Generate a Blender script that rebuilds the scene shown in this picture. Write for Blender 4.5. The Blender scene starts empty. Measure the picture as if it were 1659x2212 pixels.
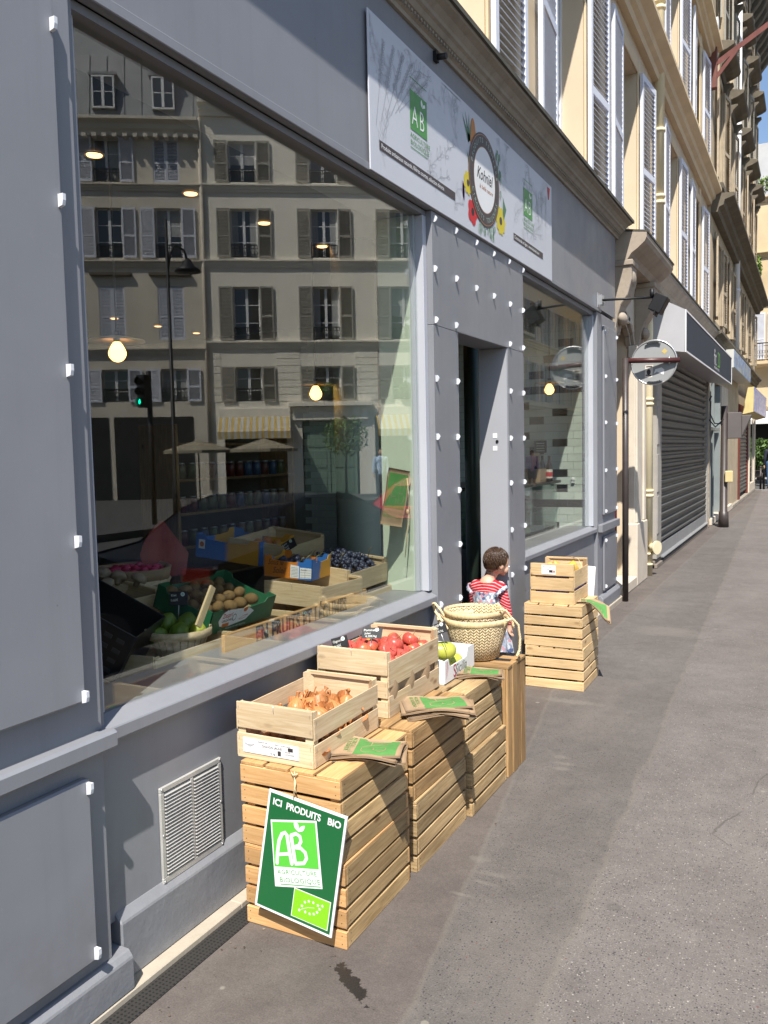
import bpy, math, random
from mathutils import Vector, Matrix
random.seed(7)
R = math.radians
sc = bpy.context.scene
# ------------------------------------------------------------------ camera
CAM_M = Matrix(((0.88848559, -0.01441852, 0.45867795),
                (0.4584217, 0.07372351, -0.88567172),
                (-0.02104528, 0.99717448, 0.07211204)))
cd = bpy.data.cameras.new('camera'); cam = bpy.data.objects.new('camera', cd)
sc.collection.objects.link(cam)
cd.sensor_fit = 'VERTICAL'; cd.sensor_height = 24.0; cd.lens = 1790 / 2212 * 24.0
cd.clip_start = .05; cd.clip_end = 900
cam.matrix_world = Matrix.Translation((1.8, 0, 1.6)) @ CAM_M.to_4x4()
sc.camera = cam
# ------------------------------------------------------------------ light
SUN = Vector((-.27, .65, -1)).normalized()
w = bpy.data.worlds.new('World'); sc.world = w; w.use_nodes = True
nt = w.node_tree; bg = nt.nodes['Background']
sky = nt.nodes.new('ShaderNodeTexSky'); sky.sky_type = 'NISHITA'; sky.sun_disc = False
sky.sun_elevation = math.asin(-SUN.z); sky.sun_rotation = math.atan2(-SUN.x, -SUN.y)
sky.air_density = 1.0; sky.dust_density = .6; sky.ozone_density = 1.2
nt.links.new(sky.outputs[0], bg.inputs[0]); bg.inputs[1].default_value = .1
sd = bpy.data.lights.new('sun', 'SUN'); so = bpy.data.objects.new('sun', sd)
sc.collection.objects.link(so)
sd.energy = 4.6; sd.angle = R(.53); sd.color = (1, .95, .87)
so.rotation_euler = SUN.to_track_quat('-Z', 'Y').to_euler(); so.location = (5, -8, 14)
sc.view_settings.view_transform = 'Standard'; sc.view_settings.look = 'None'
sc.view_settings.exposure = .80; sc.view_settings.gamma = 1
sc.render.engine = 'CYCLES'
cy = sc.cycles; cy.use_denoising = True
cy.max_bounces = 8; cy.diffuse_bounces = 3; cy.glossy_bounces = 4; cy.transmission_bounces = 4
cy.transparent_max_bounces = 16; cy.caustics_reflective = False; cy.caustics_refractive = False
cy.sample_clamp_indirect = 6
COL = sc.collection
# ------------------------------------------------------------------ mesh helper
def V(*a): return Vector(a)
class MB:
    def __init__(s): s.v = []; s.f = []; s.mi = []; s.gc = []; s.tn = []; s.sm = []; s.m = 0; s.smooth = False
    def add(s, vs, fs, gc=None, tone=None, mi=None):
        b = len(s.v); s.v += [tuple(v) for v in vs]
        t = random.random() if tone is None else tone
        s.gc += gc if gc else [tuple(v) for v in vs]; s.tn += [t] * len(vs)
        for f in fs:
            s.f.append([b + i for i in f]); s.mi.append(s.m if mi is None else mi); s.sm.append(s.smooth)
    def box(s, x0, x1, y0, y1, z0, z1, rot=None, piv=None, mi=None, tone=None, taper=0):
        if x0 > x1: x0, x1 = x1, x0
        if y0 > y1: y0, y1 = y1, y0
        if z0 > z1: z0, z1 = z1, z0
        vs = [V(x, y, z) for z in (z0, z1) for y in (y0, y1) for x in (x0, x1)]
        d = (x1 - x0, y1 - y0, z1 - z0); o = sorted(range(3), key=lambda i: -d[i])
        off = (random.random() * 50, random.random() * 50, random.random() * 50)
        gc = [tuple(v[o[k]] + off[k] for k in range(3)) for v in vs]
        if rot:
            p = piv or V((x0 + x1) / 2, (y0 + y1) / 2, (z0 + z1) / 2)
            vs = [rot @ (v - p) + p for v in vs]
        s.add(vs, [(0, 2, 3, 1), (4, 5, 7, 6), (0, 1, 5, 4), (2, 6, 7, 3), (0, 4, 6, 2), (1, 3, 7, 5)], gc, tone, mi)
    def beam(s, a, b, w, h, up=V(0, 0, 1), mi=None, tone=None):
        a = V(*a); b = V(*b); d = b - a; L = d.length; d.normalize()
        sd = d.cross(up)
        if sd.length < 1e-4: sd = d.cross(V(1, 0, 0))
        sd.normalize(); u = sd.cross(d)
        off = (random.random() * 50, random.random() * 50, random.random() * 50)
        vs = []; gc = []
        for k in (0, 1):
            for j in (-.5, .5):
                for i in (-.5, .5):
                    vs.append(a + d * (k * L) + sd * (i * w) + u * (j * h))
                    gc.append((k * L + off[0], i * w + off[1], j * h + off[2]))
        s.add(vs, [(0, 2, 3, 1), (4, 5, 7, 6), (0, 1, 5, 4), (2, 6, 7, 3), (0, 4, 6, 2), (1, 3, 7, 5)], gc, tone, mi)
    def tube(s, pts, r, n=8, cap=True, mi=None, smooth=True, tone=None):
        pts = [V(*p) for p in pts]; rr = r if isinstance(r, (list, tuple)) else [r] * len(pts)
        vs = []; gc = []; L = 0; ref = None
        for i, p in enumerate(pts):
            d = (pts[min(i + 1, len(pts) - 1)] - pts[max(i - 1, 0)]).normalized()
            if ref is None: ref = d.orthogonal().normalized()
            ref = (ref - d * ref.dot(d)).normalized(); b = d.cross(ref)
            if i: L += (pts[i] - pts[i - 1]).length
            for k in range(n):
                a = 2 * math.pi * k / n
                vs.append(p + (ref * math.cos(a) + b * math.sin(a)) * rr[i]); gc.append((L, k / n, 0))
        fs = [(i * n + k, i * n + (k + 1) % n, (i + 1) * n + (k + 1) % n, (i + 1) * n + k) for i in range(len(pts) - 1) for k in range(n)]
        o = s.smooth; s.smooth = smooth
        s.add(vs, fs, gc, tone, mi); s.smooth = o
        if cap:
            b = len(s.v) - len(vs); s.f.append([b + k for k in range(n)][::-1]); s.f.append([b + (len(pts) - 1) * n + k for k in range(n)])
            s.mi += [s.m if mi is None else mi] * 2; s.sm += [False] * 2
    def cyl(s, a, b, r0, r1=None, n=16, mi=None, cap=True, smooth=True):
        s.tube([a, b], [r0, r0 if r1 is None else r1], n, cap, mi, smooth)
    def ell(s, c, r, n=14, m=9, rot=None, mi=None, tone=None, fn=None):
        c = V(*c); r = (r,) * 3 if isinstance(r, (int, float)) else r
        vs = []
        for j in range(m + 1):
            th = math.pi * j / m
            for i in range(n):
                ph = 2 * math.pi * i / n
                u = V(math.sin(th) * math.cos(ph), math.sin(th) * math.sin(ph), math.cos(th))
                q = V(u.x * r[0], u.y * r[1], u.z * r[2])
                if fn: q = fn(u, q)
                if rot: q = rot @ q
                vs.append(c + q)
        fs = []
        for j in range(m):
            for i in range(n):
                a, b2, c2, d = j * n + i, j * n + (i + 1) % n, (j + 1) * n + (i + 1) % n, (j + 1) * n + i
                fs.append((a, d, c2, b2))
        o = s.smooth; s.smooth = True
        s.add(vs, fs, None, tone, mi); s.smooth = o
    def lathe(s, prof, c=(0, 0, 0), n=32, mi=None, smooth=True, sy=1.0, wob=0):
        c = V(*c); vs = []; gc = []; L = 0
        for j, (r, z) in enumerate(prof):
            if j: L += math.hypot(r - prof[j - 1][0], z - prof[j - 1][1])
            for i in range(n + 1):
                a = 2 * math.pi * i / n
                k = r * (1 + wob * math.sin(a * 3 + j))
                vs.append(c + V(k * math.cos(a), k * sy * math.sin(a), z)); gc.append((a, L, 0))
        m = n + 1
        fs = [(j * m + i, j * m + i + 1, (j + 1) * m + i + 1, (j + 1) * m + i) for j in range(len(prof) - 1) for i in range(n)]
        o = s.smooth; s.smooth = smooth; s.add(vs, fs, gc, None, mi); s.smooth = o
    def ext(s, prof, a, b, axis='y', mi=None, cap=True):
        """extrude closed profile [(x,z)] along y (or [(y,z)] along x) from a to b"""
        n = len(prof)
        f = (lambda p, t: V(p[0], t, p[1])) if axis == 'y' else (lambda p, t: V(t, p[0], p[1]))
        vs = [f(p, a) for p in prof] + [f(p, b) for p in prof]
        fs = [(i, (i + 1) % n, n + (i + 1) % n, n + i) for i in range(n)]
        if cap: fs += [tuple(range(n))[::-1], tuple(range(n, 2 * n))]
        s.add(vs, fs, None, None, mi)
    def poly(s, pts, o, xd, yd, mi=None, lift=0.0, thick=0):
        o = V(*o); xd = V(*xd); yd = V(*yd); nn = xd.cross(yd).normalized()
        vs = [o + xd * p[0] + yd * p[1] + nn * lift for p in pts]; n = len(pts)
        if thick:
            vs += [v - nn * thick for v in vs[:n]]
            fs = [tuple(range(n)), tuple(range(n, 2 * n))[::-1]] + [(i, n + i, n + (i + 1) % n, (i + 1) % n) for i in range(n)]
        else: fs = [tuple(range(n))]
        s.add(vs, fs, None, None, mi)
    def disc(s, c, rx, ry, o, xd, yd, mi=None, lift=0, n=28, a0=0, a1=6.28319):
        s.poly([(c[0] + rx * math.cos(a0 + (a1 - a0) * i / n), c[1] + ry * math.sin(a0 + (a1 - a0) * i / n)) for i in range(n)], o, xd, yd, mi, lift)
    def line(s, pts, wd, o, xd, yd, mi=None, lift=0):
        for (x0, y0), (x1, y1) in zip(pts[:-1], pts[1:]):
            dx, dy = x1 - x0, y1 - y0; L = math.hypot(dx, dy) or 1; nx, ny = -dy / L * wd / 2, dx / L * wd / 2
            s.poly([(x0 - nx, y0 - ny), (x1 - nx, y1 - ny), (x1 + nx, y1 + ny), (x0 + nx, y0 + ny)], o, xd, yd, mi, lift)
    def text(s, body, size, p, o, xd, yd, mi=None, lift=0, align='LEFT', sx=1.0, ang=0, bold=0, spacing=1.0):
        o = V(*o); xd = V(*xd); yd = V(*yd); nn = xd.cross(yd).normalized()
        vs, fs = text_geo(body, bold, align, spacing)
        ca, sa = math.cos(ang), math.sin(ang); out = []
        for x, y in vs:
            x *= size * sx; y *= size
            X, Y = p[0] + x * ca - y * sa, p[1] + x * sa + y * ca
            out.append(o + xd * X + yd * Y + nn * lift)
        s.add(out, fs, None, None, mi)
    def build(s, name, mats, parent=None, world=True, bevel=0, mods=None):
        return link(name, s.mesh(name, mats, Minv(parent) if world else None), parent, bevel)
    def mesh(s, name, mats, minv=None):
        me = bpy.data.meshes.new(name)
        vs = s.v if minv is None else [tuple(minv @ V(*v)) for v in s.v]
        me.from_pydata(vs, [], s.f)
        for m in (mats if isinstance(mats, (list, tuple)) else [mats]): me.materials.append(m)
        me.polygons.foreach_set('material_index', s.mi)
        me.polygons.foreach_set('use_smooth', s.sm)
        a = me.attributes.new('gc', 'FLOAT_VECTOR', 'POINT'); a.data.foreach_set('vector', [c for g in s.gc for c in g])
        a = me.attributes.new('tone', 'FLOAT', 'POINT'); a.data.foreach_set('value', s.tn)
        me.update(); return me
_tc = {}
def text_geo(body, bold, align, spacing):
    k = (body, bold, align, spacing)
    if k not in _tc:
        cu = bpy.data.curves.new('lettering', 'FONT'); cu.body = body; cu.size = 1; cu.resolution_u = 3
        cu.align_x = align; cu.offset = bold; cu.space_character = spacing; cu.shear = .35 if body in ('Kohnïel', 'Sous le', 'Soleil', 'Sicilia', 'la belle nature') else 0
        ob = bpy.data.objects.new('lettering', cu); COL.objects.link(ob)
        dg = bpy.context.evaluated_depsgraph_get(); dg.update()
        me = ob.evaluated_get(dg).to_mesh()
        _tc[k] = ([(v.co.x, v.co.y) for v in me.vertices], [tuple(p.vertices) for p in me.polygons])
        ob.evaluated_get(dg).to_mesh_clear()
        bpy.data.objects.remove(ob); bpy.data.curves.remove(cu)
    return _tc[k]
def rootmat(o):
    m = Matrix.Identity(4)
    while o is not None:
        m = (Matrix.Translation(o.location) @ o.rotation_euler.to_matrix().to_4x4()) @ m; o = o.parent
    return m
def Minv(parent): return rootmat(parent).inverted() if parent is not None else None
def link(name, me, parent=None, bevel=0, loc=None):
    o = bpy.data.objects.new(name, me); COL.objects.link(o); o.parent = parent
    if loc: o.location = loc
    if bevel:
        b = o.modifiers.new('bevel', 'BEVEL'); b.width = bevel; b.segments = 1; b.limit_method = 'ANGLE'
    return o
def tag(o, label, cat, group=None, kind=None):
    o['label'] = label; o['category'] = cat
    if group: o['group'] = group
    if kind: o['kind'] = kind
    return o
def thing(name, label, cat, loc=(0, 0, 0), rotz=0, group=None, rot=None):
    o = bpy.data.objects.new(name, None); COL.objects.link(o); o.location = loc
    o.rotation_euler = rot or (0, 0, rotz); o.empty_display_size = .1
    return tag(o, label, cat, group)
def struct(o): o['kind'] = 'structure'; return o
def recentre(o):
    """put a single-mesh thing's origin at the centre of its base"""
    me = o.data; xs = [v.co for v in me.vertices]
    c = V((min(v.x for v in xs) + max(v.x for v in xs)) / 2, (min(v.y for v in xs) + max(v.y for v in xs)) / 2, min(v.z for v in xs))
    me.transform(Matrix.Translation(-c)); o.location = o.location + c; return o
def dup(o, loc=None, rot=None, parent=None, label=None, scale=None):
    c = o.copy(); COL.objects.link(c)
    if parent is not None: c.parent = parent
    if loc is not None: c.location = loc
    if rot is not None: c.rotation_euler = rot
    if scale: c.scale = scale
    if label: c['label'] = label
    for ch in [q for q in o.children]:
        k = dup(ch, parent=c)
        k.matrix_parent_inverse = ch.matrix_parent_inverse
    return c
# ------------------------------------------------------------------ materials
def base_mat(name):
    m = bpy.data.materials.new(name); m.use_nodes = True; nt = m.node_tree
    return m, nt, nt.nodes, nt.links, nt.nodes['Principled BSDF']
def nz(N, L, vec, scale, detail=4, rough=.55, dist=0):
    n = N.new('ShaderNodeTexNoise'); n.inputs['Scale'].default_value = scale; n.inputs['Detail'].default_value = detail
    n.inputs['Roughness'].default_value = rough; n.inputs['Distortion'].default_value = dist
    if vec is not None: L.new(vec, n.inputs['Vector'])
    return n.outputs['Fac']
def mth(N, L, op, a, b=None, c=None):
    n = N.new('ShaderNodeMath'); n.operation = op
    for i, x in enumerate((a, b, c)):
        if x is None: continue
        if isinstance(x, (int, float)): n.inputs[i].default_value = x
        else: L.new(x, n.inputs[i])
    return n.outputs[0]
def rng(N, L, x, a, b, c, d):
    n = N.new('ShaderNodeMapRange'); L.new(x, n.inputs[0])
    for i, v in enumerate((a, b, c, d)): n.inputs[i + 1].default_value = v
    return n.outputs[0]
def mixc(N, L, f, a, b, mode='MIX'):
    n = N.new('ShaderNodeMix'); n.data_type = 'RGBA'; n.blend_type = mode
    if isinstance(f, (int, float)): n.inputs[0].default_value = f
    else: L.new(f, n.inputs[0])
    for i, x in ((6, a), (7, b)):
        if isinstance(x, tuple): n.inputs[i].default_value = (*x[:3], 1)
        else: L.new(x, n.inputs[i])
    return n.outputs[2]
def ocoord(N, which='Object'):
    return N.new('ShaderNodeTexCoord').outputs[which]
def vscale(N, L, v, s):
    n = N.new('ShaderNodeMapping'); n.inputs['Scale'].default_value = s; L.new(v, n.inputs[0]); return n.outputs[0]
def bump(N, L, h, P, st=.3, d=.002):
    b = N.new('ShaderNodeBump'); b.inputs['Strength'].default_value = st; b.inputs['Distance'].default_value = d
    L.new(h, b.inputs['Height']); L.new(b.outputs[0], P.inputs['Normal'])
def grey(N, L, f):
    c = N.new('ShaderNodeCombineColor')
    for i in range(3): L.new(f, c.inputs[i])
    return c.outputs[0]
def mk(name, col, rough=.6, var=.08, vs=4, bs=0, bsc=60, bd=.002, metal=0, spec=.5, dirt=0, dcol=(.08, .07, .06), sc3=(1, 1, 1), tone=0, coat=0):
    m, nt, N, L, P = base_mat(name)
    v = vscale(N, L, ocoord(N), sc3)
    n = nz(N, L, v, vs, 6, .6)
    c = mixc(N, L, 1.0, col, grey(N, L, rng(N, L, n, .3, .7, 1 - var, 1 + var)), 'MULTIPLY')
    if tone:
        a = N.new('ShaderNodeAttribute'); a.attribute_name = 'tone'
        c = mixc(N, L, 1.0, c, grey(N, L, rng(N, L, a.outputs['Fac'], 0, 1, 1 - tone, 1 + tone)), 'MULTIPLY')
    if dirt:
        d = nz(N, L, v, vs * 2.7, 8, .7)
        c = mixc(N, L, rng(N, L, d, .52, .72, 0, dirt), c, dcol)
    L.new(c, P.inputs['Base Color'])
    P.inputs['Roughness'].default_value = rough; P.inputs['Metallic'].default_value = metal
    P.inputs['Specular IOR Level'].default_value = spec
    if coat: P.inputs['Coat Weight'].default_value = coat; P.inputs['Coat Roughness'].default_value = .15
    if bs: bump(N, L, nz(N, L, v, bsc, 5, .6), P, bs, bd)
    return m
def emis(name, col, st):
    m, nt, N, L, P = base_mat(name)
    P.inputs['Base Color'].default_value = (*col, 1); P.inputs['Emission Color'].default_value = (*col, 1)
    P.inputs['Emission Strength'].default_value = st
    n = nz(N, L, ocoord(N), 5); L.new(rng(N, L, n, 0, 1, .3, .5), P.inputs['Roughness']); return m
def wood(name, ca, cb, rough=.6, grain=.5, knots=True, tone=.12):
    m, nt, N, L, P = base_mat(name)
    a = N.new('ShaderNodeAttribute'); a.attribute_name = 'gc'; g = a.outputs['Vector']
    v = vscale(N, L, g, (2.2, 34, 34)); n1 = nz(N, L, v, 1.6, 6, .66, 1.6)
    v2 = vscale(N, L, g, (7, 260, 260)); n2 = nz(N, L, v2, 1.0, 3, .7)
    v3 = vscale(N, L, g, (2.5, 5, 5)); n3 = nz(N, L, v3, 1.0, 3, .5)
    f = mth(N, L, 'ADD', mth(N, L, 'MULTIPLY', n1, .7), mth(N, L, 'MULTIPLY', n2, .3))
    c = mixc(N, L, rng(N, L, f, .38, .66, 0, 1), ca, cb)
    c = mixc(N, L, 1.0, c, grey(N, L, rng(N, L, n3, .3, .7, 1 - grain * .3, 1 + grain * .25)), 'MULTIPLY')
    if knots:
        vo = N.new('ShaderNodeTexVoronoi'); vo.inputs['Scale'].default_value = 1; L.new(vscale(N, L, g, (4.2, 9.5, 9.5)), vo.inputs['Vector'])
        k = rng(N, L, vo.outputs['Distance'], .05, .14, 1, 0)
        c = mixc(N, L, mth(N, L, 'MULTIPLY', k, .75), c, (ca[0] * .3, ca[1] * .2, ca[2] * .12))
    t = N.new('ShaderNodeAttribute'); t.attribute_name = 'tone'
    c = mixc(N, L, 1.0, c, grey(N, L, rng(N, L, t.outputs['Fac'], 0, 1, 1 - tone, 1 + tone)), 'MULTIPLY')
    L.new(c, P.inputs['Base Color']); P.inputs['Roughness'].default_value = rough
    P.inputs['Specular IOR Level'].default_value = .3
    bump(N, L, f, P, .35, .0012)
    return m
def glass_mat(name, base, gain, tint, power=2.4):
    m, nt, N, L, P = base_mat(name); N.remove(P)
    geo = N.new('ShaderNodeNewGeometry'); dp = N.new('ShaderNodeVectorMath'); dp.operation = 'DOT_PRODUCT'
    L.new(geo.outputs['Incoming'], dp.inputs[0]); L.new(geo.outputs['Normal'], dp.inputs[1])
    c = mth(N, L, 'ABSOLUTE', dp.outputs['Value'])
    f = mth(N, L, 'POWER', mth(N, L, 'SUBTRACT', 1.0, c), power)
    f = mth(N, L, 'ADD', mth(N, L, 'MULTIPLY', f, gain), base)
    f.node.use_clamp = True
    tr = N.new('ShaderNodeBsdfTransparent'); tr.inputs[0].default_value = (*tint, 1)
    gl = N.new('ShaderNodeBsdfGlossy'); gl.inputs['Roughness'].default_value = 0; gl.inputs[0].default_value = (1, 1, 1, 1)
    # panes are never perfectly flat: a faint long-wave ripple
    b = N.new('ShaderNodeBump'); b.inputs['Strength'].default_value = .05; b.inputs['Distance'].default_value = .004
    L.new(nz(N, L, ocoord(N), 1.6, 1), b.inputs['Height']); L.new(b.outputs[0], gl.inputs['Normal'])
    mx = N.new('ShaderNodeMixShader'); L.new(f, mx.inputs[0]); L.new(tr.outputs[0], mx.inputs[1]); L.new(gl.outputs[0], mx.inputs[2])
    L.new(mx.outputs[0], N['Material Output'].inputs[0]); return m

GREY = mk('grey_satin_paint', (.207, .213, .238), .42, .05, 2.5, .25, 45, .002, dirt=.10, dcol=(.15, .15, .17))
def painted(name, col, rough=.42):
    m, nt, N, L, P = base_mat(name); g = ocoord(N); s = N.new('ShaderNodeSeparateXYZ'); L.new(g, s.inputs[0])
    c = mixc(N, L, 1.0, col, grey(N, L, rng(N, L, nz(N, L, g, 1.1, 5, .6), .3, .7, .93, 1.07)), 'MULTIPLY')
    st = nz(N, L, vscale(N, L, g, (9, 9, .5)), 1.6, 5, .65)          # faint vertical rain streaks
    c = mixc(N, L, rng(N, L, st, .50, .72, 0, .22), c, (col[0] * .72, col[1] * .72, col[2] * .70))
    c = mixc(N, L, rng(N, L, nz(N, L, vscale(N, L, g, (3, 3, 3)), 9, 8, .75), .60, .74, 0, .30), c, (col[0] * 1.35, col[1] * 1.34, col[2] * 1.32))   # scuffs
    vo = N.new('ShaderNodeTexVoronoi'); vo.inputs['Scale'].default_value = 3.7; L.new(g, vo.inputs['Vector'])
    c = mixc(N, L, rng(N, L, vo.outputs['Distance'], .010, .018, .6, 0), c, (.10, .10, .105))        # small chips
    low = mth(N, L, 'MULTIPLY', rng(N, L, s.outputs[2], .0, .55, 1, 0), rng(N, L, nz(N, L, g, 5, 6, .7), .40, .65, 0, .55))
    c = mixc(N, L, low, c, (.135, .125, .115))                        # splashed grime near the ground
    L.new(c, P.inputs['Base Color'])
    L.new(rng(N, L, nz(N, L, g, 3, 5, .6), .3, .7, rough - .08, rough + .10), P.inputs['Roughness'])
    h = mth(N, L, 'ADD', mth(N, L, 'MULTIPLY', nz(N, L, g, 2.2, 2), 3.0), mth(N, L, 'MULTIPLY', nz(N, L, vscale(N, L, g, (60, 60, 4)), 3, 3), .12))
    bump(N, L, h, P, .35, .004); return m
GREY = painted('grey_satin_paint', (.222, .228, .249))
GREYL = mk('sun_lightened_frame_paint', (.46, .475, .52), .38, .04, 3, .15, 45, .001)  # frame grey lightened: the sun's gloss on it is put into the colour
GREYD = mk('worn_grey_plinth_paint', (.210, .216, .235), .5, .08, 5, .5, 25, .004, dirt=.3, dcol=(.33, .34, .36))
STONE_L = mk('beige_ledge_stone', (.43, .375, .30), .8, .12, 8, .4, 60, .002, dirt=.35, dcol=(.3, .25, .19))
STONE = mk('weathered_cornice_stone', (.31, .275, .225), .85, .16, 4, .5, 40, .004, dirt=.4, dcol=(.14, .115, .09))
STONEDK = mk('sooty_top_stone', (.075, .07, .055), .9, .25, 6, .5, 40, .004)
LIME = mk('pale_limestone', (.60, .53, .43), .85, .10, 3, .3, 50, .003, dirt=.25, dcol=(.38, .30, .22))
LIMED = mk('shaded_grimy_limestone', (.36, .30, .235), .88, .16, 3, .4, 40, .004, dirt=.4, dcol=(.18, .145, .11))  # shade of hood and brackets put into the base colour, dirt mottled over
CREAM = mk('cream_render', (.61, .50, .355), .85, .05, 2, .15, 90, .002, dirt=.1, dcol=(.55, .42, .26))
CREAMD = mk('cream_moulding', (.66, .53, .35), .85, .08, 3, .15, 90, .002)
OLD = mk('aged_facade_stone', (.44, .36, .25), .88, .18, 1.3, .5, 30, .004, dirt=.5, dcol=(.20, .15, .10))
OLDDK = mk('blackened_cornice_stone', (.13, .11, .08), .9, .3, 2.5, .5, 30, .004, dirt=.3, dcol=(.26, .21, .15))
ENDB = mk('ochre_end_stone', (.58, .45, .28), .85, .12, 1, .3, 30, .004)
OPPA = mk('opposite_cream_stone', (.80, .75, .64), .85, .08, .6, .2, 20, .004)
OPPB = mk('opposite_buff_stone', (.64, .58, .48), .85, .14, .7, .3, 20, .004)
SHW = mk('white_shutter_paint', (.66, .68, .75), .5, .05, 6)
SHG = mk('grey_weathered_shutter', (.32, .30, .255), .7, .15, 8)
SHT = mk('tan_old_shutter', (.42, .34, .24), .7, .2, 6, dirt=.3)
WFR = mk('white_window_frame', (.72, .72, .72), .5, .04, 5)
ZINC = mk('zinc_roof', (.22, .225, .23), .5, .12, 1.5, metal=.3)
IRON = mk('black_wrought_iron', (.02, .02, .022), .5, .1, 8, metal=.4)
PIPE = mk('cream_pipe_paint', (.74, .64, .42), .5, .05, 5, dirt=.12, dcol=(.4, .33, .2))
BROWNP = mk('dark_brown_pole_paint', (.045, .035, .033), .42, .15, 6, .2, 80, dirt=.25, dcol=(.12, .09, .075))
RUSTP = mk('oxide_red_steel', (.16, .055, .04), .5, .2, 8, .2, 80)
REDP = mk('dark_red_door_paint', (.28, .015, .02), .4, .1, 6)
DARK = mk('dark_void', (.012, .012, .013), .9, .1, 3)
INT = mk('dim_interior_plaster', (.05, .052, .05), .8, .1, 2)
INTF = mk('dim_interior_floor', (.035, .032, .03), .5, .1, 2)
PALEG = mk('pale_green_lining', (.60, .68, .54), .7, .04, 4)
COLG = mk('pale_green_column_paint', (.45, .55, .49), .45, .05, 3)
WHITE = mk('matt_white', (.8, .8, .8), .55, .03, 4)
CLIPW = mk('white_plastic_clip', (.66, .68, .72), .35, .02, 4)
METAL = mk('brushed_aluminium', (.55, .55, .55), .38, .1, 9, metal=.8)
GALV = mk('galvanised_grille', (.50, .49, .46), .5, .12, 7, metal=.25, dirt=.25, dcol=(.28, .25, .2))
BLACK = mk('black_plastic', (.015, .015, .018), .3, .1, 5)
SLATE = mk('slate_tag', (.018, .019, .022), .6, .2, 20)
CHALK = mk('chalk_ink', (.75, .76, .72), .8, .05, 9)
CARD = mk('brown_cardboard', (.33, .22, .125), .85, .08, 7, .2, 120, .001)
KRAFT = mk('kraft_paper', (.36, .245, .145), .8, .08, 9, .5, 18, .004, tone=.12)
GPRINT = mk('green_ink_on_kraft', (.085, .25, .06), .75, .12, 30)
W_NEW = wood('new_pine_orange', (.50, .27, .105), (.68, .43, .205), .55, .6, True, .2)
W_PALE = wood('pale_pine', (.54, .36, .175), (.72, .53, .30), .6, .55, True, .16)
W_OLD = wood('greyed_pine', (.32, .20, .09), (.60, .44, .235), .7, .9, True, .2)
W_DK = wood('brown_weathered_pine', (.26, .145, .058), (.48, .31, .145), .75, 1.0, True, .2)
W_POP = wood('poplar_veneer', (.54, .39, .225), (.72, .58, .39), .65, .45, True, .10)
W_PLY = wood('thin_plywood', (.50, .37, .20), (.66, .52, .33), .65, .3, False, .07)
GLS = glass_mat('shop_glass', .055, .31, (.965, .985, .965), 2.0)
CURT = mk('white_net_curtain', (.34, .35, .35), .9, .1, 6)
GLS_FAR = mk('dark_window_glass', (.02, .024, .028), .05, .1, 3, spec=1.0)
GLS_CASE = glass_mat('display_case_glass', .05, .4, (.75, .86, .82))
SIGNG = mk('sign_green_ink', (.07, .27, .06), .4, .03, 4)
SGREEN = mk('deep_green_board', (.012, .115, .035), .35, .03, 4)
LGREEN = mk('bright_green_ink', (.10, .50, .05), .35, .02, 4)
YGREEN = mk('yellow_green_ink', (.22, .55, .02), .35, .02, 4)
INKG = mk('pale_green_ink', (.12, .36, .12), .4, .02, 4)
INKD = mk('dark_print_ink', (.035, .03, .03), .7, .1, 8)
INKM = mk('badge_brown_ink', (.06, .045, .045), .45, .05, 8)
LINEG = mk('grey_sketch_ink', (.40, .41, .43), .5, .1, 12)
LINEG2 = mk('light_grey_sketch_ink', (.50, .51, .53), .5, .1, 12)

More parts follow.
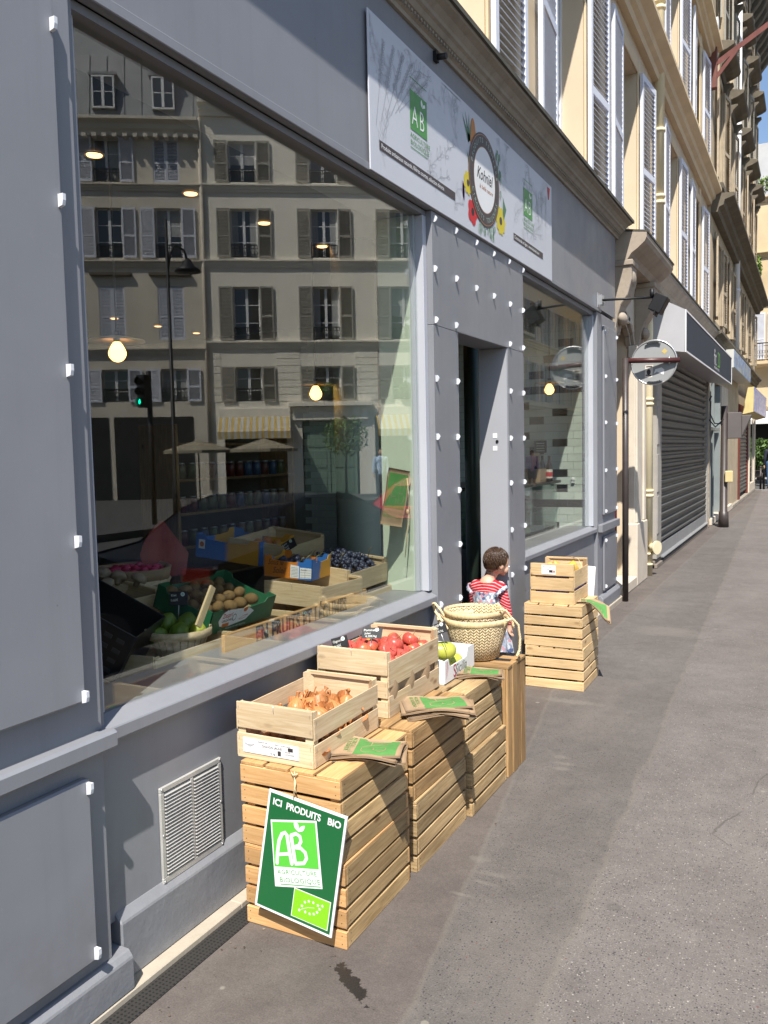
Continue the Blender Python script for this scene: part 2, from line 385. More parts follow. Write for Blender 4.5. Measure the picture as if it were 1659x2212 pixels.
def asphalt():
    m, nt, N, L, P = base_mat('asphalt_pavement')
    g = ocoord(N); sep = N.new('ShaderNodeSeparateXYZ'); L.new(g, sep.inputs[0]); x, y = sep.outputs[0], sep.outputs[1]
    big = nz(N, L, g, .9, 5, .6); mid = nz(N, L, g, 7, 5, .65); fine = nz(N, L, g, 180, 3, .7)
    c = mixc(N, L, rng(N, L, big, .3, .7, 0, 1), (.096, .085, .078), (.134, .121, .112))
    c = mixc(N, L, 1.0, c, grey(N, L, rng(N, L, mid, .3, .7, .86, 1.14)), 'MULTIPLY'); c = mixc(N, L, 1.0, c, grey(N, L, rng(N, L, nz(N, L, g, 45, 4, .7), .3, .7, .88, 1.12)), 'MULTIPLY'); c = mixc(N, L, rng(N, L, nz(N, L, vscale(N, L, g, (1.6, .5, 1)), 1.3, 5, .6), .52, .68, 0, .35), c, (.165, .148, .132))
    c = mixc(N, L, 1.0, c, grey(N, L, rng(N, L, fine, .3, .7, .80, 1.2)), 'MULTIPLY')
    # boundary between the older strip by the wall and the coarser asphalt on the road side
    wob = mth(N, L, 'MULTIPLY', mth(N, L, 'SUBTRACT', nz(N, L, g, 3.2, 4), .5), .10)
    s = mth(N, L, 'ADD', mth(N, L, 'SUBTRACT', x, mth(N, L, 'ADD', mth(N, L, 'MULTIPLY', y, -.030), 1.20)), wob)
    far = rng(N, L, s, -.02, .02, 0, 1)
    c = mixc(N, L, far, c, mixc(N, L, 1.0, c, (1.22, 1.21, 1.23), 'MULTIPLY'))
    # inner strip, smoother and browner
    s2 = mth(N, L, 'ADD', mth(N, L, 'SUBTRACT', x, mth(N, L, 'ADD', mth(N, L, 'MULTIPLY', mth(N, L, 'MAXIMUM', mth(N, L, 'SUBTRACT', 5.5, y), 0.0), .155), .26)), mth(N, L, 'MULTIPLY', wob, .6))
    inner = rng(N, L, s2, -.012, .012, 1, 0)
    c = mixc(N, L, inner, c, mixc(N, L, 1.0, c, (.93, .88, .86), 'MULTIPLY'))
    # aggregate chips
    lastbump = None
    for (sc_, thr, pr, hi) in ((150, .36, .80, (.26, .24, .22)), (95, .30, .90, (.40, .37, .33)), (120, .36, .70, (.04, .038, .042)), (75, .30, .88, (.035, .03, .036)), (60, .22, .975, (.16, .04, .03))):
        vo = N.new('ShaderNodeTexVoronoi'); vo.inputs['Scale'].default_value = sc_; vo.inputs['Randomness'].default_value = 1
        mp = N.new('ShaderNodeMapping'); mp.inputs['Location'].default_value = (sc_ * .37, sc_ * .11, 0); mp.inputs['Scale'].default_value = (1, 1, .2); L.new(g, mp.inputs[0])
        L.new(mp.outputs[0], vo.inputs['Vector'])
        cc = N.new('ShaderNodeSeparateColor'); L.new(vo.outputs['Color'], cc.inputs[0])
        on = mth(N, L, 'MULTIPLY', rng(N, L, vo.outputs['Distance'], thr * .75, thr, 1, 0), rng(N, L, cc.outputs[0], pr, pr + .02, 0, 1))
        on = mth(N, L, 'MULTIPLY', on, rng(N, L, inner, 0, 1, .8, .12))
        if hi[0] > .2: on = mth(N, L, 'MULTIPLY', on, rng(N, L, far, 0, 1, .18, .95))
        c = mixc(N, L, on, c, hi)
    # joints, cracks
    j1 = rng(N, L, mth(N, L, 'ABSOLUTE', mth(N, L, 'ADD', s, 0)), .004, .016, 1, 0)
    c = mixc(N, L, mth(N, L, 'MULTIPLY', j1, .14), c, (.22, .20, .155))
    j2 = rng(N, L, mth(N, L, 'ABSOLUTE', s2), .003, .015, 1, 0)
    c = mixc(N, L, mth(N, L, 'MULTIPLY', j2, .13), c, (.25, .23, .19))
    cr = N.new('ShaderNodeTexVoronoi'); cr.feature = 'DISTANCE_TO_EDGE'; cr.inputs['Scale'].default_value = .55
    dv = N.new('ShaderNodeMix'); dv.data_type = 'VECTOR'; dv.inputs[0].default_value = .12
    nn = N.new('ShaderNodeTexNoise'); nn.inputs['Scale'].default_value = 3; nn.inputs['Detail'].default_value = 6; L.new(g, nn.inputs['Vector'])
    L.new(g, dv.inputs[4]); L.new(nn.outputs['Color'], dv.inputs[5]); L.new(dv.outputs[1], cr.inputs['Vector'])
    ck = mth(N, L, 'MULTIPLY', rng(N, L, cr.outputs['Distance'], .0008, .0028, 1, 0), rng(N, L, nz(N, L, g, 1.7, 2), .50, .58, 0, .55))
    c = mixc(N, L, ck, c, (.05, .045, .04))
    # gum spots
    vo = N.new('ShaderNodeTexVoronoi'); vo.inputs['Scale'].default_value = 2.2; L.new(g, vo.inputs['Vector'])
    c = mixc(N, L, mth(N, L, 'MULTIPLY', rng(N, L, vo.outputs['Distance'], .05, .062, 1, 0), .35), c, (.07, .065, .06))
    vo2 = N.new('ShaderNodeTexVoronoi'); vo2.inputs['Scale'].default_value = 3.1; L.new(g, vo2.inputs['Vector'])
    c = mixc(N, L, mth(N, L, 'MULTIPLY', rng(N, L, vo2.outputs['Distance'], .035, .045, 1, 0), .5), c, (.30, .28, .23))
    for (cx, cy2, rx, ry) in ((.66, 2.95, .045, .03), (.75, 2.86, .07, .018), (.745, 2.79, .06, .014), (.70, 2.68, .05, .012), (.66, 4.14, .05, .03), (.71, 3.99, .05, .03), (.70, 4.06, .06, .02), (.45, 5.1, .25, .05), (.70, 7.4, .30, .22)):
        e = mth(N, L, 'SQRT', mth(N, L, 'ADD', mth(N, L, 'POWER', mth(N, L, 'DIVIDE', mth(N, L, 'SUBTRACT', x, cx), rx), 2.0), mth(N, L, 'POWER', mth(N, L, 'DIVIDE', mth(N, L, 'SUBTRACT', y, cy2), ry), 2.0)))
        e = mth(N, L, 'ADD', e, mth(N, L, 'MULTIPLY', mth(N, L, 'SUBTRACT', nz(N, L, g, 30, 4, .7), .5), 1.6))
        c = mixc(N, L, rng(N, L, e, .5, 1.1, .25, 0), c, (.24, .22, .185))
    # the wet spill in front of the crates
    sx = mth(N, L, 'MULTIPLY', mth(N, L, 'SUBTRACT', x, .585), 1.0); sy = mth(N, L, 'SUBTRACT', y, 2.07)
    u = mth(N, L, 'ADD', mth(N, L, 'MULTIPLY', sx, .80), mth(N, L, 'MULTIPLY', sy, -.60))
    vv = mth(N, L, 'ADD', mth(N, L, 'MULTIPLY', sx, .60), mth(N, L, 'MULTIPLY', sy, .80))
    d = mth(N, L, 'ADD', mth(N, L, 'POWER', mth(N, L, 'DIVIDE', u, .135), 2.0), mth(N, L, 'POWER', mth(N, L, 'DIVIDE', vv, .028), 2.0))
    d = mth(N, L, 'ADD', mth(N, L, 'SQRT', d), mth(N, L, 'MULTIPLY', mth(N, L, 'SUBTRACT', nz(N, L, g, 34, 5, .7), .5), 2.8))
    wet = rng(N, L, d, .78, .86, 1, 0)
    c = mixc(N, L, wet, c, (.022, .02, .02))
    L.new(c, P.inputs['Base Color']); P.inputs['Roughness'].default_value = .82
    L.new(rng(N, L, wet, 0, 1, .82, .35), P.inputs['Roughness'])
    bump(N, L, mth(N, L, 'ADD', fine, mid), P, .5, .003)
    return m
ASPH = asphalt()
ROAD = mk('road_asphalt', (.075, .073, .072), .85, .12, 3, .4, 150, .003)
KERB = mk('granite_kerb', (.30, .29, .28), .8, .15, 20, .3, 80, .003)
# ------------------------------------------------------------------ ground
mb = MB(); mb.box(-1, 2.5, -12, 31.9, -.25, 0)
struct(mb.build('pavement', ASPH))
mb = MB(); mb.box(-400, 400, -300, 500, -.5, -.16)
struct(mb.build('road', ROAD))
mb = MB()
y = -12
while y < 31.9:
    mb.box(2.503, 2.66, y, min(y + .99, 31.9), -.3, .004); y += 1
mb.box(-1, 2.66, 31.903, 32.06, -.3, .004)
struct(mb.build('kerb', KERB, bevel=.008))
mb = MB(); mb.box(-40, 40, 41.5, 60, -.3, 0); struct(mb.build('far_pavement', KERB))
mb = MB(); mb.box(11.2, 60, -30, 120, -.3, 0); struct(mb.build('opposite_pavement', ROAD))
# ------------------------------------------------------------------ shop front
SF = thing('shopfront', 'grey painted grocery shopfront with two large windows and an open doorway between them', 'shopfront', (0, 5, 0))
def grating_mat():
    m, nt, N, L, P = base_mat('perforated_dark_grating')
    v = N.new('ShaderNodeTexVoronoi'); v.inputs['Scale'].default_value = 70; v.inputs['Randomness'].default_value = .1
    L.new(ocoord(N), v.inputs['Vector'])
    L.new(mixc(N, L, rng(N, L, v.outputs['Distance'], .30, .36, 0, 1), (.004, .004, .004), (.026, .024, .022)), P.inputs['Base Color'])
    P.inputs['Roughness'].default_value = .8; return m
# pilaster at left
mb = MB()
mb.box(-.3, 0, -3, 1.69, .14, 2.9)
mb.box(-.06, -.02, 1.693, 1.72, .80, 2.895)           # narrow return bead
mb.build('pilaster', GREY, SF, bevel=.004)
mb = MB(); mb.box(.002, .03, -3, 1.61, .93, 2.80); mb.build('pilaster_panel', GREY, SF, bevel=.006)
mb = MB(); mb.box(.002, .03, -3, 1.61, .19, .715); mb.build('pilaster_panel', GREY, SF, bevel=.006)
mb = MB(); mb.box(.002, .05, -3, 1.705, .775, .828); mb.build('pilaster_band', GREY, SF, bevel=.008)
mb = MB()
mb.ext([(-.1, .022), (.028, .022), (.028, .122), (.012, .142), (-.1, .142)], -3, 1.745); mb.build('plinth', GREYD, SF, bevel=.004)
# stall riser, sill, plinth, ledge under window one
mb = MB(); mb.box(-.3, -.045, 1.692, 4.09, .21, .768); mb.build('stall_riser', GREY, SF)
mb = MB(); mb.ext([(-.2, .022), (-.018, .022), (-.018, .205), (-.045, .235), (-.2, .235)], 1.747, 4.09); mb.build('plinth', GREYD, SF, bevel=.004)
mb = MB(); mb.ext([(-.3, .770), (-.005, .770), (.0, .776), (.0, .815), (-.06, .843), (-.3, .843)], 1.692, 4.088); mb.build('window_sill', GREY, SF, bevel=.003)
# stone ledge strips with joints
mb = MB(); ys = [-3, .6, 2.26, 3.4, 4.42]
for a, b in zip(ys[:-1], ys[1:]): mb.box(-.3, .03, a, b - .0012, -.02, .0215)
mb.build('stone_ledge', STONE_L, SF, bevel=.003); mb = MB()
ys = [5.32, 6.6, 7.9, 8.86]
for a, b in zip(ys[:-1], ys[1:]): mb.box(-.3, .06, a, b - .0012, -.02, .05)
mb.build('stone_ledge', STONE_L, SF, bevel=.003)
mb = MB(); mb.box(.031, .105, -3, 4.4, -.02, .0035); tag(mb.build('cellar_grating', grating_mat()), 'dark perforated grating strip along the foot of the shopfront', 'grating')
# fascia and middle pier
mb = MB(); mb.box(-.3, 0, -3, 8.66, 2.90, 3.70); mb.build('fascia', GREY, SF)
mb = MB(); mb.box(-.03, .010, -3, 8.0, 2.865, 2.8995); mb.build('fascia_lip', GREY, SF, bevel=.003)
mb = MB()
mb.box(-.3, 0, 4.09, 4.44, .0, 2.2695)
mb.box(-.2, 0, 4.09, 5.64, 2.27, 2.864)
mb.box(-.2, 0, 5.30, 5.64, .14, 2.2695)
mb.build('door_surround', GREY, SF, bevel=.003)
mb = MB(); mb.ext([(-.3, .05), (.03, .05), (.03, .14), (.0, .165), (-.3, .165)], 5.285, 5.655); mb.build('plinth', GREYD, SF, bevel=.004)
# light jamb strips right of window one
mb = MB()
mb.box(-.10, -.032, 4.045, 4.088, .845, 2.836); mb.box(-.10, -.0765, 4.02, 4.0445, .845, 2.836)
mb.build('window_jamb', GREYL, SF, bevel=.002)
mb = MB(); mb.box(-.30, -.034, 1.692, 4.088, 2.838, 2.864); mb.build('window_head', GREY, SF)
mb = MB(); mb.box(-.10, -.06, 1.695, 1.76, .845, 2.862); mb.build('window_jamb', GREYL, SF, bevel=.002)
mb = MB(); mb.box(-.29, -.1005, 4.02, 4.088, .845, 2.836); mb.build('window_lining', PALEG, SF)
mb = MB(); mb.box(-.076, -.070, 1.70, 4.06, .83, 2.84); mb.build('window_pane', GLS, SF)
# the door: deep jamb, threshold, open leaf
mb = MB(); mb.box(-.3, -.02, 4.442, 4.452, .05, 2.269); mb.box(-.3, -.2, 4.453, 4.50, .05, 2.269); mb.build('door_frame', IRON, SF)
mb = MB(); mb.box(-.20, -.004, 5.288, 5.2985, .05, 2.268); mb.build('door_jamb', mk('door_jamb_paint', (.35, .36, .39), .5, .03, 3), SF)
mb = MB(); mb.box(-.3, .0, 4.44, 5.30, .0, .05); mb.build('threshold', STONE_L, SF, bevel=.004)
mb = MB(); mb.box(-.06, -.0, 0, 0, 0, 0) if 0 else None
mb.m = 0
for (zz, s_) in ((1.685, .034), (1.600, .034)): mb.box(-.105, -.075, 5.2862, 5.2875, zz - .006, zz + .024)
mb.cyl((-.075, 5.2875, 1.655), (-.075, 5.283, 1.655), .010, n=14, mi=1)
mb.build('lock_plate', [WHITE, BLACK], SF)
# window two
mb = MB(); mb.box(-.3, -.03, 5.642, 7.86, .14, .80); mb.build('stall_riser', GREY, SF)
mb = MB(); mb.ext([(-.2, .05), (-.01, .05), (-.01, .16), (-.03, .185), (-.2, .185)], 5.657, 7.86); mb.build('plinth', GREYD, SF, bevel=.004)
mb = MB(); mb.ext([(-.3, .802), (.0, .802), (.0, .835), (-.06, .858), (-.3, .858)], 5.642, 7.86); mb.build('window_sill', GREY, SF, bevel=.003)
mb = MB(); mb.box(-.3, -.034, 5.642, 7.86, 2.825, 2.864); mb.build('window_head', GREY, SF)
mb = MB(); mb.box(-.1, -.03, 7.82, 7.858, .86, 2.824); mb.box(-.1, -.0765, 7.79, 7.819, .86, 2.824); mb.build('window_jamb', GREYL, SF, bevel=.002)
mb = MB(); mb.box(-.076, -.070, 5.645, 7.83, .85, 2.83); mb.build('window_pane', GLS, SF)
# right pilaster
mb = MB(); mb.box(-.085, 0, 7.86, 8.66, .05, 2.864); mb.build('pilaster', GREY, SF, bevel=.004)
mb = MB(); mb.box(.002, .022, 8.06, 8.64, .95, 2.76); mb.build('pilaster_panel', GREY, SF, bevel=.004)
mb = MB(); mb.box(.002, .022, 8.06, 8.64, .21, .74); mb.build('pilaster_panel', GREY, SF, bevel=.004)
mb = MB(); mb.box(.002, .045, 7.87, 8.67, .795, .87); mb.build('pilaster_band', GREY, SF, bevel=.004)
mb = MB(); mb.ext([(-.1, .05), (.045, .05), (.045, .15), (.02, .18), (-.1, .18)], 7.90, 8.70); mb.build('plinth', GREYD, SF, bevel=.004)
# white D-shaped clips
mb = MB(); prof = [(0, -.017), (.010, -.017), (.018, -.009), (.021, 0), (.018, .009), (.010, .017), (0, .017)]
mb.ext(prof, -.004, .004); clip_me = mb.mesh('panel_clip', CLIPW)
pts = [(4.12, 2.83), (4.41, 2.83), (4.73, 2.83), (5.03, 2.83), (5.33, 2.83), (5.62, 2.83)]
for z in (2.56,): pts += [(q, z) for q in (4.115, 4.41, 4.72, 5.03, 5.34, 5.62)]
for z in (2.30, 1.99, 1.68, 1.37, 1.06, .76): pts += [(4.11, z), (4.40, z), (5.33, z), (5.615, z)]
pts += [(5.61, .47), (4.11, .47)]
for (a, b) in pts:
    o = link('panel_clip', clip_me, SF, loc=(.001, a - 5 + random.uniform(-.007, .007), b + random.uniform(-.006, .006))); o.rotation_euler = (random.uniform(-.12, .12), 0, 0)
for (a, b) in [(8.10, q) for q in (2.70, 2.28, 1.84, 1.38, .985, .70, .25)] + [(8.60, q) for q in (2.70, 2.28, 1.84, 1.38, .985, .70, .25)]: link('panel_clip', clip_me, SF, loc=(.0225, a - 5, b))
mb = MB(); prof = [(0, -.017), (.016, -.013), (.019, .0), (.019, .017), (0, .017)]; mb.ext(prof, -.005, .005)
clip_me2 = mb.mesh('panel_clip', CLIPW)
for q in (2.721, 2.276, 1.834, 1.375, .948, .69, .215): link('panel_clip', clip_me2, SF, loc=(.031, 1.598 - 5, q))
# ventilation grille
VG = thing('ventilation_grille', 'galvanised louvred air vent screwed to the grey wall below the big window', 'vent', (-.044, 2.10, .235))
mb = MB()
for a, b, c, d in ((1.948, 2.255, .525, .543), (1.948, 2.255, .225, .246), (1.948, 1.966, .2461, .5249), (2.237, 2.255, .2461, .5249), (2.094, 2.108, .2461, .5249)): mb.box(-.044, -.034, a, b, c, d)
mb.build('frame', GALV, VG, bevel=.002)
for (a, b) in ((1.9665, 2.0935), (2.1085, 2.2365)):
    mb = MB(); z = .250
    while z < .518:
        mb.add([V(-.043, a, z), V(-.043, b, z), V(-.031, b, z + .0035), V(-.031, a, z + .0035), V(-.043, a, z + .010), V(-.043, b, z + .010)], [(0, 1, 2, 3), (3, 2, 5, 4), (0, 3, 4), (1, 5, 2)]); z += .0118
    mb.build('louvres', GALV, VG)
mb = MB()
for a in (1.956, 2.247):
    for z in (.536, .385, .232): mb.ell((-.034, a, z), (.003, .005, .005), 8, 5)
mb.build('screws', METAL, VG)
# cornice
def cornice_prof(p, z0, z1):
    h = z1 - z0
    return [(-.08, z0), (.012, z0), (.018, z0 + .12 * h), (.035, z0 + .2 * h), (.04, z0 + .32 * h), (.06, z0 + .36 * h), (.075, z0 + .5 * h), (.12, z0 + .62 * h), (.155, z0 + .66 * h), (p, z0 + .70 * h), (p, z0 + .82 * h), (-.08, z0 + h)]
CB = thing('apartment_building', 'cream rendered apartment building with white louvred shutters above the shops', 'building', (-.08, 5, 0), R(90))
mb = MB()
pr = cornice_prof(.172, 3.702, 3.93)
mb.ext([(-.08, 3.702), (.016, 3.702), (.02, 3.72), (.034, 3.728), (.034, 3.742), (.05, 3.748), (.066, 3.768), (.082, 3.776), (.088, 3.792), (.115, 3.815), (.15, 3.828), (.155, 3.84), (-.08, 3.84)], -3, 8.74)
mb.m = 1; mb.ext([(-.08, 3.8405), (.172, 3.8405), (.172, 3.868), (.0, 3.90), (-.08, 3.90)], -3, 8.76)
# dentil band
mb.m = 0
y = -2.98
while y < 8.7: mb.box(.0345, .046, y, y + .018, 3.7285, 3.7415); y += .036
mb.build('shop_cornice', [STONE, STONEDK], CB)
# walls with openings ------------------------------------------------
def wall_grid(mb, u0, u1, z0, z1, ops, rev=.25, mi=0):
    us = sorted(set([u0, u1] + [q for o in ops for q in o[:2] if u0 < q < u1])); zs = sorted(set([z0, z1] + [q for o in ops for q in o[2:4] if z0 < q < z1]))
    ins = lambda u, z: any(o[0] < u < o[1] and o[2] < z < o[3] for o in ops)
    for a, b in zip(us[:-1], us[1:]):
        for c, d in zip(zs[:-1], zs[1:]):
            if not ins((a + b) / 2, (c + d) / 2): mb.add([V(a, 0, c), V(b, 0, c), V(b, 0, d), V(a, 0, d)], [(0, 1, 2, 3)], mi=mi)
    for (a, b, c, d) in [o[:4] for o in ops]:
        mb.add([V(a, 0, c), V(b, 0, c), V(b, 0, d), V(a, 0, d), V(a, rev, c), V(b, rev, c), V(b, rev, d), V(a, rev, d)],
               [(0, 4, 5, 1), (1, 5, 6, 2), (2, 6, 7, 3), (3, 7, 4, 0)], mi=mi)
def shell(mb, u0, u1, z0, z1, depth, mi=0):
    mb.add([V(u0, 0, z0), V(u1, 0, z0), V(u1, 0, z1), V(u0, 0, z1), V(u0, depth, z0), V(u1, depth, z0), V(u1, depth, z1), V(u0, depth, z1)],
           [(1, 5, 6, 2), (2, 6, 7, 3), (3, 7, 4, 0), (4, 7, 6, 5)], mi=mi)
_mc = {}
def leaf_mesh(w_, h, mat, closed=False):
    k = ('leaf', round(w_, 2), round(h, 2), mat.name)
    if k in _mc: return _mc[k]
    mb = MB(); t = .035
    mb.box(0, .055, 0, t, 0, h); mb.box(w_ - .055, w_, 0, t, 0, h)
    for c in (0, h * .42, h - .07): mb.box(.0551, w_ - .0551, .001, t - .001, c, c + .07)
    z = .075
    while z < h - .09:
        if not (h * .42 - .02 < z < h * .42 + .075):
            mb.add([V(.055, .002, z), V(w_ - .055, .002, z), V(w_ - .055, t - .004, z + .034), V(.055, t - .004, z + .034), V(.055, .010, z - .002), V(w_ - .055, .010, z - .002)], [(0, 1, 2, 3), (4, 3, 2, 5), (0, 4, 5, 1)])
        z += .052
    _mc[k] = mb.mesh('shutter', mat); return _mc[k]
def win_mesh(w_, h, mat, rows=3):
    k = ('win', round(w_, 2), round(h, 2), mat.name, rows)
    if k in _mc: return _mc[k]
    mb = MB(); f = .055
    mb.box(-w_ / 2, -w_ / 2 + f, 0, .06, 0, h); mb.box(w_ / 2 - f, w_ / 2, 0, .06, 0, h)
    mb.box(-w_ / 2 + f, w_ / 2 - f, 0, .06, 0, f); mb.box(-w_ / 2 + f, w_ / 2 - f, 0, .06, h - f, h)
    mb.box(-.05, .05, -.01, .06, f, h - f)
    for i in range(1, rows):
        z = h * i / rows
        mb.box(-w_ / 2 + f, -.0501, .01, .05, z - .015, z + .015); mb.box(.0501, w_ / 2 - f, .01, .05, z - .015, z + .015)
    _mc[k] = mb.mesh('window', mat); return _mc[k]
def pane_mesh(w_, h):
    k = ('pane', round(w_, 2), round(h, 2))
    if k in _mc: return _mc[k]
    mb = MB(); mb.box(-w_ / 2 + .05, w_ / 2 - .05, .022, .03, .05, h - .05); mb.box(-w_ / 2 - .05, w_ / 2 + .05, .5, .52, -.05, h + .05, mi=1)
    _mc[k] = mb.mesh('pane', [GLS_FAR, DARK]); return _mc[k]
def curtain_mesh(w_, h, kind):
    k = ('cur', round(w_, 2), round(h, 2), kind)
    if k in _mc: return _mc[k]
    mb = MB(); mb.smooth = True; spans = {0: [(-w_ / 2 + .05, -.08)], 1: [(-w_ / 2 + .05, -w_ * .22), (w_ * .22, w_ / 2 - .05)], 2: [(-w_ / 2 + .05, w_ / 2 - .05)]}[kind]; z0 = h * (.45 if kind == 2 else .05)
    for a, b in spans:
        n = 16; vs = [V(a + (b - a) * i / n, .014 + .004 * math.sin(i * 1.9), z) for z in (z0, h - .06) for i in range(n + 1)]
        mb.add(vs, [(i, i + 1, n + 2 + i, n + 1 + i) for i in range(n)])
    _mc[k] = mb.mesh('curtain', CURT); return _mc[k]
def rail_mesh(w_, h=.75):
    k = ('rail', round(w_, 2), h)
    if k in _mc: return _mc[k]
    mb = MB(); mb.box(-w_ / 2, w_ / 2, -.02, .01, h - .04, h); mb.box(-w_ / 2, w_ / 2, -.015, .005, .03, .055); mb.box(-w_ / 2, w_ / 2, -.015, .005, h - .16, h - .14)
    n = max(4, int(w_ / .11))
    for i in range(n + 1):
        x = -w_ / 2 + w_ * i / n
        mb.cyl((x, -.005, 0), (x, -.005, h - .04), .009, n=6)
        if i < n:
            xc = x + w_ / n / 2; r = w_ / n * .42
            for zc in (.2, .42):
                mb.tube([(xc + r * math.cos(t * .785), -.005, zc + r * 1.6 * math.sin(t * .785)) for t in range(9)], .006, 5, False)
    _mc[k] = mb.mesh('railing', IRON); return _mc[k]
def window(bld, u, z0, z1, w_, leaf=None, leafw=.55, frame=WFR, rail=0, rev=.24, rows=3, ang=0, closed=False, leafboth=(1, 1)):
    h = z1 - z0
    o = link('window', win_mesh(w_, h, frame, rows), bld, loc=(u, rev - .07, z0))
    link('pane', pane_mesh(w_, h), o)
    cr_ = random.Random(int(u * 97 + z0 * 31 + w_ * 7))
    if not closed and cr_.random() < .6: link('curtain', curtain_mesh(w_, h, cr_.randrange(3)), o)
    if leaf:
        if closed:
            lw = w_ / 2 - .01
            link('shutter', leaf_mesh(lw, h - .02, leaf), bld, loc=(u - w_ / 2 + .005, .02, z0 + .01)); link('shutter', leaf_mesh(lw, h - .02, leaf), bld, loc=(u + .005, .02, z0 + .01))
        else:
            for sgn in (-1, 1):
                if not leafboth[0 if sgn < 0 else 1]: continue
                a = ang * (1 + .5 * math.sin(u * 7 + z0 * 3 + sgn))
                if sgn < 0:
                    q = link('shutter', leaf_mesh(leafw, h, leaf), bld, loc=(u - w_ / 2 - .02, -.03, z0)); q.rotation_euler = (0, 0, math.pi + R(a)); q.location.y = -.035
                else:
                    q = link('shutter', leaf_mesh(leafw, h, leaf), bld, loc=(u + w_ / 2 + .02, -.07, z0)); q.rotation_euler = (0, 0, -R(a))
    if rail: link('railing', rail_mesh(w_), bld, loc=(u, -.02 if rail == 1 else -.3, z0 + .02))
    return o
# cream building: local u = world y - 5
cy_ = [2.07, 4.62, 7.17, 9.70, 12.90, 15.75]; WW = 1.06
ops = []; oplow = [(8.86 - 5, 9.72 - 5, 0, 2.95), (11.2 - 5, 17.42 - 5, 0, 2.9)]
rows_ = [(3.98, 5.92), (6.85, 8.62), (9.5, 11.2)]
for c in cy_:
    for a, b in rows_: ops.append((c - 5 - WW / 2, c - 5 + WW / 2, a, b))
mb = MB(); wall_grid(mb, -8, 12.5, 3.5, 15.2, ops); shell(mb, -8, 12.5, 3.5, 15.2, 9)
wall_grid(mb, 3.68, 12.5, 0, 3.5, oplow)
CBW = mb.build('wall', CREAM, CB, world=False)
for c in cy_:
    for a, b in rows_:
        window(CB, c - 5, a, b, WW, SHW, .60, rev=.26, ang=3.5)
        mb = MB(); u = c - 5; hw = WW / 2
        for (x0, x1, z0, z1) in ((u - hw - .13, u - hw - .001, a, b + .13), (u + hw + .001, u + hw + .13, a, b + .13), (u - hw, u + hw, b + .001, b + .13)): mb.box(x0, x1, -.022, -.001, z0, z1)
        mb.box(u - hw - .15, u + hw + .15, -.07, -.001, a - .07, a - .001)
        mb.build('window_surround', CREAMD, CB, world=False, bevel=.006)
def string_course(bld, u0, u1, z, h, p, mat, mat2=None):
    mb = MB()
    prf = [(0, z), (-.3 * p, z), (-.35 * p, z + .25 * h), (-.55 * p, z + .35 * h), (-.6 * p, z + .6 * h), (-p, z + .75 * h), (-p, z + .92 * h), (0, z + h)]
    mb.ext([(q[0], q[1]) for q in prf][::-1], u0, u1, axis='x')
    return mb.build('string_course', mat2 or mat, bld, world=False)
string_course(CB, -8, 12.5, 6.22, .30, .26, CREAMD); string_course(CB, -8, 12.5, 8.86, .26, .26, CREAMD)
string_course(CB, -8, 12.5, 11.6, .3, .3, CREAMD); string_course(CB, -8, 12.5, 14.8, .5, .5, CREAMD)
# flat pilaster strips and the second shop cornice, carved door hood
mb = MB(); mb.box(11.1, 11.35, -.02, -.001, 4.0, 14.8); mb.build('quoin_strip', CREAMD, CB, world=False)
mb = MB(); mb.ext([(-.08, 3.60), (.02, 3.60), (.04, 3.65), (.08, 3.68), (.12, 3.73), (.15, 3.75), (.15, 3.80), (-.08, 3.86)], 10.56, 17.48)
mb.m = 1; mb.ext([(-.08, 3.861), (.165, 3.803), (.165, 3.822), (-.08, 3.885)], 10.56, 17.48)
mb.build('shop_cornice', [STONE, STONEDK], CB)
mb = MB(); mb.ext([(-.08, 3.50), (.10, 3.50), (.14, 3.56), (.20, 3.60), (.27, 3.66), (.29, 3.70), (.29, 3.745), (-.08, 3.80)], 8.765, 10.55)
mb.m = 1; mb.ext([(-.08, 3.801), (.30, 3.746), (.30, 3.766), (-.08, 3.83)], 8.765, 10.57)
mb.build('door_hood', [LIMED, STONEDK], CB)
for y0 in (8.78, 10.12):
    mb = MB(); mb.ext([(-.078, 2.75), (-.03, 2.78), (.0, 2.95), (.03, 3.05), (.10, 3.15), (.14, 3.3), (.14, 3.49), (-.078, 3.49)], y0, y0 + .28)
    mb.box(-.078, .155, y0 - .02, y0 + .30, 3.44, 3.498)
    mb.ell((.10, y0 + .14, 3.33), (.06, .13, .10)); mb.ell((.02, y0 + .14, 2.93), (.05, .12, .07))
    mb.build('console_bracket', LIMED, CB, bevel=.008)
mb = MB()
mb.box(-.078, .0, 9.73, 10.36, .35, 2.6); mb.box(-.078, .03, 9.72, 10.38, .0, .72); mb.box(-.078, .02, 9.76, 9.86, .722, 2.74); mb.box(-.078, .02, 10.2, 10.34, .722, 2.74)
mb.box(-.078, .03, 9.70, 10.40, 2.6, 2.74); mb.box(-.078, -.02, 8.80, 9.72, 2.96, 3.48)
mb.build('door_pilaster', LIME, CB, bevel=.01)
mb = MB()
for k in range(9):
    a0 = math.pi * k / 9; a1 = math.pi * (k + .93) / 9
    for r0, r1, xo in ((.45, .50, -.05), (.52, .60, -.02)):
        p = [(9.29 + r * math.cos(a) * 1.0, 2.62 + r * math.sin(a) * .75) for r, a in ((r0, a0), (r1, a0), (r1, a1), (r0, a1))]
        mb.poly(p, (xo, 0, 0), (0, 1, 0), (0, 0, 1), thick=.05)
mb.build('arch_moulding', LIMED, CB)
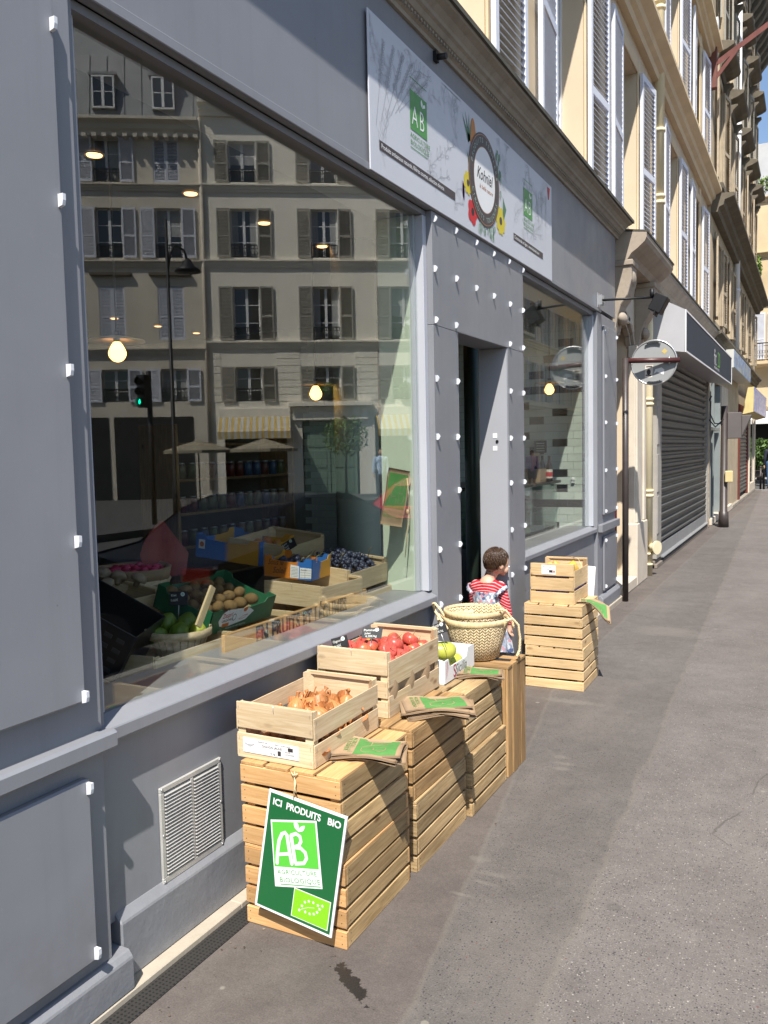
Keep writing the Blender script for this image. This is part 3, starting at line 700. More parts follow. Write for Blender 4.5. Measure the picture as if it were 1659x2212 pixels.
# street door set back in the arch
mb = MB(); mb.box(-.33, -.30, 8.87, 9.71, .12, 2.94); mb.box(-.299, -.285, 8.95, 9.25, .4, 1.2); mb.box(-.299, -.285, 9.33, 9.63, .4, 1.2); mb.box(-.299, -.285, 8.95, 9.25, 1.4, 2.5); mb.box(-.299, -.285, 9.33, 9.63, 1.4, 2.5)
dr = mb.build('street_door', mk('brown_door', (.10, .05, .04), .4, .1), CB, bevel=.005)
mb = MB(); mb.box(-.14, -.02, 8.70, 8.765, .33, 2.45); mb.cyl((-.02, 8.73, .33), (-.02, 8.73, 2.45), .022, n=10); mb.build('door_post', REDP, CB)
mb = MB(); mb.box(-.3, .03, 8.87, 9.70, .0, .12); mb.build('door_step', LIME, CB, bevel=.01)
mb = MB(); mb.box(-.07, -.055, 9.33, 9.50, 3.17, 3.43)
NP = mb
NP.m = 1; NP.text('42', .155, (0, 0), (-.0545, 9.415, 3.245), (0, 1, 0), (0, 0, 1), align='CENTER', bold=.02); NP.m = 0
tag(recentre(NP.build('house_number_plate', [mk('blue_enamel', (.02, .03, .09), .3), WHITE])), 'dark blue enamel plate reading 42 over the street door', 'number plate')
mb = MB(); mb.box(-.055, -.04, 9.50, 9.56, 1.30, 1.62); mb.m = 1
for i in range(6): mb.ell((-.04, 9.53, 1.36 + i * .04), (.004, .006, .006), 8, 5)
tag(recentre(mb.build('intercom_panel', [METAL, BLACK])), 'steel door intercom on the pale stone beside the brown pole', 'intercom')

# signboard -----------------------------------------------------------
SG = thing('shop_sign', 'white banner sign with flowers, green organic logos and an oval dark badge over the door', 'sign', (0.0, 4.85, 2.86))
O = (.0195, 0, 0); XD = (0, 1, 0); ZD = (0, 0, 1)
mb = MB(); mb.box(.0115, .019, 3.38, 6.30, 2.868, 3.568); mb.build('panel', mk('printed_white_panel', (.56, .575, .62), .4, .03, 2), SG, bevel=.002)
mb = MB()
rnd = random.Random(4)
def sprig(mb, cx, cz, L, ang, mi, n=7, wd=.0028):
    dx, dz = math.cos(ang), math.sin(ang); pts = [(cx + dx * L * t / 6 + .03 * math.sin(t * .8) * -dz, cz + dz * L * t / 6 + .03 * math.sin(t * .8) * dx) for t in range(7)]
    cl = lambda p: (min(max(p[0], 3.40), 6.28), min(max(p[1], 2.885), 3.55))
    mb.line([cl(p) for p in pts], wd, O, XD, ZD, mi, .0006)
    for i in range(n):
        b = pts[min(6, int(i / n * 6) + 1)]
        for s_ in (-1, 1):
            a = ang + s_ * (.65 + .1 * math.sin(i * 3)); l = L * .26 * (1 - .4 * i / n); wl = l * .17
            for sd_ in (-1, 1):
                q = [(b[0] + l * k * math.cos(a) - sd_ * wl * math.sin(k * math.pi) * math.sin(a), b[1] + l * k * math.sin(a) + sd_ * wl * math.sin(k * math.pi) * math.cos(a)) for k in (0, .25, .5, .75, 1)]
                mb.line([cl(p) for p in q], wd * .8, O, XD, ZD, mi, .0007)
def wheat(mb, cx, cz, L, ang, mi):
    dx, dz = math.cos(ang), math.sin(ang)
    mb.line([(cx, cz), (cx + dx * L, cz + dz * L)], .0028, O, XD, ZD, mi, .0006)
    for i in range(9):
        b = (cx + dx * L * (.45 + .06 * i), cz + dz * L * (.45 + .06 * i))
        for s_ in (-1, 1):
            a = ang + s_ * .5
            c = (min(max(b[0] + .016 * math.cos(a), 3.42), 6.26), min(max(b[1] + .016 * math.sin(a), 2.9), 3.53))
            mb.line([(c[0] + .013 * math.cos(t) * math.cos(a) - .006 * math.sin(t) * math.sin(a), c[1] + .013 * math.cos(t) * math.sin(a) + .006 * math.sin(t) * math.cos(a)) for t in [k * .785 for k in range(9)]], .0024, O, XD, ZD, mi, .0008)
for i in range(44):
    cx = rnd.uniform(3.45, 6.2); cz = rnd.uniform(2.90, 3.42)
    if abs(cx - 4.83) < .36: continue
    sprig(mb, cx, cz, rnd.uniform(.16, .36), rnd.uniform(.4, 2.7), rnd.choice((0, 1, 1)), rnd.choice((3, 4, 5)))
for k in range(6): wheat(mb, 3.44 + .05 * k, 3.08 + .03 * k, .42, 1.35 - .14 * k, 0)
for k in range(3): wheat(mb, 6.02 + .05 * k, 3.06, .40, 1.9 - .2 * k, 1)
mb.build('leaf_drawings', [LINEG, LINEG2], SG)
def ab_square(mb, x0, x1, z0, z1, sub=True):
    W_, H_ = x1 - x0, z1 - z0
    mb.poly([(x0, z0), (x1, z0), (x1, z1), (x0, z1)], O, XD, ZD, 0, .001)
    mb.text('A', H_ * .72, (x0 + W_ * .08, z0 + H_ * .14), O, XD, ZD, 1, .002, sx=.72 * W_ / H_ * 1.05, bold=-.01)
    mb.text('B', H_ * .72, (x0 + W_ * .52, z0 + H_ * .14), O, XD, ZD, 1, .002, sx=.72 * W_ / H_ * 1.05, bold=-.01)
    for s_, lean in ((-1, -.10), (1, .16)):
        bx0, bz0 = x0 + W_ * .72, z0 + H_ * .74
        mb.poly([(bx0 + W_ * q[0], bz0 + H_ * q[1]) for q in ([(0, 0), (.02, .12), (-.05, .22), (-.10, .14), (-.08, .05)] if s_ < 0 else [(0, 0), (.06, .03), (.17, .07), (.15, .15), (.05, .11)])], O, XD, ZD, 1, .002)
    if sub:
        mb.text('AGRICULTURE', H_ * .17, (x0, z0 - H_ * .2), O, XD, ZD, 2, .001, sx=W_ / H_ * 1.05); mb.text('BIOLOGIQUE', H_ * .17, (x0, z0 - H_ * .38), O, XD, ZD, 2, .001, sx=W_ / H_ * 1.1)
        mb.line([(x0, z0 - H_ * .46), (x1, z0 - H_ * .46)], .004, O, XD, ZD, 2, .001); mb.line([(x0, z1 + H_ * .3), (x1, z1 + H_ * .3)], .004, O, XD, ZD, 2, .001)
        mb.text('CERTIFIE', H_ * .12, (x0, z1 + H_ * .10), O, XD, ZD, 3, .001, sx=W_ / H_)
mb = MB(); ab_square(mb, 3.805, 4.006, 3.185, 3.375); mb.build('organic_logo', [SIGNG, WHITE, SIGNG, LINEG], SG)
mb = MB(); ab_square(mb, 5.605, 5.806, 3.20, 3.385); mb.build('organic_logo', [SIGNG, WHITE, SIGNG, LINEG], SG)
mb = MB()
mb.poly([(3.468, 2.98), (4.374, 2.98), (4.374, 3.024), (3.468, 3.024)], O, XD, ZD, 0, .001)
mb.text('Produits artisanaux naturels, filières courtes, sélection directe', .031, (3.485, 2.992), O, XD, ZD, 1, .002, sx=.94, bold=.008)
mb.build('slogan_strip', [INKM, WHITE], SG)
mb = MB()
mb.poly([(5.386, 2.985), (6.057, 2.985), (6.057, 3.03), (5.386, 3.03)], O, XD, ZD, 0, .001)
mb.text('Commande en ligne : www.kohniel.com', .031, (5.40, 2.997), O, XD, ZD, 1, .002, sx=1.12, bold=.008)
mb.build('slogan_strip', [INKM, WHITE], SG)
# oval badge
mb = MB(); bc = (4.84, 3.215)
def petals(cx, cz, r, n, mi, mi2, rx=.35):
    for k in range(n):
        a = k * 2 * math.pi / n
        mb.poly([(cx + r * .55 * math.cos(a) + (r * .5 * math.cos(t) * math.cos(a) - r * rx * math.sin(t) * math.sin(a)), cz + r * .55 * math.sin(a) + (r * .5 * math.cos(t) * math.sin(a) + r * rx * math.sin(t) * math.cos(a))) for t in [q * .628 for q in range(10)]], O, XD, ZD, mi, .0011 + k * .00005)
    mb.disc((cx, cz), r * .3, r * .3, O, XD, ZD, mi2, .002, 14)
cols = [INKM, WHITE, mk('flower_yellow', (.62, .50, .03), .5), mk('poppy_red', (.55, .02, .025), .5), mk('carrot_orange', (.55, .20, .04), .5), mk('leaf_ink', (.08, .19, .10), .5, .3, 60), mk('violet_ink', (.16, .06, .2), .5), mk('copper_ink', (.45, .2, .08), .4), INKD, mk('sage_ink', (.33, .42, .36), .5)]
mb.disc((4.66, 3.42), .045, .10, O, XD, ZD, 4, .001)
for a in (1.2, 1.5, 1.85, 2.2): mb.poly([(4.585, 3.36), (4.585 + .02 * math.cos(a) + .14 * math.cos(a), 3.36 + .17 * math.sin(a)), (4.615, 3.38)], O, XD, ZD, 5, .0012)
for k in range(26):
    cx, cz = 5.10 + rnd.uniform(-.05, .06), 3.33 + rnd.uniform(-.13, .12)
    mb.disc((cx, cz), .012, .024, O, XD, ZD, rnd.choice((5, 9, 5)), .0011 + k * .00003, 8)
mb.poly([(4.60, 3.20), (4.56, 3.31), (4.63, 3.22)], O, XD, ZD, 5, .0012); mb.poly([(5.19, 3.06), (5.24, 3.14), (5.18, 3.2), (5.17, 3.1)], O, XD, ZD, 5, .0012)
petals(4.57, 3.13, .065, 9, 2, 0); petals(5.13, 3.045, .085, 10, 2, 0)
petals(4.64, 2.985, .075, 5, 3, 8, .5)
for a in (1.3, 1.6, 1.9): mb.disc((4.50 + .02 * math.cos(a), 3.05 + .03 * (a - 1)), .012, .045, O, XD, ZD, 6, .0012, 10)
for k in range(40):
    cx = rnd.uniform(4.72, 5.02); cz = 2.925 + rnd.uniform(-.03, .05)
    mb.disc((cx, cz), .010, .02, O, XD, ZD, rnd.choice((9, 5, 9)), .0011 + k * .00002, 8)
mb.poly([(6.18, 3.54), (6.25, 3.54), (6.22, 3.45), (6.20, 3.45)], O, XD, ZD, 3, .0011)
mb.build('flower_drawings', cols, SG); mb = MB()
mb.disc(bc, .262, .272, O, XD, ZD, 0, .003, 48); mb.disc(bc, .252, .262, O, XD, ZD, 7, .0034, 48); mb.disc(bc, .248, .258, O, XD, ZD, 0, .0037, 48)
mb.disc(bc, .182, .192, O, XD, ZD, 7, .004, 48); mb.disc(bc, .178, .188, O, XD, ZD, 1, .0044, 48)
mb.text('Kohnïel', .098, (4.835, 3.205), O, XD, ZD, 8, .005, 'CENTER', sx=.86, bold=.006, ang=0)
mb.text('la belle nature', .036, (4.86, 3.155), O, XD, ZD, 7, .005, 'CENTER', sx=1.1, bold=.01)
def arc_text(s_, rad, a_mid, size, flip, mi):
    n = len(s_); st = size * .82 / rad
    for i, ch in enumerate(s_):
        if ch == ' ': continue
        if flip: a = a_mid + (i - (n - 1) / 2) * st; an = a + math.pi / 2
        else: a = a_mid - (i - (n - 1) / 2) * st; an = a - math.pi / 2
        mb.text(ch, size, (bc[0] + rad * math.cos(a), bc[1] + (rad + .01) * math.sin(a)), O, XD, ZD, mi, .005, 'CENTER', ang=an, bold=.01)
arc_text('PRODUITS FERMIERS', .205, math.pi / 2, .04, False, 9); arc_text('CIRCUITS TOUJOURS', .232, -math.pi / 2, .04, True, 9)
mb.build('badge', cols, SG)
# little capped downlight on the cornice
mb = MB(); mb.cyl((-.0, 4.16, 3.665), (.07, 4.16, 3.658), .016, n=14); mb.box(.002, .02, 4.14, 4.18, 3.64, 3.69)
tag(recentre(mb.build('cable_gland', IRON)), 'short dark pipe stub poking out under the cornice above the banner', 'pipe stub')
# arm lamp over the right end
AL = thing('arm_spotlight', 'black spotlight on a long arm fixed above the right-hand window', 'lamp', (0, 7.90, 2.96))
mb = MB(); mb.box(.002, .012, 7.85, 7.93, 2.90, 3.03); mb.box(.012, .05, 7.85, 7.858, 2.92, 3.01); mb.box(.012, .05, 7.922, 7.93, 2.92, 3.01); mb.build('bracket', METAL, AL)
mb = MB(); mb.cyl((.03, 7.89, 2.965), (.50, 8.08, 2.975), .011, n=10); mb.cyl((.46, 8.064, 2.97), (.46, 8.06, 3.05), .02, n=10); mb.build('arm', IRON, AL)
mb = MB()
q = Matrix.Rotation(R(35), 3, 'Y') @ Matrix.Rotation(R(0), 3, 'X')
mb.box(.46, .58, 8.0, 8.16, 2.83, 2.99, rot=Matrix.Rotation(R(28), 3, 'Y')); mb.poly([(0, 0), (.17, 0), (.15, .16), (.02, .16)], (.49, 7.99, 2.80), (0, 1, 0), (.35, 0, 1), thick=.015)
mb.build('lamp_head', IRON, AL, bevel=.006)
# brown pole with traffic mirror seen from behind
TM = thing('street_mirror', 'round street mirror seen from behind on a dark brown post with a crossbar', 'mirror', (.09, 8.72, 0))
mb = MB(); mb.cyl((.09, 8.72, 0), (.09, 8.72, 2.50), .031, n=18); mb.build('pole', BROWNP, TM)
mb = MB(); mb.cyl((.06, 8.73, 2.478), (.60, 8.86, 2.462), .026, n=16); mb.build('crossbar', mk('maroon_paint', (.07, .02, .018), .4, .15), TM)
mb = MB(); cx, cyy, cz = .345, 8.84, 2.455
mb.cyl((cx, cyy + .03, cz), (cx, cyy + .045, cz), .222, n=48)
mb.build('mirror_back', mk('grey_mirror_back', (.30, .31, .31), .6, .06), TM)
mb = MB()
mb.tube([(cx + .224 * math.cos(a * math.pi / 24), cyy + .03, cz + .224 * math.sin(a * math.pi / 24)) for a in range(49)], .008, 8, False)
for a0 in (75, 255):
    for k in range(8):
        a = R(a0 + k * 5); mb.box(cx + .2 * math.cos(a) - .016, cx + .2 * math.cos(a) + .016, cyy + .005, cyy + .024, cz + .2 * math.sin(a) - .006, cz + .2 * math.sin(a) + .006, rot=Matrix.Rotation(-(a + math.pi / 2), 3, 'Y'))
mb.build('rim', METAL, TM)
mb = MB()
for xx in (.135, .50):
    mb.tube([(xx, 8.80 + .034 * math.cos(t * .52) + .02 + (xx - .3) * .2, 2.468 + .034 * math.sin(t * .52)) for t in range(13)], .009, 6, False)
mb.build('clamp', METAL, TM)
mb = MB()
yo = cyy + .0285
mb.poly([(.42, 2.56), (.45, 2.53), (.48, 2.56), (.45, 2.59)], (0, yo, 0), (1, 0, 0), (0, 0, 1), 0, 0)
mb.build('sticker', [bpy.data.materials.get('yellow_sticker') or mk('yellow_sticker', (.55, .42, .15), .5)], TM); mb = MB()
mb.poly([(.255, 2.305), (.33, 2.305), (.34, 2.43), (.26, 2.43)], (0, yo, 0), (1, 0, 0), (0, 0, 1), 1, 0)
mb.build('sticker', [mk('yellow_sticker', (.55, .42, .15), .5), mk('paper_sticker', (.7, .65, .58), .6)], TM); mb = MB()
mb.disc((.295, 2.36), .02, .03, (0, yo, 0), (1, 0, 0), (0, 0, 1), 2, .001, 14); mb.line([(.265, 2.33), (.32, 2.325)], .012, (0, yo, 0), (1, 0, 0), (0, 0, 1), 2, .001); mb.line([(.27, 2.415), (.33, 2.415)], .012, (0, yo, 0), (1, 0, 0), (0, 0, 1), 2, .001)
mb.build('sticker_print', [WHITE, WHITE, INKD, WHITE], TM); mb = MB()
mb.poly([(.345, 2.34), (.375, 2.36), (.44, 2.325), (.45, 2.375), (.42, 2.40), (.36, 2.385)], (0, yo, 0), (1, 0, 0), (0, 0, 1), 3, 0)
mb.build('sticker', [WHITE, WHITE, INKD, WHITE], TM)
mb = MB(); mb.lathe([(.0, .0), (.205, 0), (.19, .02), (.12, .045), (0, .058)], (0, 0, 0), 36)
o = mb.build('mirror_face', mk('mirror_surface', (.8, .8, .8), .02, 0, 1, metal=1), TM, world=False); o.rotation_euler = (R(-90), 0, 0); o.location = (cx - .09, cyy + .046 - 8.72, cz)
# drain pipes
DP = thing('drainpipe', 'cream rainwater pipe with a round rodding cap between the stone door and the shutter', 'drainpipe', (.0, 10.58, 0))
mb = MB(); mb.tube([(.0, 10.58, 0), (0, 10.58, 2.95), (0, 10.56, 3.2), (-.02, 10.5, 3.5)], .055, 18)
mb.build('pipe', PIPE, DP)
for z in (.13, .26, .98, 1.04, 2.1, 2.16):
    mb = MB(); mb.cyl((0, 10.58, z), (0, 10.58, z + .03), .067, n=18); mb.build('collar', PIPE, DP)
mb = MB(); mb.cyl((.03, 10.57, .36), (.11, 10.52, .36), .05, n=18); mb.cyl((.105, 10.52, .36), (.125, 10.51, .36), .085, n=24); mb.build('rodding_cap', PIPE, DP)
DP2 = thing('drainpipe', 'cream rainwater pipe running up the shuttered cream wall between windows', 'drainpipe', (.0, 11.35, 3.9))
mb = MB(); mb.cyl((.0, 11.35, 3.9), (.0, 11.35, 14.7), .06, n=18); mb.build('pipe', PIPE, DP2)
for z in (4.7, 4.78, 5.6, 7.1, 7.18, 9.6):
    mb = MB(); mb.cyl((0, 11.35, z), (0, 11.35, z + .04), .075, n=18); mb.build('collar', PIPE, DP2)
# ------------------------------------------------------------------ shuttered shop next door
RS = thing('shuttered_shop', 'shop closed by a large grey roller shutter with a grey panelled frame', 'shopfront', (0, 14.3, 0))
SHG2 = mk('roller_shutter_grey', (.105, .11, .108), .45, .12, 2, .2, 40, .001, metal=.25, dirt=.2, dcol=(.10, .09, .08))
mb = MB(); p = []; z = .28; y0 = 11.62
prf = []
while z < 2.78:
    prf += [(-.062, z), (-.020, z + .03), (-.004, z + .068), (-.058, z + .080), (-.062, z + .108)]; z += .112
prf2 = prf + [(-.09, prf[-1][1]), (-.09, prf[0][1])]
mb.ext(prf2, y0, 17.0); mb.build('roller_shutter', SHG2, RS)
mb = MB(); mb.box(-.045, -.012, y0, 17.0, .13, .278); mb.ext([(-.05, .10), (.03, .10), (.03, .112), (-.012, .128), (-.05, .128)], y0, 17.02); mb.build('bottom_rail', mk('shutter_bottom_rail', (.34, .35, .36), .4, .08, 4, metal=.4), RS)
FRG = mk('grey_brown_frame', (.33, .31, .28), .55, .08, 3, dirt=.15)
mb = MB(); mb.box(-.04, .012, 17.03, 17.12, .0, 2.85); mb.build('frame', FRG, RS)
mb = MB(); mb.box(-.075, .0, 11.22, 11.60, .12, 2.9)
for z in (.45, 1.0, 1.62, 2.2): mb.box(-.02, .008, 11.24, 11.40, z, z + .50)
mb.build('frame', FRG, RS, bevel=.006)
mb = MB(); mb.box(-.02, .02, 17.13, 17.26, .02, 1.75); mb.build('rusty_guide_rail', mk('rusty_channel', (.42, .33, .24), .8, .3, 9, dirt=.8, dcol=(.22, .09, .03)), RS)
mb = MB(); mb.box(-.3, -.02, 11.2, 17.3, .0, .10); mb.box(-.3, .01, 11.2, 17.3, .0, .055); mb.build('sill', mk('grimy_sill', (.20, .17, .14), .9, .2, 5, dirt=.4), RS, bevel=.006)
FS = thing('fascia_sign', 'slanted dark blue grey sign box with white and green lettering above the roller shutter', 'sign', (0, 14, 2.7))
SIGNBL = mk('slate_blue_sign_face', (.034, .045, .066), .6, .04, spec=.2)
mb = MB(); mb.ext([(.0, 2.80), (.40, 2.735), (.405, 3.245), (.12, 3.40), (-.0, 3.42)], 10.72, 17.16); mb.build('box', mk('pale_sign_side', (.42, .42, .44), .5, .04), FS)
mb = MB()
for (a, b, c, d) in ((10.73, 17.15, 2.737, 2.757), (10.73, 17.15, 3.225, 3.245), (10.73, 10.77, 2.7571, 3.2249), (17.11, 17.15, 2.7571, 3.2249)): mb.box(.404, .416, a, b, c, d)
mb.build('edge_trim', WHITE, FS)
mb = MB(); mb.box(.4055, .41, 10.771, 17.109, 2.758, 3.224)
mb.m = 1; mb.text('fit', .36, (14.0, 2.86), (.412, 0, 0), XD, ZD, 1, .001, sx=1.1, bold=-.005)
mb.text('20', .36, (14.52, 2.86), (.412, 0, 0), XD, ZD, 2, .001, sx=1.1, bold=-.005); mb.text('ENTRAINEMENT PERSONNEL', .055, (14.0, 2.80), (.412, 0, 0), XD, ZD, 1, .001, sx=1.1)
mb.build('lettering_panel', [SIGNBL, WHITE, LGREEN], FS)
# ------------------------------------------------------------------ older building beyond
OB = thing('old_apartment_building', 'sooty old stone apartment building with heavy window hoods at the end of the row', 'building', (-.02, 24.5, 0), R(90))
oc = [18.9, 21.45, 24.0, 26.55, 29.1, 31.0]
orow = [(4.15, 5.75), (6.85, 9.0), (9.85, 11.75), (12.6, 14.0)]
ops = [(c - 24.5 - .5, c - 24.5 + .5, a, b) for c in oc[:5] for a, b in orow]
ops += [(-6.9, -5.0, 0, 2.9), (-4.9, -3.3, .0, 2.9), (.2, 3.8, .0, 2.7)]
mb = MB(); wall_grid(mb, -7, 7.1, 0, 14.4, ops); shell(mb, -7, 7.1, 0, 14.4, 9); mb.build('wall', OLD, OB, world=False)
for c in oc[:5]:
    u = c - 24.5
    for i, (a, b) in enumerate(orow):
        window(OB, u, a, b, 1.0, (SHT, SHT, SHG)[i % 3], .50, rev=.22, ang=6)
        mb = MB()
        for (x0, x1, z0, z1) in ((u - .64, u - .501, a, b + .14), (u + .501, u + .64, a, b + .14), (u - .5, u + .5, b + .001, b + .14)): mb.box(x0, x1, -.03, -.001, z0, z1)
        mb.build('window_surround', OLD, OB, world=False, bevel=.006)
        if i in (1, 2):
            mb = MB(); z = b + .2
            mb.ext([(0, z), (-.05, z), (-.08, z + .1), (-.22, z + .14), (-.34, z + .20), (-.36, z + .27), (0, z + .36)], u - .78, u + .78, axis='x')
            for s_ in (-1, 1):
                mb.ext([(0, z - .42), (-.05, z - .40), (-.07, z - .25), (-.13, z - .12), (-.22, z - .04), (-.22, z), (0, z)], u + s_ * .66 - .09, u + s_ * .66 + .09, axis='x')
            mb.build('window_hood', OLDDK, OB, world=False, bevel=.008)
        if i == 3 or i == 1:
            mb = MB(); mb.box(u - .7, u + .7, -.16, -.001, a - .14, a - .02)
            for s_ in (-.5, 0, .5): mb.box(u + s_ - .06, u + s_ + .06, -.12, -.001, a - .3, a - .141)
            mb.build('window_ledge', OLDDK, OB, world=False, bevel=.008)
string_course(OB, -7, 7.35, 6.08, .36, .42, OLDDK); string_course(OB, -7, 7.2, 9.45, .12, .08, OLD); string_course(OB, -7, 7.2, 3.55, .3, .22, OLDDK)
mb = MB(); mb.ext([(0, 14.0), (-.08, 14.0), (-.10, 14.25), (-.30, 14.45), (-.48, 14.6), (-.55, 14.75), (-.55, 15.0), (0, 15.25)], -7, 7.5, axis='x')
u = -6.9
while u < 7.2:
    mb.ext([(0, 13.75), (-.06, 13.78), (-.10, 13.95), (-.30, 14.2), (-.42, 14.42), (-.42, 14.5), (0, 14.5)], u, u + .22, axis='x'); u += .62
mb.build('roof_cornice', OLDDK, OB, world=False)
mb = MB(); mb.ext([(.1, 15.1), (.5, 17.5), (8, 18.6), (8, 15.1)], -7, 7.0, axis='x'); mb.build('roof', ZINC, OB, world=False)
for (uu, zz0, zz1, nm) in ((-3.0, 3.6, 14.0, 'old'), (1.35, 3.6, 14.0, 'x')):
    pass
o = thing('drainpipe', 'white downpipe on the sooty stone facade beyond the red flag bracket', 'drainpipe', (.06, 22.75, 3.7))
mb = MB(); mb.cyl((.06, 22.75, 3.7), (.06, 22.75, 13.8), .07, n=14); mb.build('pipe', WFR, o)
for z in (6.6, 9.2, 5.4): mb = MB(); mb.cyl((.06, 22.75, z), (.06, 22.75, z + .07), .085, n=14); mb.build('collar', WFR, o)
o = thing('flag_bracket', 'rust red steel arm bracketed to the facade high above the street holding a black lantern', 'bracket', (.06, 17.3, 8.5))
mb = MB(); mb.box(-.06, .10, 17.2, 17.35, 8.3, 9.3); mb.beam((.08, 17.28, 8.75), (2.3, 19.2, 10.9), .05, .09); mb.beam((.08, 17.28, 8.5), (.4, 17.55, 9.02), .05, .06); mb.build('arm', RUSTP, o)
mb = MB(); mb.box(-.06, .12, 17.18, 17.36, 9.3, 9.55); mb.build('junction_box', WFR, o)
mb = MB(); mb.lathe([(.02, .16), (.20, .08), (.26, 0), (.24, -.06), (.0, -.14)], (1.62, 18.72, 9.78), 20); mb.beam((1.62, 18.72, 9.9), (1.62, 18.65, 10.15), .03, .03); mb.build('lantern', IRON, o)
# ground floor of the old building: shops
S3 = thing('glass_shopfront', 'narrow glazed shopfront with dark frame and pale sill beside the brown lamp pole', 'shopfront', (0, 18.5, 0))
mb = MB(); mb.box(-.3, .03, 17.62, 22.3, .0, .14); mb.build('sill', LIME, S3, bevel=.01)
mb = MB(); mb.box(-.16, -.15, 17.65, 19.45, .145, 2.88); mb.build('pane', GLS_FAR, S3)
mb = MB()
for yy in (17.62, 18.2, 19.46): mb.box(-.14, .0, yy, yy + .06, .145, 2.88)
mb.box(-.14, .0, 17.69, 19.4, 1.9, 1.96); mb.build('frame', mk('grey_blue_frame', (.22, .25, .25), .4), S3)
mb = MB(); mb.box(-.2, .02, 19.7, 21.1, .145, 2.9); mb.build('white_pier', LIME, S3, bevel=.01)
S4 = thing('roller_shutter_shop', 'smaller grey roller shutter in a maroon frame near the street corner', 'shopfront', (0, 26.3, 0))
mb = MB(); prf = []; z = .2
while z < 2.5: prf += [(-.04, z), (-.01, z + .05), (-.035, z + .10)]; z += .11
mb.ext(prf + [(-.07, z), (-.07, .2)], 25.0, 28.0); mb.build('roller_shutter', SHG2, S4)
mb = MB(); mb.box(-.1, .02, 24.6, 24.99, .0, 2.7); mb.box(-.1, .02, 28.01, 28.12, .1, 2.7); mb.box(-.1, .015, 24.99, 28.01, 2.52, 2.7); mb.build('frame', mk('maroon_frame', (.14, .03, .02), .5, .2, 5, dirt=.3), S4)
mb = MB(); mb.box(-.1, .03, 28.6, 31.5, .0, .35); mb.box(-.1, .03, 28.6, 28.9, .351, 2.7); mb.box(-.1, .03, 31.0, 31.5, .351, 2.7); mb.build('corner_pier', LIME, S4, bevel=.01)
mb = MB(); mb.box(-.02, -.01, 28.91, 30.99, .36, 2.7); mb.build('pane', GLS_FAR, S4)
mb = MB(); mb.box(-.2, .04, 22.4, 31.55, .0, .09); mb.build('sill', STONE, S4, bevel=.01)
B1 = thing('sign_box', 'blue picture sign box projecting over the glazed shopfront', 'sign', (0, 21, 3.2))
mb = MB(); mb.box(-.0, .30, 19.0, 24.2, 3.22, 3.60); mb.build('box', mk('pale_box', (.55, .54, .5), .5), B1)
def blotch(name, a, b, c_, s=2.5):
    m, nt, N, L, P = base_mat(name); g = ocoord(N)
    c = mixc(N, L, rng(N, L, nz(N, L, vscale(N, L, g, (1, 1.2, 4)), s, 5), .4, .6, 0, 1), a, b); c = mixc(N, L, rng(N, L, nz(N, L, g, s * 1.7, 5), .52, .62, 0, 1), c, c_)
    L.new(c, P.inputs['Base Color']); P.inputs['Roughness'].default_value = .4; return m
mb = MB(); mb.box(.301, .31, 19.0, 24.2, 3.23, 3.59); mb.build('picture_panel', blotch('blue_picture', (.12, .2, .42), (.30, .42, .6), (.40, .42, .3)), B1)
B2 = thing('sign_box', 'yellow sided sign box with blue face hanging lower over the corner shutter', 'sign', (0, 23, 2.4))
YEL = mk('faded_yellow_panel', (.62, .50, .22), .6, .12, 2, dirt=.1)
mb = MB(); mb.ext([(.08, 2.42), (.36, 2.48), (.37, 3.15), (.22, 3.14)], 24.6, 31.0); mb.build('box', YEL, B2)
mb = MB(); mb.ext([(.371, 2.49), (.38, 2.49), (.385, 3.14), (.372, 3.14)], 24.6, 31.0); mb.build('picture_panel', blotch('violet_picture', (.30, .30, .50), (.5, .5, .62), (.15, .2, .5)), B2)
LP = thing('lamp_pole', 'thick dark brown steel pole carrying a grey control box beyond the roller shutter', 'pole', (.27, 17.35, 0))
mb = MB(); mb.tube([(.27, 17.35, 0), (.27, 17.35, .3), (.27, 17.35, .31), (.27, 17.35, 2.35)], [.10, .09, .072, .062], 16); mb.build('pole', BROWNP, LP)
mb = MB(); mb.box(.33, .58, 17.3, 17.55, 1.72, 2.22); mb.ext([(.581, 1.75), (.60, 1.78), (.76, 2.16), (.581, 2.16)], 17.3, 17.5); mb.build('signal_housing', mk('grey_brown_housing', (.12, .105, .10), .6), LP, bevel=.01)
mb = MB(); mb.box(.30, .44, 17.22, 17.30, .88, 1.10); mb.build('push_button_box', mk('yellow_button_box', (.62, .50, .25), .5), LP, bevel=.012)
mb = MB(); mb.tube([(.27, 17.30, 2.1), (.12, 17.26, 1.95), (.0, 17.2, 2.1), (-.02, 17.2, 2.4), (.05, 17.22, 2.55)], .014, 8); mb.tube([(.27, 17.30, 2.0), (.1, 17.3, 2.02), (.02, 17.3, 2.2), (.03, 17.3, 2.45)], .012, 8); mb.build('cable', BLACK, LP)
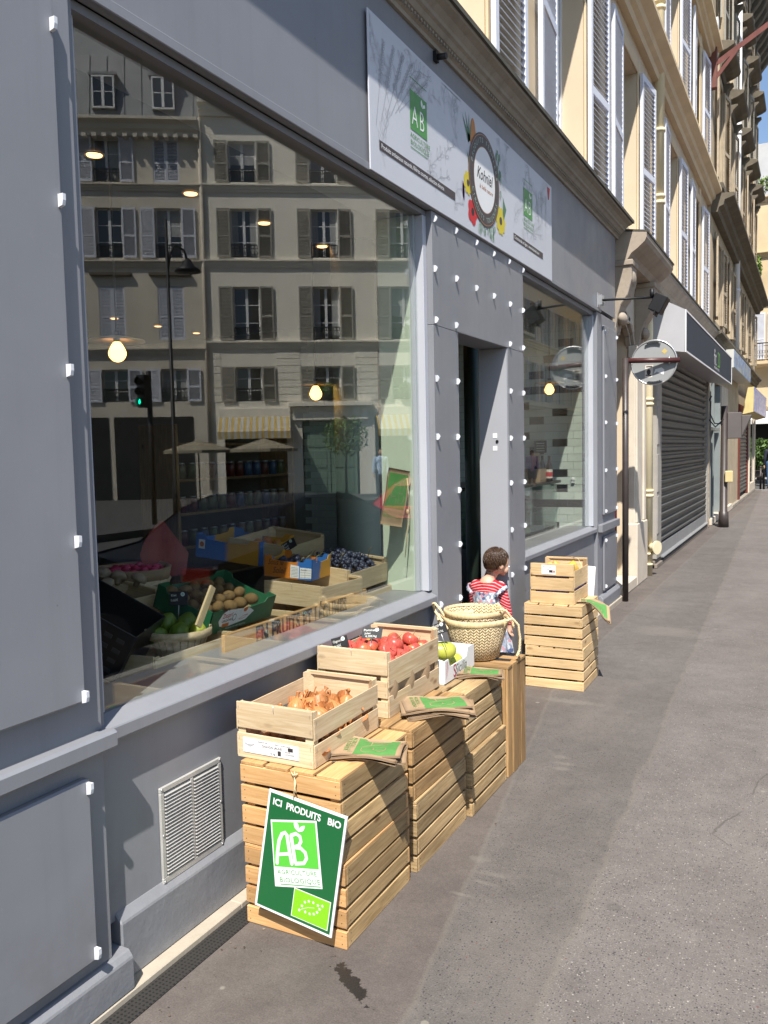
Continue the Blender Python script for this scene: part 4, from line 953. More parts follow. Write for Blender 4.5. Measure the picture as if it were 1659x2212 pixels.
# ------------------------------------------------------------------ end of the street
EB = thing('end_apartment_building', 'ochre stone apartment building with iron balconies closing the end of the street', 'building', (-2, 44, 0), 0)
ewin = [(-5.6 + 2.1 * i) for i in range(6)]
erow = [(3.55, 4.8), (5.65, 7.85), (8.5, 10.04), (10.9, 12.5)]
ops = [(u - .5, u + .5, a, b) for u in ewin for a, b in erow] + [(-4, 7, 0, 2.95)]
mb = MB(); wall_grid(mb, -8, 10, 0, 13.3, ops, .3); shell(mb, -8, 10, 0, 13.3, 10); mb.build('wall', ENDB, EB, world=False)
for u in ewin:
    for i, (a, b) in enumerate(erow):
        window(EB, u + .0, a, b, 1.0, SHW if i in (1, 3) else None, .48, rev=.2, closed=(i == 3), rail=0, ang=4)
        if i in (0, 2): link('railing', rail_mesh(1.0, .5), EB, loc=(u, -.02, a))
for z in (3.2, 5.25, 8.2, 10.45, 13.0): string_course(EB, -8, 10, z, .25, .22, ENDB)
mb = MB(); mb.box(-8, 10, -.7, -.001, 5.38, 5.52); mb.build('balcony_slab', ENDB, EB, world=False)
for k in range(14): link('railing', rail_mesh(1.25, .85), EB, loc=(-7.3 + 1.25 * k, -.66, 5.52))
mb = MB(); mb.ext([(.2, 13.3), (.9, 16.0), (6, 16.8), (6, 13.3)], -8, 10, axis='x'); mb.build('roof', ZINC, EB, world=False)
mb = MB(); mb.box(-1.4, 1.2, .6, 1.5, 14.3, 17.2)
for k in range(5): mb.cyl((-1.2 + k * .5, 1.0, 17.2), (-1.2 + k * .5, 1.0, 17.8), .13, .11, n=10)
mb.build('chimney', ENDB, EB, world=False)
mb = MB(); mb.box(-4, 7, -.05, .05, 2.6, 3.0); mb.ext([(0, 3.2), (-1.2, 2.75), (-1.2, 2.55), (0, 3.0)], -4, 7, axis='x'); mb.build('awning', mk('white_awning', (.7, .68, .66), .8), EB, world=False)
mb = MB(); mb.box(-4, 7, 1.5, 1.55, 0, 2.9); mb.build('cafe_interior', DARK, EB, world=False)
# leafy things
def leaves_mesh(n, rad, size, fn=None, seed=1, mat=None, name='foliage', aspect=1.0):
    r = random.Random(seed); mb = MB()
    for i in range(n):
        while True:
            p = V(r.uniform(-1, 1), r.uniform(-1, 1), r.uniform(-1, 1))
            if p.length < 1 and (p.length > .45 or r.random() < .3): break
        p = V(p.x * rad[0], p.y * rad[1], p.z * rad[2])
        if fn and not fn(p): continue
        a = V(r.uniform(-1, 1), r.uniform(-1, 1), r.uniform(-.6, 1)).normalized(); b = a.orthogonal().normalized(); b = Matrix.Rotation(r.uniform(0, 6.28), 3, a) @ b; c = a.cross(b)
        s = size * r.uniform(.6, 1.4); t = r.random()
        mb.add([p - b * s, p + c * s * .45 * aspect, p + b * s, p - c * s * .45 * aspect], [(0, 1, 2, 3)], None, t)
    return mb.mesh(name, mat)
LEAF = mk('leaf_green', (.07, .13, .025), .6, .3, 3, tone=.5); LEAFL = mk('leaf_light_green', (.15, .24, .04), .6, .3, 3, tone=.5)
def plant(name, label, cat, loc, rad, n, size, mat, pot=True, seed=1, group=None):
    t = thing(name, label, cat, loc, group=group)
    link('foliage', leaves_mesh(n, rad, size, seed=seed, mat=mat), t, loc=(0, 0, rad[2] + (.35 if pot else 0)))
    mb = MB(); mb.cyl((0, 0, .2), (0, 0, rad[2] + .5), .025, n=6)
    if pot: mb.lathe([(0, 0), (.16, 0), (.22, .4), (.19, .4), (.17, .36), (0, .36)], (0, 0, 0), 14)
    mb.build('pot' if pot else 'stem', mk('dark_pot', (.05, .04, .035), .7) if pot else BROWNP, t, world=False)
    return t
plant('potted_shrub', 'leafy green shrub in a dark pot outside the far cafe, behind the low barriers', 'plant', (-.25, 40.6, -.0), (.55, .5, .75), 1400, .10, LEAF, True, 3)
plant('potted_shrub', 'paler bush on the balcony ledge high on the end building', 'plant', (-.35, 44.8, 13.3), (1.1, .6, .55), 1500, .12, LEAFL, False, 4)
plant('potted_shrub', 'second leafy bush of the far cafe, right beside the walking man', 'plant', (.75, 39.8, -.0), (.5, .5, .8), 1100, .10, LEAF, True, 5)
plant('climbing_plant', 'wispy plant trailing from a balcony of the end building', 'plant', (-.75, 43.6, 9.2), (.3, .3, .7), 420, .09, LEAFL, False, 6)
for i, (x0, x1, lb) in enumerate(((-1.35, .10, 'low brown crossed steel barrier at the far kerb, nearer the wall'), (.21, 1.66, 'low brown crossed steel barrier at the far kerb, behind the walking man'))):
    t = thing('crossed_barrier', lb, 'barrier', (x0, 33.6, 0), group='crossed barriers at the street corner')
    mb = MB(); yy = 33.6
    for x in (x0, x1): mb.cyl((x, yy, -.2), (x, yy, .74), .035, n=12); mb.ell((x, yy, .76), .045, 10, 6)
    mb.build('posts', BROWNP, t)
    mb = MB(); mb.cyl((x0, yy, .62), (x1, yy, .62), .02, n=8); mb.beam((x0, yy, .05), (x1, yy, .42), .03, .03); mb.beam((x0, yy, .42), (x1, yy, .05), .03, .03); mb.build('cross_bars', BROWNP, t)
# ------------------------------------------------------------------ buildings across the square (seen mirrored in the glass)
P0 = (18.72, 24.8); RZ = math.atan2(-.55, .835)
def opp(name, label, u0, u1, ztop, mat, cols_, rws, leaf, extra):
    b = thing(name, label, 'building', (P0[0], P0[1], 0), RZ)
    ops = [(-c - h, -c + h, a, d) for c, h in cols_ for a, d in rws] + extra
    mb = MB(); wall_grid(mb, -u1, -u0, -.3, ztop, ops, .3); shell(mb, -u1, -u0, -.3, ztop, 9); mb.build('wall', mat, b, world=False)
    return b
rowz = [(3.62, 4.93), (5.92, 7.92), (8.99, 10.80), (11.75, 13.25)]
colA = [(1.94, .5), (4.93, .5), (7.92, .5)]
OA = opp('opposite_building', 'cream building mirrored in the big window, with grey slatted shutters and striped awnings', .40, 10.3, 15.2, OPPA, colA, rowz, SHG, [(-3.3, -.95, -.2, 3.0), (-6.1, -3.9, -.2, 2.85), (-9.2, -6.7, -.2, 3.0)])
colB = [(-.84, .47), (-2.98, .47), (-5.2, .47), (-7.4, .47)]
rowB = [(3.66, 4.88), (5.95, 7.92), (8.97, 10.78), (11.7, 13.28)]
OBB = opp('opposite_building', 'buff building mirrored left in the big window, with white shutters and a zinc roof', -9.5, .395, 13.6, OPPB, colB, rowB, SHW, [])
for c, h in colA:
    for i, (a, d) in enumerate(rowz):
        window(OA, -c, a, d, 1.0, SHG, .50, rev=.25, rows=3)
        link('railing', rail_mesh(.98, .5), OA, loc=(-c, .06, a))
for c, h in colB:
    for i, (a, d) in enumerate(rowB):
        cl = (i == 1) or (i == 3 and c == -.84)
        window(OBB, -c, a, d, .94, SHW, .50, rev=.25, closed=cl)
        if not cl: link('railing', rail_mesh(.92, .5), OBB, loc=(-c, .06, a))
        if i == 1:
            mb = MB(); mb.box(-c - .75, -c + .75, -.16, -.001, d + .38, d + .5); mb.build('window_lintel', OLDDK, OBB, world=False, bevel=.01)
for z in (5.6, 8.62, 11.38): string_course(OA, -10.3, -.4, z, .30, .16, OPPA)
for z in (5.4, 8.62, 11.38): string_course(OBB, -.39, 9.5, z, .26, .16, OPPB)
string_course(OBB, -.39, 9.5, 13.3, .65, .5, OPPB); string_course(OA, -10.3, -.4, 14.1, .5, .4, OPPA)
mb = MB(); u = -.39
while u < 9.5: mb.box(u, u + .16, -.38, -.001, 13.2, 13.32); u += .36
mb.build('dentils', OPPB, OBB, world=False)
mb = MB(); mb.ext([(.05, 13.95), (.5, 16.4), (3.2, 19.6), (8, 19.8), (8, 13.95)], -.39, 9.5, axis='x')
mb.build('mansard_roof', ZINC, OBB, world=False)
mb = MB()
for k in range(16): mb.beam((-.2 + k * .62, .04, 13.96), (-.2 + k * .62, .48, 16.4), .03, .03)
mb.build('roof_seams', ZINC, OBB, world=False)
for c in (.84, 2.98, 5.2):
    mb = MB(); mb.box(c - .42, c + .42, .02, .6, 14.3, 15.5); mb.box(c - .5, c + .5, -.04, .7, 15.501, 15.6); mb.build('dormer', ZINC, OBB, world=False)
    link('window', win_mesh(.8, 1.15, WFR, 2), OBB, loc=(c, -.03, 14.33)); mb = MB(); mb.box(c - .36, c + .36, -.012, .015, 14.36, 15.45); mb.build('pane', GLS_FAR, OBB, world=False)
mb = MB(); mb.box(1.2, 2.4, 1.2, 2.2, 15.5, 18.8); mb.build('chimney', OPPA, OBB, world=False)
mb = MB(); mb.cyl((-.40, -.08, .3), (-.40, -.08, 14.0), .07, n=12); mb.build('downpipe', LIME, OBB, world=False)
# rusticated joints on lower floor
mb = MB()
for k in range(8):
    z = 3.62 + k * .27; edges = [-10.3] + sum([[-c - 1.05, -c + 1.05] for c, h in reversed(colA)], []) + [-.42]
    for a, b in zip(edges[::2], edges[1::2]): mb.box(a, b, -.012, -.001, z, z + .225)
mb.build('rustication', OPPA, OA, world=False)
# green double door, awnings, shop fronts
mb = MB(); DG = mk('sage_green_door', (.14, .22, .17), .6, .06, 3)
for s_ in (0, 1):
    x0 = -6.0 + s_ * 1.03; mb.box(x0, x0 + 1.0, .12, .2, -.16, 2.8)
    for (a, b) in ((.1, .9), (1.05, 1.7), (1.85, 2.6)): mb.box(x0 + .14, x0 + .86, .10, .119, a, b)
mb.build('double_door', DG, OA, world=False, bevel=.01)
mb = MB(); mb.box(-6.45, -3.55, -.12, -.001, 2.88, 3.4); mb.box(-6.6, -3.4, -.3, -.001, 3.401, 3.56); mb.build('door_entablature', OPPA, OA, world=False, bevel=.01)
def stripes():
    m, nt, N, L, P = base_mat('yellow_striped_canvas'); s = N.new('ShaderNodeSeparateXYZ'); L.new(ocoord(N), s.inputs[0])
    f = mth(N, L, 'FRACT', mth(N, L, 'MULTIPLY', s.outputs[0], 4.4)); f = rng(N, L, f, .48, .52, 0, 1)
    L.new(mixc(N, L, f, (.48, .34, .10), (.46, .45, .42)), P.inputs['Base Color']); P.inputs['Roughness'].default_value = .85; return m
STR = stripes()
for (a, b, lb) in ((-3.45, -.75, 'left'), (-9.6, -6.75, 'right')):
    mb = MB(); mb.ext([(-.02, 3.05), (-.9, 2.45), (-.9, 2.2), (-.93, 2.2), (-.93, 2.47), (-.02, 3.10)], a, b, axis='x'); mb.build('awning', STR, OA, world=False)
    mb = MB(); mb.box(a, b, -.12, -.001, 3.02, 3.34); mb.build('awning_box', OPPA, OA, world=False)
mb = MB(); mb.box(-9.5, -.6, .9, 1.0, -.1, 3.0); mb.build('dark_shop_interior', DARK, OA, world=False)
mb = MB(); mb.box(.2, 3.1, -.03, -.001, -.1, 3.1); mb.box(3.3, 6.0, -.03, -.001, -.1, 3.1); mb.build('shopfront_shade_panel', DARK, OBB, world=False)  # near-black sheets added as the shade over this ground floor
# umbrellas in front
UM = thing('cafe_parasol', 'cream cafe parasol mirrored low in the window, left one', 'parasol', (16.6, 22.2, 0))
mb = MB(); mb.lathe([(.0, 2.15), (1.15, 1.80), (1.15, 1.70)], (0, 0, 0), 8, smooth=False); mb.build('canopy', mk('cream_canvas', (.24, .21, .15), .85), UM, world=False)
mb = MB(); mb.cyl((0, 0, -.15), (0, 0, 2.15), .025, n=10); mb.cyl((0, 0, 0), (0, 0, .1), .3, n=16); mb.build('pole', IRON, UM, world=False)
dup(UM, (14.6, 23.2, 0), label='cream cafe parasol mirrored low in the window, right one'); 
for o in (UM,): o['group'] = 'cafe parasols across the road'
# opposite row further along, seen in the small window
OR_ = thing('opposite_row_building', 'long pale building with balconies mirrored in the right-hand window', 'building', (10.5, 46, 0), R(-90))
us = [-12.5 + 2.6 * k for k in range(10)]
rz = [(4.0, 5.9), (7.0, 8.9), (10.0, 11.8)]
ops = [(u - .5, u + .5, a, b) for u in us for a, b in rz]
mb = MB(); wall_grid(mb, -14, 14, -.3, 13.8, ops, .3); shell(mb, -14, 14, -.3, 13.8, 9); mb.build('wall', OPPA, OR_, world=False)
for u in us:
    for a, b in rz: window(OR_, u, a, b, 1.0, SHW, .5, rev=.2)
for z in (3.5, 6.6, 9.6, 12.8): string_course(OR_, -14, 14, z, .3, .3, OPPA)
for z in (6.75, 9.75):
    mb = MB(); mb.box(8, 13.5, -.9, -.001, z, z + .14); mb.build('balcony_slab', OPPA, OR_, world=False)
    for k in range(4): link('railing', rail_mesh(1.3, .9), OR_, loc=(8.7 + 1.3 * k, -.85, z + .14))
for uu, lb in ((4.93, 'round clipped bush on a mirrored first floor window sill, above the green door'), (7.92, 'round clipped bush on a mirrored first floor window sill, right of the green door')):
    q = V(P0[0] - .835 * uu - .55 * .12, P0[1] + .55 * uu - .835 * .12, 3.70)
    t = thing('window_box_bush', lb, 'plant', q, RZ); link('foliage', leaves_mesh(500, (.32, .22, .30), .05, seed=int(uu), mat=LEAF), t, loc=(0, 0, .30)); mb = MB(); mb.box(-.25, .25, -.10, .10, 0, .16); mb.build('planter', BROWNP, t, world=False)
# street lamp and traffic signal across the road
t = thing('street_lamp', 'tall dark street lamp post with a bell lantern mirrored in the big window', 'street lamp', (12, 15.8, 0))
mb = MB(); mb.tube([(12, 15.8, -.1), (12, 15.8, .9), (12, 15.8, .95), (12, 15.8, 7.3)], [.11, .08, .055, .035], 12); mb.build('post', IRON, t)
mb = MB(); mb.tube([(12, 15.8, 6.1 + 0), (12 - .05, 15.85, 6.5), (11.88, 15.95, 6.72), (11.72, 16.08, 6.6), (11.66, 16.13, 6.35)], .03, 8); mb.build('bracket_arm', IRON, t)
mb = MB(); mb.lathe([(.04, .25), (.10, .2), (.16, .08), (.30, -.02), (.32, -.07), (.0, -.08)], (11.66, 16.13, 6.15), 18); mb.build('lantern', IRON, t)
t = thing('traffic_signal', 'traffic signal showing green mirrored in the big window', 'traffic light', (11.9, 14.9, 0))
mb = MB(); mb.cyl((11.9, 14.9, -.1), (11.9, 14.9, 3.6), .06, n=12); mb.build('post', IRON, t)
mb = MB(); mb.box(11.79, 12.01, 14.62, 14.85, 2.75, 3.50)
q = Matrix.Rotation(R(20), 3, 'Z')
for zz in (2.88, 3.12, 3.36): mb.cyl((11.9, 14.62, zz), (11.9, 14.52, zz), .09, n=14, cap=False)
mb.build('signal_head', BLACK, t)
mb = MB(); mb.cyl((11.9, 14.61, 2.88), (11.9, 14.605, 2.88), .07, n=16); mb.build('green_lens', emis('green_signal', (.0, .9, .45), 6), t)
# parked cars
CARGL = mk('tinted_car_glass', (.01, .011, .013), .15, .05, 3, spec=.25)
def car(loc, rz_, paint, label, name='parked_car'):
    t = thing(name, label, 'car', loc, rz_)
    prof = [(-2.1, .30), (-2.12, .55), (-2.02, .78), (-1.25, .86), (-.75, 1.20), (-.2, 1.31), (.6, 1.29), (1.2, 1.12), (1.75, .92), (2.05, .86), (2.1, .55), (2.05, .30)]
    xs = [p[0] for p in prof]
    mb = MB(); n = len(prof); vs = []
    for s_, ins in ((-.86, 0), (-.78, 1), (.78, 1), (.86, 0)):
        for (y_, z_) in prof:
            zz = z_; 
            vs.append(V(s_ * (1 if z_ < .9 else .80), y_, zz if ins else min(zz, zz * (1 if z_ < .6 else .97))))
    fs = []
    for k in range(3):
        for i in range(n): fs.append((k * n + i, k * n + (i + 1) % n, (k + 1) * n + (i + 1) % n, (k + 1) * n + i))
    fs += [tuple(range(n)), tuple(range(3 * n, 4 * n))[::-1]]
    mb.add(vs, fs); b = mb.build('body', paint, t, world=False); s = b.modifiers.new('sub', 'BEVEL'); s.width = .05; s.segments = 3
    mb = MB()
    mb.add([V(-.60, -1.22, .88), V(.60, -1.22, .88), V(.56, -.78, 1.19), V(-.56, -.78, 1.19)], [(0, 1, 2, 3)]); mb.add([V(-.60, 1.72, .94), V(.60, 1.72, .94), V(.56, 1.22, 1.13), V(-.56, 1.22, 1.13)], [(0, 1, 2, 3)])
    for s_ in (-1, 1): mb.add([V(s_ * .80, -1.1, .90), V(s_ * .80, 1.5, .93), V(s_ * .70, .95, 1.17), V(s_ * .69, .1, 1.26), V(s_ * .70, -.65, 1.18)], [(0, 1, 2, 3, 4)])
    mb.build('windows', CARGL, t, world=False)
    for (x, y_) in ((-.78, -1.35), (.78, -1.35), (-.78, 1.35), (.78, 1.35)):
        mb = MB(); mb.cyl((x - .1, y_, .3), (x + .1, y_, .3), .30, n=20); mb.m = 1; mb.cyl((x - .105, y_, .3), (x + .105, y_, .3), .19, n=14); mb.build('wheel', [BLACK, BROWNP], t, world=False)
    mb = MB()
    for s_ in (-.66, .66): mb.box(s_ - .16, s_ + .16, -2.13, -2.02, .62, .74)
    mb.build('rear_light', mk('red_lens_' + name, (.10, .004, .004), .3), t, world=False)
    return t
car((3.62, 7.9, -.16), 0, mk('dark_blue_car_paint', (.006, .008, .016), .4, .02, 1, spec=.08), 'dark parked car mirrored at the bottom of the big window')
car((3.7, 13.2, -.16), 0, mk('red_car_paint', (.32, .008, .01), .2, .02, 1, coat=.8), 'red parked car mirrored beside the hanging paper bag')
# ------------------------------------------------------------------ grocery interior
def istruct(name, mb, m): return struct(mb.build(name, m))
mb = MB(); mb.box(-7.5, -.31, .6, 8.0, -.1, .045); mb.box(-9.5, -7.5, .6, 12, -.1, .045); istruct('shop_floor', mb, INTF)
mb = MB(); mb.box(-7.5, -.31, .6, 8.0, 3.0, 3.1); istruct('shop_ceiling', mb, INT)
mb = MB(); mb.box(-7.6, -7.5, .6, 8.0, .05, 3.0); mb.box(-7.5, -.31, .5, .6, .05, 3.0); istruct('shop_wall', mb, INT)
TILE = mk('pale_block_tiles', (.66, .72, .66), .35, .05, 3, tone=.08)
mb = MB(); mb.box(-7.5, -.09, 7.95, 8.05, .05, 3.0, mi=2)
rr = random.Random(3)
darkt = {(22, -.306), (20, -.013), (21, -.537), (18, -.306), (16, -.013), (16, -.306), (26, -.306), (25, -.537), (24, -.013), (27, -.683), (23, -.683), (33, -.39), (35, -.244), (31, -.537), (11, -.39), (8, -.306), (19, -.83)}
for k in range(1, 40):
    x = -.013 if k % 2 == 0 else .0495
    while x > -3.2:
        x1 = x - .1465; dk = any(d[0] == k and abs(d[1] - x) < .01 for d in darkt) or (k in (14, 29) and x > -.75)
        if min(x, -.095) > x1 + .01: mb.box(x1 + .002, min(x - .001, -.095), 7.942, 7.9495, k * .0735 + .002, k * .0735 + .0725, mi=1 if dk else 0, tone=rr.random())
        x = x1
istruct('tiled_wall', mb, [TILE, mk('black_gloss_tile', (.02, .02, .022), .25, .1), mk('grey_grout', (.30, .33, .30), .8)])
o = thing('column', 'pale green round column just inside the big window', 'column', (-.95, 4.93, .05))
mb = MB(); mb.cyl((-.95, 4.93, .05), (-.95, 4.93, 2.99), .15, n=28); mb.build('shaft', COLG, o); mb = MB(); mb.box(-1.13, -.77, 4.75, 5.11, .05, .14); mb.build('base', COLG, o, bevel=.01)
o = thing('column', 'slim dark green column standing just inside the open doorway', 'column', (-.43, 5.74, .05))
mb = MB(); mb.cyl((-.43, 5.74, .05), (-.43, 5.74, 2.99), .056, n=20); mb.build('shaft', mk('dark_green_column', (.05, .075, .06), .35), o); mb = MB(); mb.cyl((-.43, 5.74, .05), (-.43, 5.74, .12), .075, n=20); mb.build('base', BROWNP, o)
BULB = emis('warm_bulb_glass', (1.0, .50, .13), 4.2); DOT = emis('warm_downlight', (1.0, .50, .18), 3.2)
for i, (x, y_, z_, lb) in enumerate(((-1.16, 2.98, 2.10, 'glowing bare bulb under a flat disc shade, at the left of the big window'), (-1.16, 4.76, 2.00, 'glowing bare bulb under a flat disc shade, nearest the right end of the big window'), (-.28, 7.25, 2.12, 'glowing bare bulb behind the right-hand window'))):
    t = thing('pendant_lamp', lb, 'pendant lamp', (x, y_, z_), group='pendant lamps in the grocery')
    mb = MB(); mb.ell((x, y_, z_), (.042, .042, .044), 18, 12, fn=lambda u, q: V(q.x * (1 - .35 * max(0, u.z)), q.y * (1 - .35 * max(0, u.z)), q.z * (1.35 if u.z > 0 else 1))); mb.build('bulb', BULB, t)
    mb = MB(); mb.lathe([(.0, .085), (.13, .058), (.131, .052), (.02, .070)], (x, y_, z_), 32); mb.build('shade', mk('shade_enamel_%d' % i, (.55, .42, .22), .4), t)
    mb = MB(); mb.cyl((x, y_, z_ + .05), (x, y_, 2.99), .005, n=6); mb.cyl((x, y_, z_ + .04), (x, y_, z_ + .10), .016, n=10); mb.build('cord', BLACK, t)
dn = None
for i in range(10):
    x = -1.16 if i < 5 else -4.44; y_ = 2.89 + .667 * (i % 5) if i < 5 else 6.26 + .625 * (i % 5)
    if y_ > 7.9: continue
    lab = ('first', 'second', 'third', 'fourth', 'fifth')[i % 5] + (' warm ceiling spotlight in the near row behind the big window, counted from the left' if i < 5 else ' warm ceiling spotlight in the far row behind the big window, counted from the left')
    t = thing('ceiling_spotlight', lab, 'ceiling light', (x, y_, 2.995), group='ceiling spotlights in the grocery')
    mb = MB(); mb.lathe([(.034, 0), (.044, -.006), (.048, .0)], (0, 0, 0), 20); mb.build('rim', WHITE, t, world=False)
    mb = MB(); mb.cyl((0, 0, -.001), (0, 0, -.006), .034, n=18); mb.build('lens', DOT, t, world=False)
# white cabinet, shelves and jars
t = thing('shelf_unit', 'dark shelf unit stacked with jars at the back of the shop', 'shelf', (-3.6, 7.0, .05))
mb = MB()
for z in (.4, .72, 1.04, 1.36, 1.7): mb.box(-3.9, -3.45, 6.0, 7.9, z, z + .025)
mb.box(-3.9, -3.45, 5.96, 5.999, .05, 1.9); mb.box(-3.9, -3.45, 7.901, 7.93, .05, 1.9); mb.build('shelves', W_DK, t)
jm = {}
jc = [(.20, .12, .04), (.22, .19, .12), (.05, .10, .2), (.14, .03, .02), (.12, .14, .05)]
jl = ['amber', 'cream', 'blue', 'red', 'olive']
k = 0
for z in (.745, 1.065, 1.385):
    for j in range(12):
        q = rr.randrange(5)
        if q not in jm:
            mb = MB(); mb.lathe([(.0, 0), (.05, 0), (.05, .12), (.04, .135)], (0, 0, 0), 10); mb.m = 1; mb.cyl((0, 0, .135), (0, 0, .155), .044, n=10)
            jm[q] = mb.mesh('jar', [mk('jar_' + jl[q], jc[q], .3), METAL])
        o = link('jar', jm[q], None, loc=(-3.52, 6.1 + j * .15, z)); tag(o, jl[q] + ' jar with a metal lid on the shelves behind the big window', 'jar', 'jars on the back shelves')
t = thing('cabinet', 'white cabinet standing behind the hanging paper bag', 'cabinet', (-.85, 5.45, .05))
mb = MB(); mb.box(-1.02, -.72, 5.32, 5.95, .05, 1.5); mb.build('body', WHITE, t, bevel=.01); mb = MB(); mb.box(-1.03, -.71, 5.31, 5.96, 1.501, 1.53); mb.build('top', WHITE, t, bevel=.004)
# deli counter seen through the right window
t = thing('display_counter', 'glass fronted deli counter behind the right-hand window', 'counter', (-.6, 6.8, .05))
mb = MB(); mb.box(-1.1, -.36, 6.25, 7.75, .05, .80); mb.build('base', mk('counter_base', (.16, .17, .16), .5), t)
mb = MB()
for (a, b, c, d, e, f) in ((-.362, -.357, 6.25, 7.75, .80, 1.27), (-1.1, -.36, 6.25, 6.255, .80, 1.27)): mb.box(a, b, c, d, e, f)
mb.build('glass_front', GLS_CASE, t)
mb = MB(); mb.box(-1.15, -.33, 6.2, 7.8, 1.275, 1.30); mb.build('counter_top', mk('dark_counter_top', (.06, .045, .035), .35), t, bevel=.004)
mb = MB(); mb.box(-1.05, -.42, 6.3, 7.7, 1.03, 1.04); mb.build('glass_shelf', GLS_CASE, t)
for k, (y_, c) in enumerate(((6.5, (.6, .45, .1)), (6.75, (.7, .6, .3)), (7.0, (.3, .4, .1)), (7.25, (.7, .55, .15)), (7.5, (.6, .6, .5)))):
    mb = MB(); mb.lathe([(0, 0), (.07, 0), (.09, .03), (.06, .07), (0, .08)], (-.6 + .05 * (k % 2), y_, .83 if k % 2 else 1.042), 14); tag(recentre(mb.build('cheese', mk('deli_food_%d' % k, c, .6))), 'deli food in the glass counter, ' + ('nearest the doorway', 'second from the doorway', 'in the middle of the row', 'second from the tiled wall', 'nearest the tiled wall')[k], 'food', 'foods in the deli counter')
t = thing('bottle_carrier', 'brown cardboard six-bottle carrier on the deli counter', 'carrier', (-.44, 7.35, 1.301))
mb = MB(); mb.box(-.52, -.36, 7.22, 7.224, 1.301, 1.42); mb.box(-.52, -.36, 7.48, 7.484, 1.301, 1.42); mb.box(-.362, -.358, 7.2241, 7.4799, 1.301, 1.42); mb.box(-.522, -.518, 7.2241, 7.4799, 1.301, 1.42); mb.box(-.442, -.438, 7.2241, 7.4799, 1.301, 1.56); mb.build('box', CARD, t)
def bottle(loc, lb):
    t = thing('beer_bottle', lb, 'bottle', loc, group='beer bottles on the deli counter')
    mb = MB(); mb.lathe([(0, 0), (.029, 0), (.031, .005), (.031, .13), (.026, .15), (.013, .18), (.012, .225), (.014, .228), (.014, .235), (0, .236)], (0, 0, 0), 16); mb.build('glass', mk('brown_bottle_glass', (.03, .012, .006), .08, spec=.8), t, world=False)
    mb = MB(); mb.lathe([(.0316, .03), (.0316, .11)], (0, 0, 0), 16); mb.m = 1; mb.lathe([(.0319, .045), (.0319, .085)], (0, 0, 0), 16); mb.build('label', [mk('cream_label', (.7, .6, .5), .6), mk('red_label', (.5, .03, .03), .6)], t, world=False)
bottle((-.335, 7.42, 1.301), 'brown beer bottle with a red label standing alone in front of the carrier')
bottle((-.40, 7.28, 1.303), 'brown beer bottle in the near compartment of the cardboard carrier'); bottle((-.40, 7.42, 1.303), 'brown beer bottle in the far compartment of the cardboard carrier')
mb = MB(); mb.box(-1.0, -.5, 7.0, 7.01, .0, .0) if 0 else None
mb.box(-.62, -.50, 7.90, 7.91, 1.56, 1.68, mi=0); mb.m = 1
for k in range(4): mb.line([(-.60, 1.58 + k * .024), (-.52, 1.58 + k * .024)], .006, (0, 7.899, 0), (1, 0, 0), (0, 0, 1), 1)
tag(recentre(mb.build('chalk_board', [SLATE, CHALK])), 'small chalk price board on the tiled wall above the counter', 'price board')
mb = MB(); mb.ell((-.25, 7.93, 1.30), (.02, .015, .022), 12, 8); mb.box(-.265, -.235, 7.92, 7.94, 1.265, 1.28); tag(recentre(mb.build('wall_socket', WHITE)), 'small white round fitting on the tiled wall', 'fitting')
